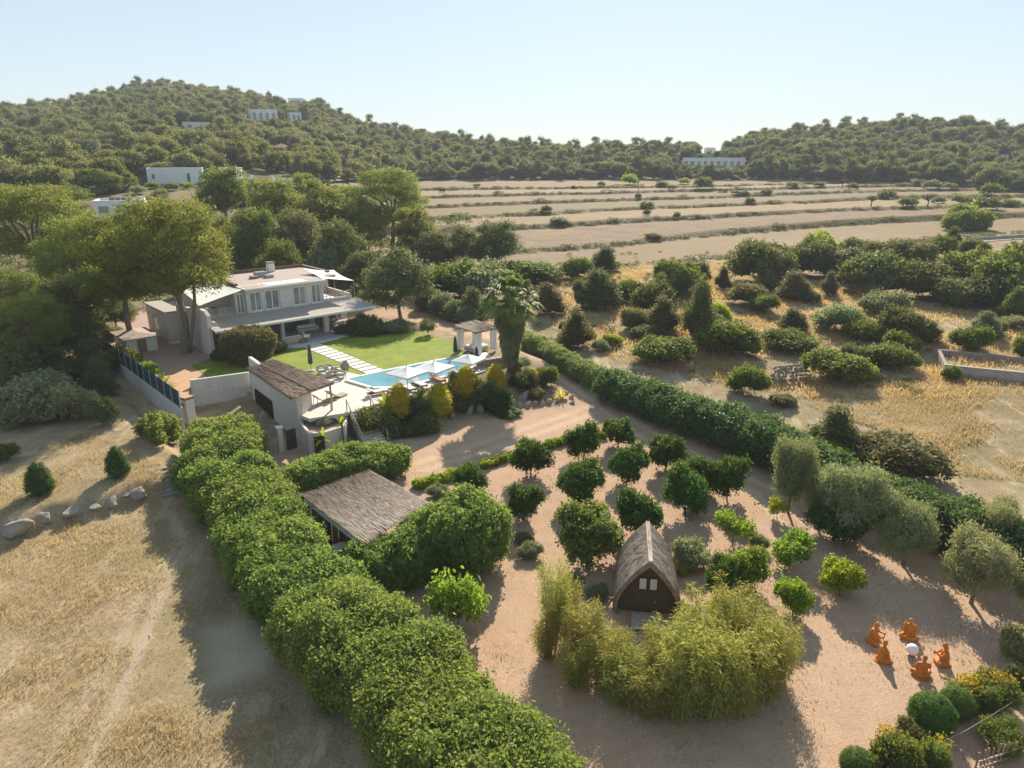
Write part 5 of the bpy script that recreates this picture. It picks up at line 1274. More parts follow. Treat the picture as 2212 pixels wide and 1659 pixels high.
plant('dry_shrub', 'brownish twiggy shrub behind the boundary hedge at the field edge', 'shrub', 'bush', 1935, 940, 1045, 170, 'wildolive', var=2)
plant('dark_conifer', 'dark bushy conifer rising from the boundary hedge near the field', 'conifer', 'juniper', 1800, 875, 1000, 110, 'wild', var=0)
plant('hedge_sapling', 'small yellow-green sapling at the foot of the tall olive', 'sapling', 'young', 1678, 1075, 1120, 42, 'bright', rooted=True)

# ------------------------------------------------------------------ orchard
CIT = [(1130, 1048, 1124, 86, 'citrus', 'citrus', 'round citrus tree with a clear trunk, right of the domed clipped bush'),
       (1250, 1000, 1090, 100, 'citrus', 'citrus', 'broad citrus tree in the middle of the left orchard row'),
       (1147, 948, 1030, 96, 'citrus', 'citrus', 'citrus tree on the drive edge between the two edging strips'),
       (1260, 915, 992, 82, 'citrus', 'citrus', 'spiky citrus tree at the upper end of the edging plants'),
       (1335, 905, 966, 76, 'citrus', 'citrus', 'uppermost citrus tree of the orchard, nearest the rockery drive'),
       (1353, 966, 1045, 86, 'citrus', 'citrus', 'citrus tree with gaps in its crown, below the uppermost one'),
       (1438, 940, 1018, 90, 'citrus', 'citrus', 'citrus tree in the bend of the drive beside the tall hedge'),
       (1479, 1010, 1110, 108, 'citrus', 'citrus', 'dense citrus tree, frontmost of the touching trio by the hedge drive'),
       (1516, 990, 1064, 78, 'citrus', 'citrus', 'citrus tree squeezed in the middle of the touching trio'),
       (1570, 985, 1080, 82, 'citrus', 'citrus', 'lighter citrus tree, rightmost of the touching trio'),
       (1017, 1000, 1070, 80, 'citrus', 'citrus', 'citrus tree standing in the gap of the edging plants'),
       (1372, 1058, 1160, 108, 'citrus', 'citrus', 'tall dark citrus tree just behind the straw hut ridge'),
       (1276, 1100, 1212, 155, 'citrus', 'mastic', 'wide pale green fruit tree left of the straw hut'),
       (1582, 1107, 1176, 86, 'young', 'young', 'small bright fruit tree alone right of the straw hut'),
       (1705, 1150, 1228, 92, 'young', 'young', 'sparse bright fruit tree below the olives'),
       (1612, 1188, 1262, 104, 'citrus', 'young', 'bright fruit tree at the upper edge of the bamboo'),
       (1556, 1205, 1285, 70, 'citrus', 'citrus', 'dark fruit tree half buried in the bamboo top'),
       (1712, 1252, 1328, 82, 'citrus', 'young', 'rounded bright fruit tree at the right edge of the bamboo'),
       (1813, 1208, 1286, 96, 'citrus', 'bright', 'golden-green fruit tree nearest the circle of statues'),
       (1800, 1090, 1168, 130, 'citrus', 'citrus', 'dark green citrus growing under the second olive'),
       (990, 1232, 1368, 135, 'young', 'young', 'airy light green young tree in front of the domed clipped bush')]
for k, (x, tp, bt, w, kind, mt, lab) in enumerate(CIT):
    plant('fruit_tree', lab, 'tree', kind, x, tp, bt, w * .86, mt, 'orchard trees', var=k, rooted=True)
OLV = [(1702, 945, 1108, 118, 'tall upright olive, topmost beside the drive'), (1822, 1005, 1168, 165, 'broad silvery olive, second from the drive top'),
       (1950, 1080, 1220, 155, 'spreading olive with a thin trunk, third along the hedge'), (2098, 1148, 1304, 178, 'round olive on a clear trunk above the circle of statues'),
       (2142, 1080, 1215, 120, 'olive pressed against the hedge behind the round olive'), (2222, 1235, 1350, 90, 'olive cut by the right edge of the picture'), (1760, 1010, 1130, 90, 'slim olive wedged between the first two olives')]
for k, (x, tp, bt, w, lab) in enumerate(OLV):
    plant('olive_tree', lab, 'olive tree', 'olive', x, tp, bt, w * .74, 'olive', 'olive trees along the hedge', var=k, rooted=True)
for k, (x, tp, bt, w, mt, kind, lab) in enumerate([(1130, 1150, 1180, 44, 'sage', 'cushion', 'grey-green tuft in the gravel below the round citrus'), (1145, 1172, 1212, 52, 'sage', 'cushion', 'larger grey-green tuft right of the domed bush'), (945, 1045, 1080, 48, 'sage', 'cushion', 'pale herb tuft beside the edging plants'),
        (1490, 1165, 1235, 80, 'sage', 'bush', 'tangled herb bush right of the straw hut'), (1465, 1205, 1245, 40, 'bamboo', 'cushion', 'yellowish weed tuft at the right foot of the hut'), (1290, 1260, 1300, 50, 'sage', 'cushion', 'weedy tuft left of the hut door'),
        (1245, 1240, 1280, 40, 'sage', 'cushion', 'small weed tuft beside the bamboo column'), (1470, 1300, 1340, 36, 'mastic', 'cushion', 'small green weed at the right corner of the hut front'), (2195, 1350, 1450, 70, 'olive', 'bush', 'grey-green bush at the right edge above the yellow flowers'),
        (1640, 1150, 1190, 40, 'sage', 'cushion', 'thin weed patch between the two sparse fruit trees')]):
    plant('herb_tuft', lab, 'shrub', kind, x, tp, bt, w, mt, var=k)

# ------------------------------------------------------------------ bamboo round the hut
def bamboo_proto(i, h=3.6, r=.95, nc=22, nl=2600):
    rng = np.random.RandomState(200 + i); f = Fol(300 + i); mb = MB(); PP = []; AA = []
    for k in range(nc):
        a = rng.uniform(0, 6.28); r0 = rng.uniform(0, .45) * r; r1 = r * rng.uniform(.35, 1.15); hh_ = h * rng.uniform(.55, 1.05); a2 = a + rng.uniform(-.5, .5)
        p0 = np.array([math.cos(a) * r0, math.sin(a) * r0, 0]); p2 = np.array([math.cos(a2) * r1, math.sin(a2) * r1, hh_]); p1 = (p0 + p2) / 2 + np.array([0, 0, hh_ * .12]) - np.array([math.cos(a2), math.sin(a2), 0]) * r1 * .15
        t = np.linspace(0, 1, 7)[:, None]; path = p0 * (1 - t) ** 2 + 2 * p1 * t * (1 - t) + p2 * t * t
        mb.tube([tuple(q) for q in path], [.022, .02, .018, .015, .012, .009, .005], 4)
        n = nl // nc; s = rng.uniform(.06, 1.0, n)[:, None] ** .75; q = p0 * (1 - s) ** 2 + 2 * p1 * s * (1 - s) + p2 * s * s
        off = rng.normal(size=(n, 3)) * (.10 + .16 * np.sin(np.pi * np.clip(s, 0, 1))) ; q = q + off
        al = off * np.array([1, 1, .4]) + np.array([0, 0, -.12]) + rng.normal(size=(n, 3)) * .08
        PP.append(q); AA.append(al)
    P = np.concatenate(PP); A = np.concatenate(AA)
    f.leaves(P, np.array([0, 0, 1.0]) + rng.normal(size=P.shape) * .6, np.full(len(P), .092), .16, along=A, fold=.15)
    p = proto(f.mesh('bamboo_foliage'), mb.mesh('bamboo_culms'), trunk_mat='culm'); PR.setdefault('bamboo', []).append(p)
for i in range(4): bamboo_proto(i, nl=5600)
BAM = [(1190, 1400, 1215, 75), (1225, 1385, 1235, 60), (1180, 1420, 1290, 60), (1262, 1440, 1310, 90), (1300, 1480, 1350, 100), (1245, 1480, 1360, 80), (1345, 1520, 1390, 110), (1405, 1545, 1395, 120), (1385, 1470, 1350, 90), (1470, 1550, 1370, 130), (1450, 1470, 1320, 110),
       (1530, 1550, 1350, 130), (1510, 1450, 1270, 110), (1590, 1540, 1330, 130), (1575, 1440, 1265, 110), (1645, 1510, 1320, 120), (1640, 1430, 1280, 110), (1320, 1420, 1340, 70), (1560, 1370, 1240, 90), (1615, 1480, 1290, 120), (1490, 1500, 1320, 130), (1680, 1470, 1310, 70), (1430, 1500, 1370, 110), (1340, 1440, 1370, 80)]
for k, (x, bt, tp, w) in enumerate(BAM):
    lab = ('tall golden bamboo column at the left corner of the bamboo screen' if k < 3 else 'yellow-green bamboo clump in the left arm of the screen before the hut' if x < 1400 else 'yellow-green bamboo clump in the dense screen to the right of the hut door')
    plant('bamboo_clump', lab, 'bamboo', 'bamboo', x, tp + (22 if k > 5 else 0) + ((k * 37) % 11) * 5.5 - 22 * (k > 2), bt, w * (.82 + .03 * ((k * 53) % 9)), 'bamboo', ('bamboo column' if k < 3 else 'bamboo left of the hut' if x < 1400 else 'bamboo right of the hut'), var=k, rooted=True)
for k, (x, y, hm, lab) in enumerate(((1257, 1416, 1.55, 'white-topped garden lamp standing in the bamboo'),)):
    g = on(x, y); t = thing('garden_lamp', lab, 'lamp', g); link('stem', MB().tube([(0, 0, -.1), (0, 0, hm)], [.04, .035], 8), t, 'metal'); link('lamp_head', MB().lathe([(.05, hm), (.2, hm + .03), (.22, hm + .14), (.12, hm + .22), (.03, hm + .25)], 14), t, 'lampwhite', smooth=True)

# ------------------------------------------------------------------ circle of seated statues
def monk_mesh(variant):
    bm = bmesh.new()
    def ell(c, r, rot=None):
        m = Matrix.Translation(c) @ (rot or Matrix.Identity(4)) @ Matrix.Diagonal((*r, 1)); bmesh.ops.create_icosphere(bm, subdivisions=3, radius=1, matrix=m)
    def cap(a, b, ra, rb, n=7):
        a = Vector(a); b = Vector(b)
        for k in range(n):
            f = k / (n - 1); r = ra + (rb - ra) * f; bmesh.ops.create_icosphere(bm, subdivisions=2, radius=r, matrix=Matrix.Translation(a.lerp(b, f)))
    # crossed legs under the robe, facing -y
    ell((0, -.02, .11), (.40, .33, .13)); cap((-.16, .05, .16), (-.38, -.16, .13), .13, .11); cap((.16, .05, .16), (.38, -.16, .13), .13, .11)
    cap((-.38, -.17, .12), (.10, -.30, .10), .10, .075); cap((.38, -.17, .12), (-.08, -.33, .10), .10, .075)
    # torso, shoulders, neck, head
    cap((0, .06, .18), (0, .05, .50), .235, .20, 9); ell((0, .04, .62), (.25, .155, .14)); cap((0, .03, .70), (0, .01, .80), .085, .075, 5)
    hx = .03 if variant % 2 else -.02; ell((hx, -.02, .91), (.105, .125, .14)); ell((hx, -.145, .895), (.02, .03, .03))
    for s in (-1, 1): ell((hx + s * .107, -.01, .90), (.018, .03, .045))
    # arms: resting, raised with an instrument, or holding a bowl
    if variant in (0, 3):
        for s in (-1, 1): cap((s * .25, .04, .63), (s * .31, -.04, .38), .085, .07); cap((s * .31, -.04, .38), (s * .10, -.24, .30), .068, .045); ell((s * .06, -.26, .29), (.06, .05, .035))
    elif variant in (1, 4):
        cap((.25, .04, .63), (.33, -.12, .46), .085, .07); cap((.33, -.12, .46), (.14, -.36, .55), .065, .045); cap((-.25, .04, .63), (-.32, -.10, .44), .085, .07); cap((-.32, -.10, .44), (-.08, -.34, .42), .065, .045); ell((.10, -.38, .55), (.05, .05, .05)); ell((-.05, -.36, .42), (.05, .05, .05)); cap((-.10, -.42, .34), (.16, -.46, .64), .03, .03)
    else:
        for s in (-1, 1): cap((s * .25, .04, .63), (s * .33, -.08, .42), .085, .07); cap((s * .33, -.08, .42), (s * .08, -.30, .45), .066, .045)
        ell((0, -.33, .44), (.11, .09, .07))
    # robe fold over the left shoulder
    cap((-.20, .12, .70), (.22, -.12, .30), .075, .06, 9)
    me = bpy.data.meshes.new('seed'); bm.to_mesh(me); bm.free()
    o = bpy.data.objects.new('seed', me); COL.objects.link(o)
    r = o.modifiers.new('r', 'REMESH'); r.mode = 'VOXEL'; r.voxel_size = .022; s_ = o.modifiers.new('s', 'SMOOTH'); s_.iterations = 2; s_.factor = .5
    dg = bpy.context.evaluated_depsgraph_get(); out = bpy.data.meshes.new_from_object(o.evaluated_get(dg)); bpy.data.objects.remove(o); bpy.data.meshes.remove(me)
    out.materials.clear(); out.polygons.foreach_set('use_smooth', [True] * len(out.polygons)); return out
cc = on(1968, 1416)
MK = [(1887, 1393, 'orange seated monk statue with raised hands, back left of the circle', 1), (1962, 1383, 'orange seated monk statue facing the viewer at the back of the circle', 0), (2035, 1439, 'orange seated monk statue in profile on the right, holding an instrument', 4),
      (1990, 1466, 'orange seated monk statue in front with its back turned', 2), (1906, 1433, 'orange seated monk statue front left, turned towards the globe', 3)]
for x, y, lab, v in MK:
    p = on(x, y - 6); d = cc - p; t = thing('monk_statue', lab, 'statue', p, math.atan2(d.x, -d.y), 'seated monk statues')
    s = 1.04; t.scale = (s * .88, s * .88, s)
    link('figure', monk_mesh(v), t, 'statue'); link('plinth', MB().lathe([(.39, -.03), (.40, .03), (.37, .06)], 18), t, 'statue')
t = thing('globe_lamp', 'white globe on the ground in the middle of the statues', 'lamp', cc); link('globe', MB().lathe([(.03, .04), (.16, .10), (.25, .22), (.275, .33), (.25, .44), (.16, .55), (.03, .6)], 20), t, 'lampwhite', smooth=True); link('foot', MB().lathe([(.18, 0), (.18, .045), (.1, .05)], 16), t, 'metal')

# ------------------------------------------------------------------ rocks
def rock_mesh(seed, sub=ICO3):
    v, f = sub; rng = np.random.RandomState(seed); p = v.copy(); w = np.ones(len(v))
    for k in range(16):
        d = nrm(rng.normal(size=3)); c = rng.uniform(.38, .75); s = p @ d; p = p - np.maximum(s - c, 0)[:, None] * d * .97
    for k in range(6):
        a = rng.normal(size=3) * 3.5; w = w + .035 * np.sin(p @ a + rng.uniform(0, 6))
    p = p * w[:, None]
    return np_mesh('boulder', p, np.full(len(f), 3), f.ravel())
RM = [rock_mesh(k) for k in range(6)]; RS = [rock_mesh(30 + k, ICO2) for k in range(5)]
def rock(label, x, y, w, h, mat='rock', group=None, k=None, depth=.8, name='boulder', z=None):
    g = on(x, y) if z is None else at(x, y, z); s = proj(g)[2] / FPX; k = RNG.randrange(6) if k is None else k
    o = link(name, RM[k % 6], None, mat); o.location = g + Vector((0, 0, h * s * .16)); o.scale = (w * s / 2 * 1.1, w * s / 2 * depth, h * s / 2 * 1.15); o.rotation_euler = (RNG.uniform(-.15, .15), RNG.uniform(-.15, .15), RNG.uniform(-.4, .4))
    return tag(o, label, 'boulder', group)
for k, (x, y, w, h) in enumerate([(978, 903, 26, 34), (948, 912, 24, 26), (1012, 896, 24, 36), (1036, 890, 28, 38), (1024, 868, 26, 26), (860, 938, 36, 24), (836, 950, 36, 20), (1000, 880, 22, 24), (1130, 862, 36, 28), (1120, 880, 22, 20)]):
    rock('pale limestone boulder holding the rockery bank below the golden shrubs', x, y, w, h, 'rock', 'rockery boulders below the golden shrubs', k)
for k, (x, y, w, h) in enumerate([(1104, 884, 18, 18), (1118, 888, 16, 14), (1138, 878, 20, 18), (1156, 872, 18, 16), (1172, 874, 20, 18), (1188, 872, 18, 18), (1204, 868, 18, 18), (1220, 866, 18, 16), (1234, 860, 16, 14), (1102, 846, 16, 16), (1150, 850, 18, 22), (1178, 832, 18, 22), (1196, 848, 14, 14), (1224, 850, 14, 14), (1236, 872, 14, 12), (1164, 856, 14, 14), (1128, 842, 16, 14)]):
    rock('pinkish field stone in the ring at the end of the rockery', x, y, w, h, 'rock_pink', 'ring of pinkish stones', k)
for x, y, w, h, lab in [(30, 1150, 80, 52, 'big layered pale boulder at the left edge of the picture'), (100, 1128, 44, 34, 'rounded pale boulder beside the layered one'), (158, 1112, 62, 34, 'boulder crossed by a cypress shadow'), (205, 1100, 34, 22, 'small boulder right of the shadowed one'), (240, 1086, 44, 22, 'flat stone between the boulders in the dry grass'), (305, 1076, 48, 38, 'angular boulder left of the stone steps'), (380, 1056, 30, 32, 'upright stone right of the stone steps'), (275, 1072, 24, 16, 'small pale stone above the angular boulder')]:
    rock(lab, x, y, w, h, 'rock', 'boulders in the neighbouring plot')
# stone steps in the neighbouring plot
sb_, st_ = on(372, 1072), on(338, 1012)
t = thing('stone_steps', 'worn stone steps climbing beside the hedge in the neighbouring plot', 'steps', sb_, math.atan2(-(st_.x - sb_.x), st_.y - sb_.y))
Ls = math.hypot(st_.x - sb_.x, st_.y - sb_.y); dzs = max(st_.z - sb_.z, .9)
for k in range(7):
    y0 = Ls * k / 7; z = dzs * (k + 1) / 7 + .03; bevel(link('step', MB().box(-.62 + RNG.uniform(-.06, .06), y0, z - .5, .62 + RNG.uniform(-.06, .06), y0 + Ls / 7 + .15, z), t, 'rock'), .03)

# ------------------------------------------------------------------ rockery planting
for k, (x, tp, bt, w, lab) in enumerate([(863, 828, 904, 50, 'golden egg-shaped conifer, leftmost of the front pair in the rockery'), (948, 829, 902, 50, 'golden egg-shaped conifer, right of the front pair in the rockery'), (1007, 790, 860, 50, 'golden egg-shaped conifer beside the pool parasols'), (1070, 786, 842, 36, 'slim golden conifer left of the palm trunk'), (1150, 795, 836, 28, 'small golden conifer right of the palm')]):
    plant('golden_conifer', lab, 'conifer', 'egg', x, tp, bt - 3, w * 1.14, 'gold', 'golden conifers in the rockery', var=k, rooted=True)
for k, (x, tp, bt, w, mt, kind, lab) in enumerate([(820, 880, 938, 80, 'wild', 'bush', 'dark shrub mass at the top of the garden stairs'), (790, 880, 925, 50, 'sage', 'bush', 'grey shrub against the driftwood stair rail'), (905, 855, 925, 75, 'wild', 'juniper', 'dark shrub between the two front golden conifers'), (885, 915, 946, 50, 'wild', 'bush', 'low dark shrub below the leftmost golden conifer'),
        (922, 893, 944, 58, 'mastic', 'bush', 'round yellow-green shrub at the rockery foot'), (975, 850, 895, 55, 'wildolive', 'bush', 'brownish shrub below the third golden conifer'), (1040, 815, 880, 60, 'wild', 'bush', 'dark shrub in the shade left of the palm'), (1070, 840, 895, 75, 'citrus', 'bush', 'dark glossy shrub sprawling under the palm'), (1095, 880, 905, 60, 'citrus', 'cushion', 'low dark ground cover spilling onto the gravel under the palm'),
        (1130, 800, 845, 60, 'wild', 'bush', 'dark shrub behind the small golden conifer'), (1180, 790, 840, 50, 'mastic', 'bush', 'green shrub on the drive edge of the rockery'), (1120, 770, 800, 50, 'sage', 'cushion', 'rounded grey-green dome at the palm foot'), (1160, 838, 866, 36, 'wildolive', 'cushion', 'olive-brown cushion among the pinkish stones'), (990, 800, 840, 40, 'sage', 'bush', 'grey shrub by the pool edge next to the third golden conifer'),
        (1010, 862, 892, 44, 'wild', 'bush', 'dark low shrub above the upright boulders'), (845, 925, 950, 36, 'sage', 'cushion', 'grey cushion at the foot of the garden stairs'), (700, 893, 920, 70, 'sage', 'cushion', 'low planting filling the curved white planter')]):
    plant('rockery_shrub', lab, 'shrub', kind, x, tp, bt, w, mt, var=k)
def spiky(name, label, x, y, h, n, mat, seed, wid=.10, spread=.8, trunk=0.0, cat='plant', z=None, droop=.5):
    """rosette of long strap leaves on an optional stem"""
    g = on(x, y) if z is None else at(x, y, z); rng = np.random.RandomState(seed); t = thing(name, label, cat, g); V_ = []; F_ = []; T_ = []
    for k in range(n):
        a = rng.uniform(0, 6.28); L = h * rng.uniform(.7, 1.1); e = rng.uniform(.25, 1.35); d = np.array([math.cos(a), math.sin(a)]); sd = np.array([-d[1], d[0]])
        base = len(V_); tn = rng.rand()
        for i in range(6):
            s = i / 5; hor = L * s * math.cos(e) * spread; z_ = trunk + L * (s * math.sin(e) - droop * s * s * .8 * math.cos(e)); w = wid * (1 - abs(s - .35) * 1.2 if s > .35 else .5 + s * 1.4)
            c = d * hor; V_ += [(c[0] + sd[0] * w, c[1] + sd[1] * w, z_ + .3 * w), (c[0], c[1], z_), (c[0] - sd[0] * w, c[1] - sd[1] * w, z_ + .3 * w)]; T_ += [tn] * 3
            if i: b = base + (i - 1) * 3; F_ += [(b, b + 1, b + 4, b + 3), (b + 1, b + 2, b + 5, b + 4)]
    me = np_mesh('leaves', np.array(V_), np.full(len(F_), 4), np.array(F_).ravel(), T_); link('leaves', me, t, mat)
    link('stem', MB().tube([(0, 0, -.2), (.03, 0, trunk * .5), (0, 0, trunk + .1)], [.12, .1, .07] if trunk else [.1, .08, .04], 7), t, 'bark'); return t
spiky('banana_plant', 'yellow-green broad-leaved plant between pool corner and leftmost golden conifer', 832, 880, 1.9, 26, 'bright', 1, .17)
spiky('banana_plant', 'broad-leaved plant between the pool and the front pair of golden conifers', 908, 866, 1.8, 24, 'mastic', 2, .16)
spiky('dracaena', 'thin upright leafy plant beside the third golden conifer', 972, 840, 1.6, 18, 'bright', 3, .07, .6)
spiky('sago_plant', 'starry yellow sago plant at the end of the rockery', 1212, 862, 1.5, 34, 'gold', 4, .07)
spiky('banana_plant', 'slim banana plant with a red stem in front of the curved planter wall', 700, 985, 1.2, 12, 'bright', 5, .16, trunk=1.3)
spiky('banana_plant', 'tall banana plant beside the foot of the garden stairs', 742, 968, 1.1, 10, 'bright', 6, .15, trunk=2.0)
spiky('banana_plant', 'short banana plant left of the stair foot', 736, 975, .8, 8, 'bright', 7, .16, trunk=.5)
spiky('yucca_plant', 'yellow-green palm-like plant at the near end of the green fence', 355, 835, 1.7, 30, 'bright', 8, .10, z=TZ)
spiky('yucca_plant', 'spiky shrub plant midway along the inside of the green fence', 300, 800, 1.6, 26, 'mastic', 9, .10, z=TZ)
for k, (x, tp, bt, w, mt, kind, lab) in enumerate([(275, 745, 800, 60, 'mastic', 'bush', 'leafy shrub inside the green fence near the shed'), (320, 780, 825, 46, 'bright', 'bush', 'light green shrub inside the green fence'), (235, 700, 740, 60, 'sage', 'bush', 'flowering grey shrub behind the far end of the green fence'),
        (597, 732, 765, 46, 'conifer', 'ball', 'dark clipped dome at the lawn edge of the porch'), (478, 752, 782, 40, 'conifer', 'ball', 'low dark clipped dome at the corner of the end wall'),
        (790, 682, 730, 80, 'conifer', 'bush', 'dark spreading shrub at the right end of the porch'), (855, 690, 722, 60, 'sage', 'bush', 'grey shrub on the back edge of the lawn'), (745, 700, 726, 40, 'wild', 'cushion', 'low dark planting beside the porch dining table')]):
    p = on(x, bt); plant('garden_shrub', lab, 'tree' if kind == 'citrus' else 'shrub', kind, x, tp, bt, w, mt, var=k, rooted=(kind == 'citrus'))
hedge('clipped_tree', 'round dome-shaped tree on the lawn left of the pool house', [(540, 786, 112, 3.3)], 'wildolive', 161, .11, 2.6, .14, cat='tree', rag=12)
plant('bare_tree', 'tiny bare-trunked tree on the back edge of the lawn', 'tree', 'young', 925, 690, 727, 34, 'wild', rooted=True)

# ------------------------------------------------------------------ fan palm with its skirt
def palm():
    g = at(1103, 806, 1.7); g.z = gz(g.x, g.y); s = proj(g)[2] / FPX; H = 7.3
    t = thing('fan_palm', 'tall fan palm with a thick skirt of hanging dead fronds by the gazebo', 'palm tree', g)
    link('trunk', MB().tube([(0, 0, -.4), (.05, 0, 2), (0, .1, 5), (0, .1, H - .6)], [.42, .34, .3, .28], 12), t, 'bark', smooth=True)
    rng = np.random.RandomState(12)
    def frond(f, base, d, up, L, fan, tn, droop):
        d = nrm(np.array(d)); side = nrm(np.cross(d, [0, 0, 1.0])); nv = np.cross(side, d)
        tip = base + d * L; n = 16
        V_ = [base - side * .03, base + side * .03, tip + side * .03, tip - side * .03]
        f.raw(np.array(V_), np.array([[0, 1, 2, 3]]), np.full(4, tn * .6))
        for k in range(n):
            a = (k / (n - 1) - .5) * 2 * 1.25; dd = d * math.cos(a) + side * math.sin(a); l = fan * (1 - .18 * abs(a)) * rng.uniform(.85, 1.1)
            w = .11; m1 = tip + dd * l * .5 + nv * .05; e = tip + dd * l - np.array([0, 0, droop * l * rng.uniform(.2, .5)])
            ss = np.cross(nv, dd)
            f.raw(np.array([tip, m1 + ss * w, e, m1 - ss * w]), np.array([[0, 1, 2, 3]]), np.full(4, np.clip(tn + rng.uniform(-.2, .2), 0, 1)))
    f = Fol(1)
    for k in range(95):
        a = rng.uniform(0, 6.28); e = rng.uniform(-.55, 1.35); base = np.array([math.cos(a) * .2, math.sin(a) * .2 + .1, H - .5 + .3 * max(e, 0)])
        frond(f, base, (math.cos(a) * math.cos(e), math.sin(a) * math.cos(e), math.sin(e)), None, rng.uniform(1.2, 2.0), rng.uniform(1.1, 1.5), rng.rand(), 1.3)
    link('crown', f.mesh('palm_crown'), t, 'palm')
    f = Fol(2)
    for k in range(330):
        a = rng.uniform(0, 6.28); z = rng.uniform(2.2, H - .5); k2 = (z - 2.2) / (H - 2.7); r = .34 + .38 * k2; base = np.array([math.cos(a) * r, math.sin(a) * r + .1, z])
        frond(f, base, (math.cos(a) * (.16 + .8 * k2 ** 2), math.sin(a) * (.16 + .8 * k2 ** 2), -1), None, rng.uniform(.4, .8), rng.uniform(.7, 1.15), rng.rand(), .5)
    link('dead_frond_skirt', f.mesh('palm_skirt'), t, 'palm_dead')
palm()
# ------------------------------------------------------------------ pines round the villa
def tree_at(name, label, x, ytop, r, w, kind, mat, group=None, var=None, cat='pine tree', base=None):
    """tree whose top shows at (x, ytop) and which stands r metres away"""
    p = spot(x, ytop, r) if base is None else None
    if base is not None:
        b = base; d = ray(x, ytop); zt = CH + d[2] * math.hypot(b.x, b.y) / math.hypot(d[0], d[1])
    else:
        b = Vector((p.x, p.y, gz(p.x, p.y))); zt = p.z
    s = proj((b.x, b.y, (b.z + zt) / 2))[2] / FPX
    return place_tree(name, label, cat, kind, b - Vector((0, 0, .1)), w * s, max(zt - b.z, 1.5), mat, group, var)
pA_ = at(401, 762, TZ)
tree_at('pine_tree', 'great twin-trunked pine standing in the yard against the villa end wall', 402, 432, 0, 235, 'pine', 'pine', 'big pines beside the villa', 0, base=pA_)
gp_ = [o for o in COL.objects if o.get('label', '').startswith('great twin')][0]; mi = gp_.matrix_basis.inverted()
tp2 = [mi @ (pA_ + Vector(q)) for q in ((.35, -.1, -.2), (1.05, -.3, 2.2), (1.85, -.4, 5.2), (2.05, -.1, 9.0))]
link('trunk', MB().tube(tp2, [q / gp_.scale.x for q in (.24, .21, .18, .1)], 9), gp_, 'bark', smooth=True)   # its second leaning trunk
tree_at('pine_tree', 'dark pine with a leaning trunk rising behind the yard shed', 262, 468, 0, 200, 'pine', 'pine', 'big pines beside the villa', 1, base=at(322, 755, TZ) + Vector((-2.2, 1.2, 0)))
tree_at('pine_tree', 'huge dark pine at the left edge of the picture', 55, 402, 112, 215, 'pine', 'pine', 'big pines beside the villa', 2)
tree_at('pine_tree', 'dark pine between the huge left pine and the shed pine', 168, 470, 100, 170, 'pine', 'pine', 'big pines beside the villa', 0)
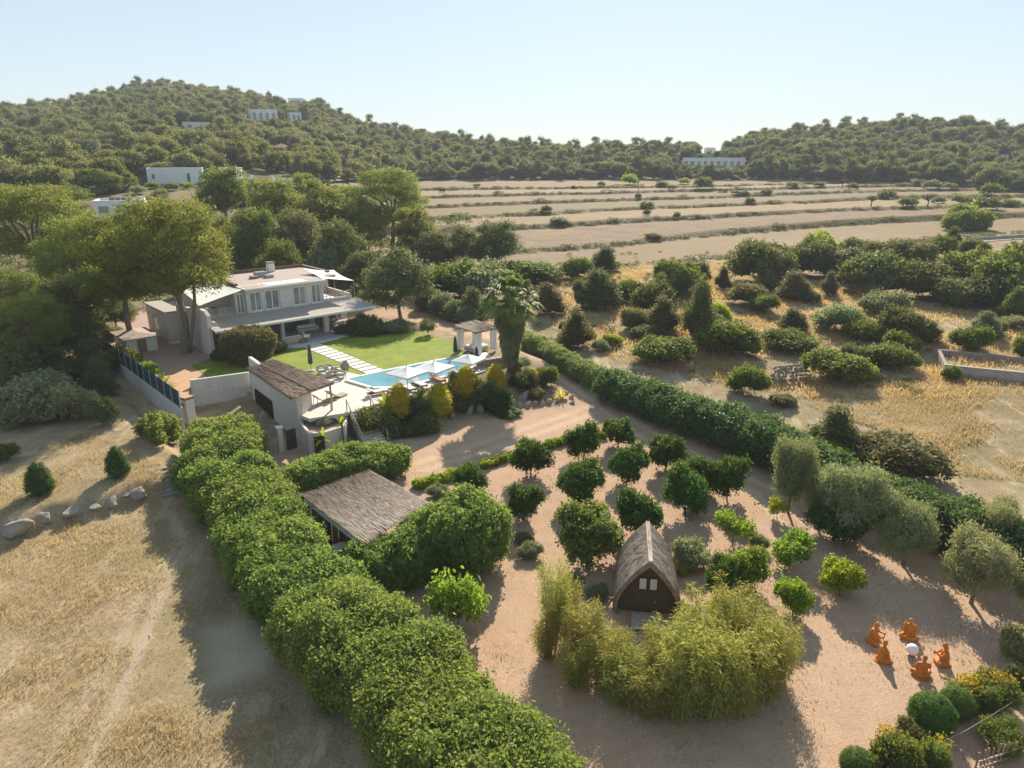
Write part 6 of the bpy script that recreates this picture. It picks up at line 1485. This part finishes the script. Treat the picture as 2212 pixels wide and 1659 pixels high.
for k, (x, yt, r, w, kind, mt, lab) in enumerate([
        (20, 585, 88, 130, 'pine', 'mastic', 'sunlit yellow-green tree at the left edge above the silver shrubs'), (120, 600, 88, 150, 'pinemid', 'wild', 'dark bushy tree left of the green fence'), (70, 690, 84, 150, 'pinemid', 'wild', 'dark tree in deep shade behind the silver shrubs'),
        (185, 735, 78, 90, 'juniper', 'wild', 'dark evergreen against the outside of the green fence'), (205, 775, 72, 70, 'juniper', 'wild', 'dark evergreen below the low fence wall'),
        (60, 640, 80, 130, 'pine', 'pine', 'dark pine low on the left, under the huge left pine'), (150, 660, 84, 110, 'pinemid', 'wild', 'dark tree filling the shade behind the green fence end'), (-20, 690, 84, 140, 'pinemid', 'wild', 'dark tree cut by the left picture edge'), (30, 740, 76, 100, 'juniper', 'wild', 'dark evergreen behind the largest silver shrub'), (110, 745, 78, 110, 'juniper', 'wild', 'dark evergreen between silver shrubs and fence'), (240, 640, 96, 90, 'pinemid', 'wild', 'dark tree behind the far fence end'),
        (478, 362, 152, 120, 'pinemid', 'pine', 'rounded pine right of the long blank white house'), (545, 385, 160, 90, 'pinemid', 'pine', 'mid-size pine above the villa roof, left of centre'), (596, 388, 142, 120, 'pinemid', 'pine', 'pale pine directly above the villa roof'),
        (690, 392, 136, 135, 'pinemid', 'pine', 'broad pine right above the villa sun sail'), (640, 455, 118, 120, 'pinemid', 'wildolive', 'olive-brown pine close behind the villa roof'), (545, 455, 116, 110, 'pinemid', 'mastic', 'light green tree behind the great villa pine'), (720, 480, 112, 120, 'pinemid', 'wild', 'dark tree behind the right roof terrace'),
        (790, 430, 138, 90, 'pinemid', 'pine', 'pine touching the left side of the tall dark pine'), (838, 366, 142, 155, 'pine', 'pine', 'tall dark pine towering at the field edge behind the villa'), (890, 450, 128, 90, 'pinemid', 'pine', 'smaller pine leaning on the right side of the tall dark pine'),
        (940, 500, 122, 90, 'pinemid', 'wild', 'dark round tree at the corner of the terraced field'), (1000, 487, 126, 95, 'pinemid', 'wild', 'middle dark tree of the clump at the field corner'), (1072, 478, 122, 110, 'pinemid', 'wild', 'rightmost dark tree of the clump at the field corner'),
        (780, 545, 104, 90, 'pinemid', 'wild', 'dark tree just right of the villa sun sail'), (985, 566, 105, 110, 'bush', 'mastic', 'green scrub tree behind the drive'), (1062, 568, 102, 120, 'bush', 'sage', 'greyish scrub tree behind the palm'), (1020, 622, 90, 70, 'juniper', 'wild', 'juniper beside the drive left of the palm crown'),
        (930, 580, 104, 90, 'bush', 'mastic', 'bright scrub bush between the wide dark tree and the field'), (600, 520, 106, 90, 'pinemid', 'mastic', 'yellow-green tree close above the terracotta roof'), (480, 470, 122, 100, 'pinemid', 'pine', 'pine partly hidden by the great villa pine'), (690, 540, 108, 80, 'bush', 'sage', 'grey scrub behind the roof chimney'),
        (130, 400, 185, 110, 'pinemid', 'pine', 'pine left of the white flat-roofed house'), (880, 400, 185, 60, 'pinemid', 'pine', 'slender pine behind the tall dark pine'),
        (215, 365, 205, 90, 'pinemid', 'pine', 'round pine above the white flat-roofed house'), (10, 430, 160, 120, 'pinemid', 'pine', 'pine at the extreme left edge behind the huge pine'), (740, 400, 170, 80, 'pinemid', 'pine', 'pine beside the pale road, left of the tall dark pine'), (650, 375, 190, 70, 'pinemid', 'pine', 'small pine before the low white walls')]):
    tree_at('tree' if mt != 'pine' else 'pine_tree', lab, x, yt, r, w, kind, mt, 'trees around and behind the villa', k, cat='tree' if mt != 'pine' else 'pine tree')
tree_at('broad_tree', 'wide dark rounded tree on two stems right of the villa', 862, 540, 0, 140, 'pinemid', 'wild', None, 2, cat='tree', base=on(866, 690))
# random scrub fills the belt behind the house
def scrub_mass(name, label, spots, mat, kind='scrub'):
    """many small bushes nobody could count, joined into one mass"""
    Vs, Ss, Is, Ts, n = [], [], [], [], 0; cache = {}; zz = gzs([q[:2] for q in spots]); spots = [(q[0], q[1], z + q[2]) + tuple(q[3:]) for q, z in zip(spots, zz)]
    for (x, y, z, w, h, rot, k) in spots:
        p = PR[kind][k % len(PR[kind])]
        if k % len(PR[kind]) not in cache:
            me = p.c; co = np.empty(len(me.vertices) * 3, np.float32); me.vertices.foreach_get('co', co); li = np.empty(len(me.loops), np.int32); me.loops.foreach_get('vertex_index', li); lt = np.empty(len(me.polygons), np.int32); me.polygons.foreach_get('loop_total', lt); tn = np.empty(len(me.vertices), np.float32); me.attributes['tone'].data.foreach_get('value', tn)
            cache[k % len(PR[kind])] = (co.reshape(-1, 3), li, lt, tn)
        co, li, lt, tn = cache[k % len(PR[kind])]; c, s = math.cos(rot), math.sin(rot); a = co[:, 0] * w / p.w; b = co[:, 1] * w / p.w
        Vs.append(np.stack([x + a * c - b * s, y + a * s + b * c, z + co[:, 2] * h / p.h], 1)); Ss.append(lt); Is.append(li + n); Ts.append(np.clip(tn * .7 + .3 * ((k * 37) % 10) / 10, 0, 1)); n += len(co)
    o = link(name, np_mesh(name, np.concatenate(Vs), np.concatenate(Ss), np.concatenate(Is), np.concatenate(Ts)), None, mat); return tag(o, label, 'scrub', kind='stuff')
rng = np.random.RandomState(17); sp = []
for k in range(230):
    th = math.radians(rng.uniform(-38, -3)); r = rng.uniform(98, 190); x, y = r * math.sin(th), r * math.cos(th); h = rng.uniform(1.0, 3.0)
    sp.append((x, y, -.1, h * rng.uniform(1.1, 1.6), h, rng.uniform(0, 6), k))
scrub_mass('undergrowth', 'dark undergrowth filling the gaps between the trees behind the villa', sp, 'wild')
sp = []
for li, (ta, ra) in enumerate(TERR):
    tt_ = ta.min()
    while tt_ < ta.max():
        r = float(np.interp(tt_, ta, ra)); tt_ += math.degrees(rng.uniform(.35, 1.3) / r)
        if tt_ < -8.5 or rng.rand() < .14 + .25 * (hnoise(np.array(tt_ * 3.), np.array(li * 9.), 1.0, 5) > .2): continue
        rr2 = r - rng.uniform(.2, 2.4); x, y = rr2 * math.sin(math.radians(tt_)), rr2 * math.cos(math.radians(tt_)); h = rng.uniform(.4, .95) * (1.7 if rng.rand() < .08 else 1)
        sp.append((x, y, -.1, h * rng.uniform(2.4, 4.2), h, rng.uniform(0, 6), rng.randint(0, 30)))
print('bank scrub', len(sp))
scrub_mass('bank_scrub', 'low scrub growing along the terrace banks of the fields', sp, 'wildolive')
sp = []
for k in range(240):
    th = math.radians(rng.uniform(2, 38)); r = rng.uniform(72, 150) ; x, y = r * math.sin(th), r * math.cos(th)
    px, py, _ = proj((x, y, float(z_nominal(np.array(x), np.array(y)))))
    if py > 960 or (px < 1330 and py > 740) or (px > 2010 and 740 < py < 850): continue
    h = rng.uniform(.25, .8); sp.append((x, y, -.05, h * rng.uniform(1.5, 2.6), h, rng.uniform(0, 6), k))
scrub_mass('field_scrub', 'knee-high scrub scattered through the wild dry field', sp, 'wildolive')

# ------------------------------------------------------------------ bushes of the wild field
FB = [(1243, 668, 755, 76, 'juniper', 'wildolive', 'dark conical juniper just right of the palm crown'), (1182, 610, 682, 72, 'juniper', 'wildolive', 'brown-green juniper behind the palm crown'), (1306, 532, 590, 62, 'juniper', 'wild', 'tall dark juniper on the terrace edge'), (1148, 562, 615, 125, 'bush', 'mastic', 'long low green bush behind the palm top'),
      (1240, 555, 605, 68, 'bush', 'mastic', 'green bush left of the tall dark juniper'), (1293, 580, 672, 92, 'juniper', 'wild', 'broad dark juniper in the middle of the wild field'), (1262, 605, 665, 50, 'bush', 'wild', 'bush leaning on the broad dark juniper'), (1355, 605, 655, 70, 'bush', 'mastic', 'green bush right of the broad dark juniper'), (1412, 610, 690, 90, 'bush', 'wild', 'dense dark bush beneath the terrace bank'),
      (1428, 640, 725, 80, 'juniper', 'wildolive', 'olive-green juniper left of the tall narrow one'), (1398, 700, 735, 62, 'bush', 'wild', 'low dark bush in front of the dry golden patch'), (1370, 665, 715, 60, 'bush', 'wildolive', 'dark bush at the edge of the golden patch'), (1470, 560, 640, 105, 'bush', 'mastic', 'large mixed green bush on the bank'), (1440, 590, 650, 60, 'bush', 'mastic', 'bright leafy bush beneath the large mixed one'), (1500, 565, 620, 60, 'bush', 'wildolive', 'brownish bush on top of the bank'),
      (1508, 605, 742, 74, 'juniper', 'wild', 'tall narrow dark juniper of the wild field'), (1556, 655, 705, 44, 'bush', 'bright', 'small bright bush right of the tall narrow juniper'), (1430, 725, 790, 125, 'bush', 'mastic', 'wide domed green bush above the reed hedge'), (1568, 690, 772, 125, 'bush', 'mastic', 'large green bush above the tall dark hedge'), (1545, 680, 735, 60, 'juniper', 'sage', 'grey-green spire at the back of the large green bush'), (1612, 725, 770, 44, 'bush', 'bright', 'bright fringe bush right of the large green one'),
      (1560, 575, 625, 34, 'juniper', 'wildolive', 'small upright shrub right of the bank bushes'), (1612, 610, 665, 85, 'bush', 'wildolive', 'spreading brown-green bush in the middle of the right field'), (1712, 585, 650, 70, 'juniper', 'wildolive', 'rounded dark shrub on a bare stem'), (1665, 595, 630, 42, 'bush', 'wildolive', 'small dark shrub left of the rounded one'), (1648, 635, 680, 62, 'bush', 'mastic', 'grey-green bush below the small dark shrub'), (1712, 665, 720, 62, 'juniper', 'wildolive', 'dark rounded shrub above the low wide bush'),
      (1702, 712, 760, 110, 'bush', 'mastic', 'low wide green bush in the right field'), (1805, 655, 718, 92, 'bush', 'sage', 'silvery hummock bush in the right field'), (1905, 628, 682, 94, 'bush', 'sage', 'pale silvery dome bush in front of the dark thicket'), (1790, 585, 640, 36, 'juniper', 'wildolive', 'slim shrub in front of the thicket'), (1748, 625, 655, 40, 'bush', 'wildolive', 'low shrub left of the slim one'), (1870, 690, 740, 80, 'bush', 'mastic', 'yellow-green bush below the pale dome'),
      (1950, 665, 745, 100, 'bush', 'wild', 'dark bush cluster centre in the right field'), (2000, 690, 740, 60, 'juniper', 'wildolive', 'dark shrub at the right end of the bush cluster'), (1945, 715, 765, 70, 'bush', 'mastic', 'green bush at the foot of the dark cluster'), (1918, 738, 795, 105, 'bush', 'mastic', 'bright-topped bush above the dry meadow'), (1808, 755, 830, 135, 'bush', 'mastic', 'biggest green bush beside the dry stone wall'), (1845, 745, 800, 60, 'bush', 'wild', 'dark bush behind the biggest green one'), (1862, 780, 822, 56, 'bush', 'bright', 'bright bush joining the biggest green one'),
      (1610, 785, 855, 80, 'bush', 'mastic', 'round green bush at the left end of the dry stone wall'), (1690, 850, 880, 60, 'bush', 'wildolive', 'scrubby bush between stone wall and hedge'), (2096, 705, 762, 74, 'bush', 'mastic', 'round bush left of the concrete basin'), (2125, 672, 735, 60, 'juniper', 'sage', 'thin grey shrub behind the round basin bush'), (2190, 680, 712, 66, 'bush', 'sage', 'low grey bush near the right picture edge'), (2208, 725, 775, 44, 'bush', 'mastic', 'green bush cut by the right picture edge'), (2150, 695, 725, 40, 'bush', 'mastic', 'small bush beside the thin grey shrub'),
      (1322, 720, 748, 42, 'bush', 'bright', 'small bright bush in the golden grass'), (1300, 735, 760, 36, 'bush', 'sage', 'small grey bush left of the bright one'), (2052, 790, 822, 36, 'bush', 'mastic', 'weedy bush against the corner of the basin'), (1225, 690, 720, 30, 'bush', 'wildolive', 'brown weedy bush below the juniper pair'),
      (1640, 520, 615, 130, 'bush', 'wild', 'left end of the dark thicket at the terrace edge'), (1700, 530, 600, 120, 'bush', 'wild', 'second bush of the dark thicket'), (1765, 515, 600, 110, 'bush', 'wild', 'thicket bush under the bright treetop'), (1770, 500, 545, 58, 'bush', 'bright', 'bright green treetop poking out of the thicket'), (1830, 535, 610, 110, 'juniper', 'wildolive', 'brown-green middle of the thicket'), (1890, 545, 640, 130, 'bush', 'wild', 'large dark domed bush in the middle of the thicket'), (1860, 515, 570, 90, 'bush', 'wild', 'bush at the back of the thicket'), (1930, 520, 575, 70, 'bush', 'wild', 'back bush above the dome'),
      (1975, 525, 580, 80, 'bush', 'wildolive', 'brownish bush at the back right of the thicket'), (2010, 565, 650, 120, 'bush', 'wild', 'thicket bush right of the dark dome'), (2080, 540, 640, 130, 'bush', 'mastic', 'big green tree in the right part of the thicket'), (2150, 545, 655, 120, 'bush', 'mastic', 'green tree near the right end of the thicket'), (2205, 530, 640, 110, 'bush', 'wild', 'thicket tree cut by the right picture edge'), (2070, 600, 665, 100, 'bush', 'wild', 'front bush of the thicket above the track'), (2140, 590, 670, 110, 'bush', 'wild', 'front right bush of the thicket'), (2190, 620, 690, 60, 'juniper', 'mastic', 'pale spire at the right end of the thicket'),
      (2030, 510, 560, 60, 'bush', 'mastic', 'light bush behind the thicket'), (2100, 515, 550, 60, 'bush', 'mastic', 'second light bush behind the thicket'), (2055, 490, 535, 40, 'juniper', 'wild', 'dark bush beside the low track wall')]
for k, (x, tp, bt, w, kind, mt, lab) in enumerate(FB):
    plant('field_bush', lab, 'bush', kind, x, tp, bt, w, mt, 'bushes of the wild field', var=k)
hedge('carob_tree', 'large bright green dome tree on the ploughed terrace', [(2083, 497, 92, 4.6), (2060, 498, 45, 3.2), (2108, 498, 45, 3.2), (2080, 496, 50, 5.4)], 'hedge', 171, .22, 2.2, .3, cat='tree')
FAR = [(955, 404, 416, 15, 'wild'), (1178, 443, 460, 27, 'wild'), (1208, 468, 488, 42, 'wild'), (1396, 434, 449, 32, 'mastic'), (1397, 452, 466, 18, 'wild'), (1462, 457, 470, 16, 'wild'), (1379, 417, 429, 15, 'wild'), (1412, 503, 517, 38, 'wildolive'), (1360, 375, 399, 36, 'bright'), (1621, 426, 440, 22, 'wild'), (1610, 412, 424, 17, 'wild'), (1657, 407, 421, 28, 'wild'), (1519, 380, 408, 42, 'wild'), (1477, 384, 398, 26, 'bright'), (1430, 390, 404, 28, 'mastic'), (1711, 391, 405, 26, 'sage'),
       (1843, 394, 410, 26, 'mastic'), (1915, 408, 431, 38, 'wild'), (1960, 425, 448, 38, 'mastic'), (2024, 424, 440, 30, 'sage'), (2071, 420, 441, 44, 'mastic'), (2132, 423, 454, 54, 'mastic'), (2010, 388, 408, 40, 'sage'), (2050, 394, 408, 28, 'sage'), (2140, 394, 423, 46, 'mastic'), (2141, 456, 471, 18, 'mastic'), (1985, 386, 400, 36, 'wildolive'), (2092, 442, 456, 34, 'bright'), (2180, 430, 448, 40, 'mastic'), (1450, 398, 408, 22, 'mastic'), (1560, 406, 416, 24, 'wild'), (1300, 392, 402, 18, 'wild'), (1240, 400, 408, 14, 'wild'), (1030, 396, 404, 16, 'wildolive'), (1770, 392, 404, 24, 'mastic'), (1590, 410, 420, 26, 'wild')]
for k, (x, tp, bt, w, mt) in enumerate(FAR):
    side = 'left of the long white house' if x < 1500 else 'right of the long white house' if x < 1900 else 'near the right picture edge'
    plant('terrace_bush', 'small lone bush far out on the terraced fields, ' + side, 'bush', 'bushfar', x, tp, bt, w, mt, 'lone bushes on the terraces, ' + side, var=k)
for k, (x, tp, bt, w, mt) in enumerate([(330, 392, 408, 30, 'mastic'), (372, 394, 412, 36, 'mastic'), (408, 392, 408, 22, 'bright'), (440, 390, 404, 26, 'mastic'), (300, 400, 420, 34, 'sage'), (350, 408, 428, 34, 'mastic'), (470, 396, 412, 26, 'wild'), (540, 398, 410, 24, 'bright'), (570, 384, 396, 22, 'mastic'), (620, 404, 418, 28, 'mastic'), (200, 404, 424, 40, 'mastic'), (250, 398, 414, 30, 'wild')]):
    plant('slope_bush', 'green bush in the open ground in front of the long blank white house', 'bush', 'bushfar', x, tp, bt, w, mt, 'bushes in front of the blank white house', var=k)
# silver shrubs and clipped cypresses of the neighbouring plot
for k, (x, tp, bt, w, mt, kind, lab) in enumerate([(95, 812, 918, 150, 'sage', 'bush', 'largest silver-green shrub in the neighbouring plot'), (60, 850, 925, 110, 'olive', 'bush', 'front silver shrub beside the neighbouring pool'), (150, 830, 915, 90, 'olive', 'bush', 'silver shrub on the right of the big clump'), (197, 846, 908, 54, 'olive', 'bush', 'small silver shrub standing apart from the clump'), (236, 855, 922, 50, 'wild', 'bush', 'dark shrub at the corner of the fence shadow'), (20, 840, 900, 70, 'sage', 'bush', 'silver shrub at the left picture edge'), (10, 955, 1000, 50, 'mastic', 'bush', 'green shrub in the shade at the left picture edge')]):
    plant('silver_shrub', lab, 'shrub', kind, x, tp, bt, w, mt, var=k)
plant('clipped_cypress', 'clipped dark cypress nearer the stone steps', 'conifer', 'egg', 257, 962, 1034, 46, 'conifer', var=0)
plant('clipped_cypress', 'twisted clipped cypress further left in the dry grass', 'conifer', 'egg', 90, 996, 1074, 54, 'conifer', var=1)
np_ = [at(x, y, 1.2) for x, y in ((-120, 870), (10, 868), (48, 908), (-120, 930))]; o_ = np_[1]
nbp = thing('neighbour_pool', 'corner of a neighbouring pool with white edge at the left picture edge', 'pool', o_)
link('coping', MB().prism([(v.x - o_.x, v.y - o_.y) for v in np_], -.3, .06), nbp, 'plaster_white')
np2 = [at(x, y, 1.27) for x, y in ((-120, 868), (0, 872), (8, 888), (-120, 900))]; link('water', MB().prism([(v.x - o_.x, v.y - o_.y) for v in np2], .062, .09), nbp, 'water')

# ------------------------------------------------------------------ concrete basin, dry stone wall
bz = gz(*at(2080, 830, .3)[:2]); q0 = at(2055, 822, bz)
fA, fB_, bA = at(2041, 789, bz + .95), at(2330, 818, bz + .95), at(2052, 757, bz + .95)
bs = thing('water_basin', 'long open concrete basin with pinkish inner walls in the dry field', 'basin', (fA.x, fA.y, bz))
ux = (fB_ - fA); ux.z = 0; Lb = ux.length; ux.normalize(); uy = Vector((-ux.y, ux.x, 0)); Wb = max((bA - fA).dot(uy), 3.0)
def bq(u, w): return (ux * u + uy * w)[:2]
for nm, (u0, u1, w0, w1), zt in (('front_wall', (0, Lb, 0, .3), .95), ('back_wall', (0, Lb, Wb - .3, Wb), 1.0), ('side_wall', (0, .3, .302, Wb - .302), .97), ('side_wall', (Lb - .3, Lb, .302, Wb - .302), .97)):
    link(nm, MB().prism([bq(u0, w0), bq(u1, w0), bq(u1, w1), bq(u0, w1)], -.5, zt), bs, 'concrete' if nm == 'front_wall' else 'basin')
link('rim', MB().prism([bq(-.05, -.05), bq(Lb, -.05), bq(Lb, .34), bq(-.05, .34)], .953, 1.02), bs, 'concrete'); link('floor', MB().prism([bq(.3, .3), bq(Lb - .3, .3), bq(Lb - .3, Wb - .3), bq(.3, Wb - .3)], -.4, -.15), bs, 'basin')
sw0, sw1 = on(1648, 828), on(1748, 818)
dw = thing('dry_stone_wall', 'ruined dry stone wall between two green bushes', 'wall', sw0)
rng = random.Random(5); dvec = sw1 - sw0
for c in range(17):
    hh_ = 5 if c > 3 else 2 + c // 2
    for r in range(hh_):
        f = (c + rng.uniform(.1, .9)) / 17; o = link('stone', RS[rng.randrange(5)], dw, 'drystone'); o.location = dvec * f + Vector((rng.uniform(-.1, .1), rng.uniform(-.12, .12) + .1 * r, .1 + r * .32)); o.scale = (rng.uniform(.26, .42), rng.uniform(.24, .36), rng.uniform(.19, .28)); o.rotation_euler = (rng.uniform(-.4, .4), rng.uniform(-.4, .4), rng.uniform(0, 6))
strip_on('track', [(2015, 530), (2080, 524), (2150, 518), (2240, 512), (2330, 508)], 3.0, 'asphalt', .08, 'grey farm track at the right edge of the terraces')
white_wall('field_wall', 'low grey stone wall beside the track at the right picture edge', 2090, 520, 2300, 508, .7, mat='drystone')

# ------------------------------------------------------------------ topiary corner, bottom right
for k, (x, tp, bt, w, mt, kind, lab) in enumerate([(2007, 1498, 1592, 90, 'ball', 'ball', 'large clipped green ball nearest the statues'), (2060, 1484, 1558, 68, 'ball', 'ball', 'smaller clipped green ball behind the large one'), (1964, 1556, 1616, 62, 'wildolive', 'bush', 'brownish rounded bush left of the large clipped ball'), (1850, 1618, 1685, 72, 'ball', 'ball', 'clipped ball cut by the bottom edge of the picture'), (1920, 1585, 1690, 100, 'mastic', 'bush', 'large green cushion bush between the bottom clipped balls'),
        (2135, 1455, 1535, 104, 'mastic', 'cushion', 'broad flowering cushion at the right picture edge'), (2078, 1470, 1530, 70, 'sage', 'cushion', 'grey flowering cushion behind the smaller clipped ball'), (2200, 1432, 1500, 66, 'conifer', 'ball', 'dark clipped dome at the right picture edge'), (2015, 1598, 1690, 66, 'mastic', 'cushion', 'upright flowering bush at the bottom edge'), (2165, 1562, 1632, 100, 'mastic', 'cushion', 'creeper bush sprawling over the picket fence'), (1960, 1640, 1720, 90, 'ball', 'ball', 'green ball half outside the bottom edge'), (2100, 1500, 1545, 70, 'mastic', 'cushion', 'low green edge of the flowering bed')]):
    plant('topiary_ball' if kind == 'ball' else 'flower_bush', lab, 'shrub', kind, x, tp, bt, w, mt, var=k)
def flowers(name, label, x, y, wpx, n, seed, h):
    g = on(x, y); rng = np.random.RandomState(seed); s = proj(g)[2] / FPX; t = thing(name, label, 'flowers', g); f = Fol(seed); r = wpx * s / 2
    P = np.stack([rng.normal(size=n) * r * .5, rng.normal(size=n) * r * .4, h + rng.normal(size=n) * .07], 1); f.leaves(P, np.array([0, -.2, 1.0]) + rng.normal(size=(n, 3)) * .5, np.full(n, .055), .8)
    link('blossoms', f.mesh('blossoms'), t, 'flower'); m = MB()
    for k in range(0, n, 6): m.tube([(P[k][0] * .6, P[k][1] * .6, 0), tuple(P[k])], [.012, .008], 3)
    link('stems', m, t, 'greengrass' if False else 'bark'); return t
flowers('yellow_flowers', 'band of yellow flowers in front of the grey cushion', 2085, 1512, 70, 300, 1, .95); flowers('yellow_flowers', 'yellow flowers on top of the broad cushion at the right edge', 2145, 1508, 80, 180, 2, 1.1); flowers('yellow_flowers', 'yellow flowers above the large bottom cushion', 1902, 1640, 46, 80, 3, 1.4)
flowers('yellow_flowers', 'small yellow flower spray right of the broad cushion', 2150, 1545, 28, 70, 4, .5); flowers('yellow_flowers', 'yellow flowers on the upright bottom bush', 2022, 1655, 50, 70, 5, 1.2); flowers('yellow_flowers', 'yellow flower tuft beside the brownish bush', 1948, 1618, 26, 60, 6, .6)
fp0, fp1 = on(2105, 1668), on(2190, 1640)
pf = thing('picket_fence', 'short rustic picket fence in the bottom right corner', 'fence', fp0)
dv_ = fp1 - fp0
for k in range(11):
    p = dv_ * (k / 10); a = RNG.uniform(-.07, .07); link('picket', MB().beam((p.x, p.y, -.1), (p.x + a, p.y + RNG.uniform(-.05, .05), .95 + RNG.uniform(-.1, .1)), .06, .05), pf, 'wood')
link('rail', MB().beam((0, -.05, .25), (dv_.x, dv_.y - .05, .25), .04).beam((0, -.05, .55), (dv_.x, dv_.y - .05, .55), .04), pf, 'wood_grey')
rp = thing('rope_barrier', 'thin rope strung between stakes around the flower bed', 'rope', on(2130, 1586))
q = on(2130, 1586)
for k, (x, y) in enumerate(((2130, 1586), (2010, 1650), (2220, 1520))):
    g = on(x, y) - q; link('stake', MB().tube([(g.x, g.y, g.z - .1), (g.x, g.y, g.z + .95)], [.025, .02], 6), rp, 'wood')
ga, gb_, gc_ = (on(x, y) - q + Vector((0, 0, .9)) for x, y in ((2010, 1650), (2130, 1586), (2220, 1520)))
link('rope', MB().tube([ga, ga.lerp(gb_, .5) - Vector((0, 0, .1)), gb_, gb_.lerp(gc_, .5) - Vector((0, 0, .1)), gc_], [.012] * 5, 4), rp, 'thatch_pale')

# ------------------------------------------------------------------ utility poles far off
for x, y, h, lab in ((1378, 428, 7, 'wooden utility pole on the far terraces'),):
    g = on(x, y); t = thing('utility_pole', lab, 'pole', g); link('post', MB().tube([(0, 0, -.3), (0, 0, h)], [.13, .09], 7), t, 'bark'); link('cross_arm', MB().beam((-.8, 0, h - .5), (.8, 0, h - .5), .1), t, 'bark')
def bare_tree(label, x, y, h, seed):
    g = on(x, y); t = thing('bare_tree', label, 'tree', g); rng = random.Random(seed); m = MB(); tw = MB()
    m.tube([(0, 0, -.2), (.1, 0, h * .3), (.05, 0, h * .42)], [.2, .15, .13], 6)
    for k in range(16):
        a = rng.uniform(0, 6.28); l = h * rng.uniform(.3, .6); e = rng.uniform(.3, 1.2); p = Vector((.05, 0, h * .4)); q = p + Vector((math.cos(a) * math.cos(e), math.sin(a) * math.cos(e), math.sin(e))) * l
        tw.tube([p, p.lerp(q, .5) + Vector((0, 0, .15)), q], [.08, .05, .02], 4)
        for j in range(5):
            s = p.lerp(q, rng.uniform(.4, 1)); tw.tube([s, s + Vector((rng.uniform(-.8, .8), rng.uniform(-.8, .8), rng.uniform(0, .9)))], [.03, .012], 3)
    link('trunk', m, t, 'bark_dark'); link('branches', tw, t, 'bark_dark')
bare_tree('leafless grey tree on the terraces near the bright dome tree', 2003, 448, 4.6, 1); bare_tree('second leafless tree further left on the terrace bank', 1881, 446, 3.6, 2); bare_tree('pale leafless tree at the wood edge on the right', 1818, 408, 4.5, 3)

# ------------------------------------------------------------------ dry grass blades
def grass(name, label, n, sampler, mat, h, seed, wid=.09, keep=None):
    rng = np.random.RandomState(seed); X, Y = sampler(rng, n); Z = height(X, Y); f = Fol(seed); n = len(X)
    P = np.stack([X, Y, Z + h * .35], 1); lean = rng.normal(size=(n, 3)) * .42 + np.array([0, 0, 1.0]); N = rng.normal(size=(n, 3)) * np.array([1, 1, .25])
    hv = h * (.5 + .9 * rng.rand(n)) * np.clip(1 + .8 * hnoise(X, Y, .9, 44), .4, 1.8)
    t = np.clip(.5 + .5 * hnoise(X, Y, .7, 45) + rng.normal(size=n) * .25, 0, 1); f.leaves(P, N, hv * .5, wid, along=lean, tone=t, fold=.12)
    o = link(name, f.mesh(name), None, mat); return tag(o, label, 'grass', kind='stuff')
LFP = np.array([on(x, y)[:2] for x, y in ((-300, 1150), (0, 1000), (200, 930), (330, 985), (420, 1060), (560, 1300), (560, 1420), (640, 1560), (560, 1720), (-300, 1750))])
RFP = np.array([on(x, y)[:2] for x, y in ((1700, 860), (1800, 835), (2040, 812), (2350, 860), (2350, 1060), (2050, 1020), (1880, 920))])
WFP = np.array([on(x, y)[:2] for x, y in ((1170, 700), (1150, 600), (1400, 570), (1600, 570), (1900, 640), (2300, 700), (2300, 860), (1700, 860), (1330, 780))])
def inpoly(P):
    lo, hi = P.min(0), P.max(0)
    def s(rng, n):
        X = rng.uniform(lo[0], hi[0], n * 2); Y = rng.uniform(lo[1], hi[1], n * 2); d, _ = poly_sd(X, Y, P); k = d < hnoise(X, Y, .8, 3) * .8; return X[k][:n], Y[k][:n]
    return s
def patchy(P, a, b, seed):
    f0 = inpoly(P)
    def s(rng, n):
        X, Y = f0(rng, n * 3); k = rng.rand(len(X)) < np.clip(a + b * hnoise(X, Y, .45, seed) + .5 * b * hnoise(X, Y, 1.3, seed + 1), .02, 1); return X[k][:n], Y[k][:n]
    return s
grass('dry_grass', 'dry straw-coloured grass of the plot left of the hedge', 46000, patchy(LFP, .5, 1.1, 91), 'straw', .24, 1)
grass('tall_dry_grass', 'taller pale tufts in the dry plot left of the hedge', 7000, patchy(LFP, -.1, 1.4, 95), 'goldstraw', .36, 11, .045)
GLP = np.array([on(x, y)[:2] for x, y in ((640, 1345), (640, 1100), (860, 960), (1250, 890), (1640, 1000), (2212, 1240), (2400, 1700), (900, 1750))])
def litter(rng, n):
    X, Y = inpoly(GLP)(rng, n * 3); k = rng.rand(len(X)) < np.clip(.12 + 1.3 * hnoise(X, Y, .55, 61) + .5 * hnoise(X, Y, 1.6, 62), .03, 1); return X[k][:n], Y[k][:n]
grass('ground_litter', 'dry weeds and leaf litter scattered over the gravel', 30000, litter, 'litter', .11, 9, .22)
grass('dry_meadow', 'dry meadow grass beyond the boundary hedge', 40000, patchy(RFP, .5, 1.0, 97), 'straw', .34, 2)
grass('wild_grass', 'golden dry grass between the bushes of the wild field', 72000, patchy(WFP, .6, .9, 99), 'goldstraw', .46, 3, .12)

# ------------------------------------------------------------------ thin summer air
hm, hnt, hb, ho = _nt('summer_air'); hnt.nodes.remove(hb)
pv_ = hnt.nodes.new('ShaderNodeVolumePrincipled'); pv_.inputs['Color'].default_value = (.86, .92, 1.0, 1); pv_.inputs['Density'].default_value = .00027; pv_.inputs['Anisotropy'].default_value = 0.0
hnt.links.new(pv_.outputs[0], ho.inputs['Volume'])
hz = link('haze', MB().box(-1600, -1600, -8, 1600, 1600, 118), None, hm); tag(hz, 'thin summer haze over the whole valley', 'haze', kind='stuff')
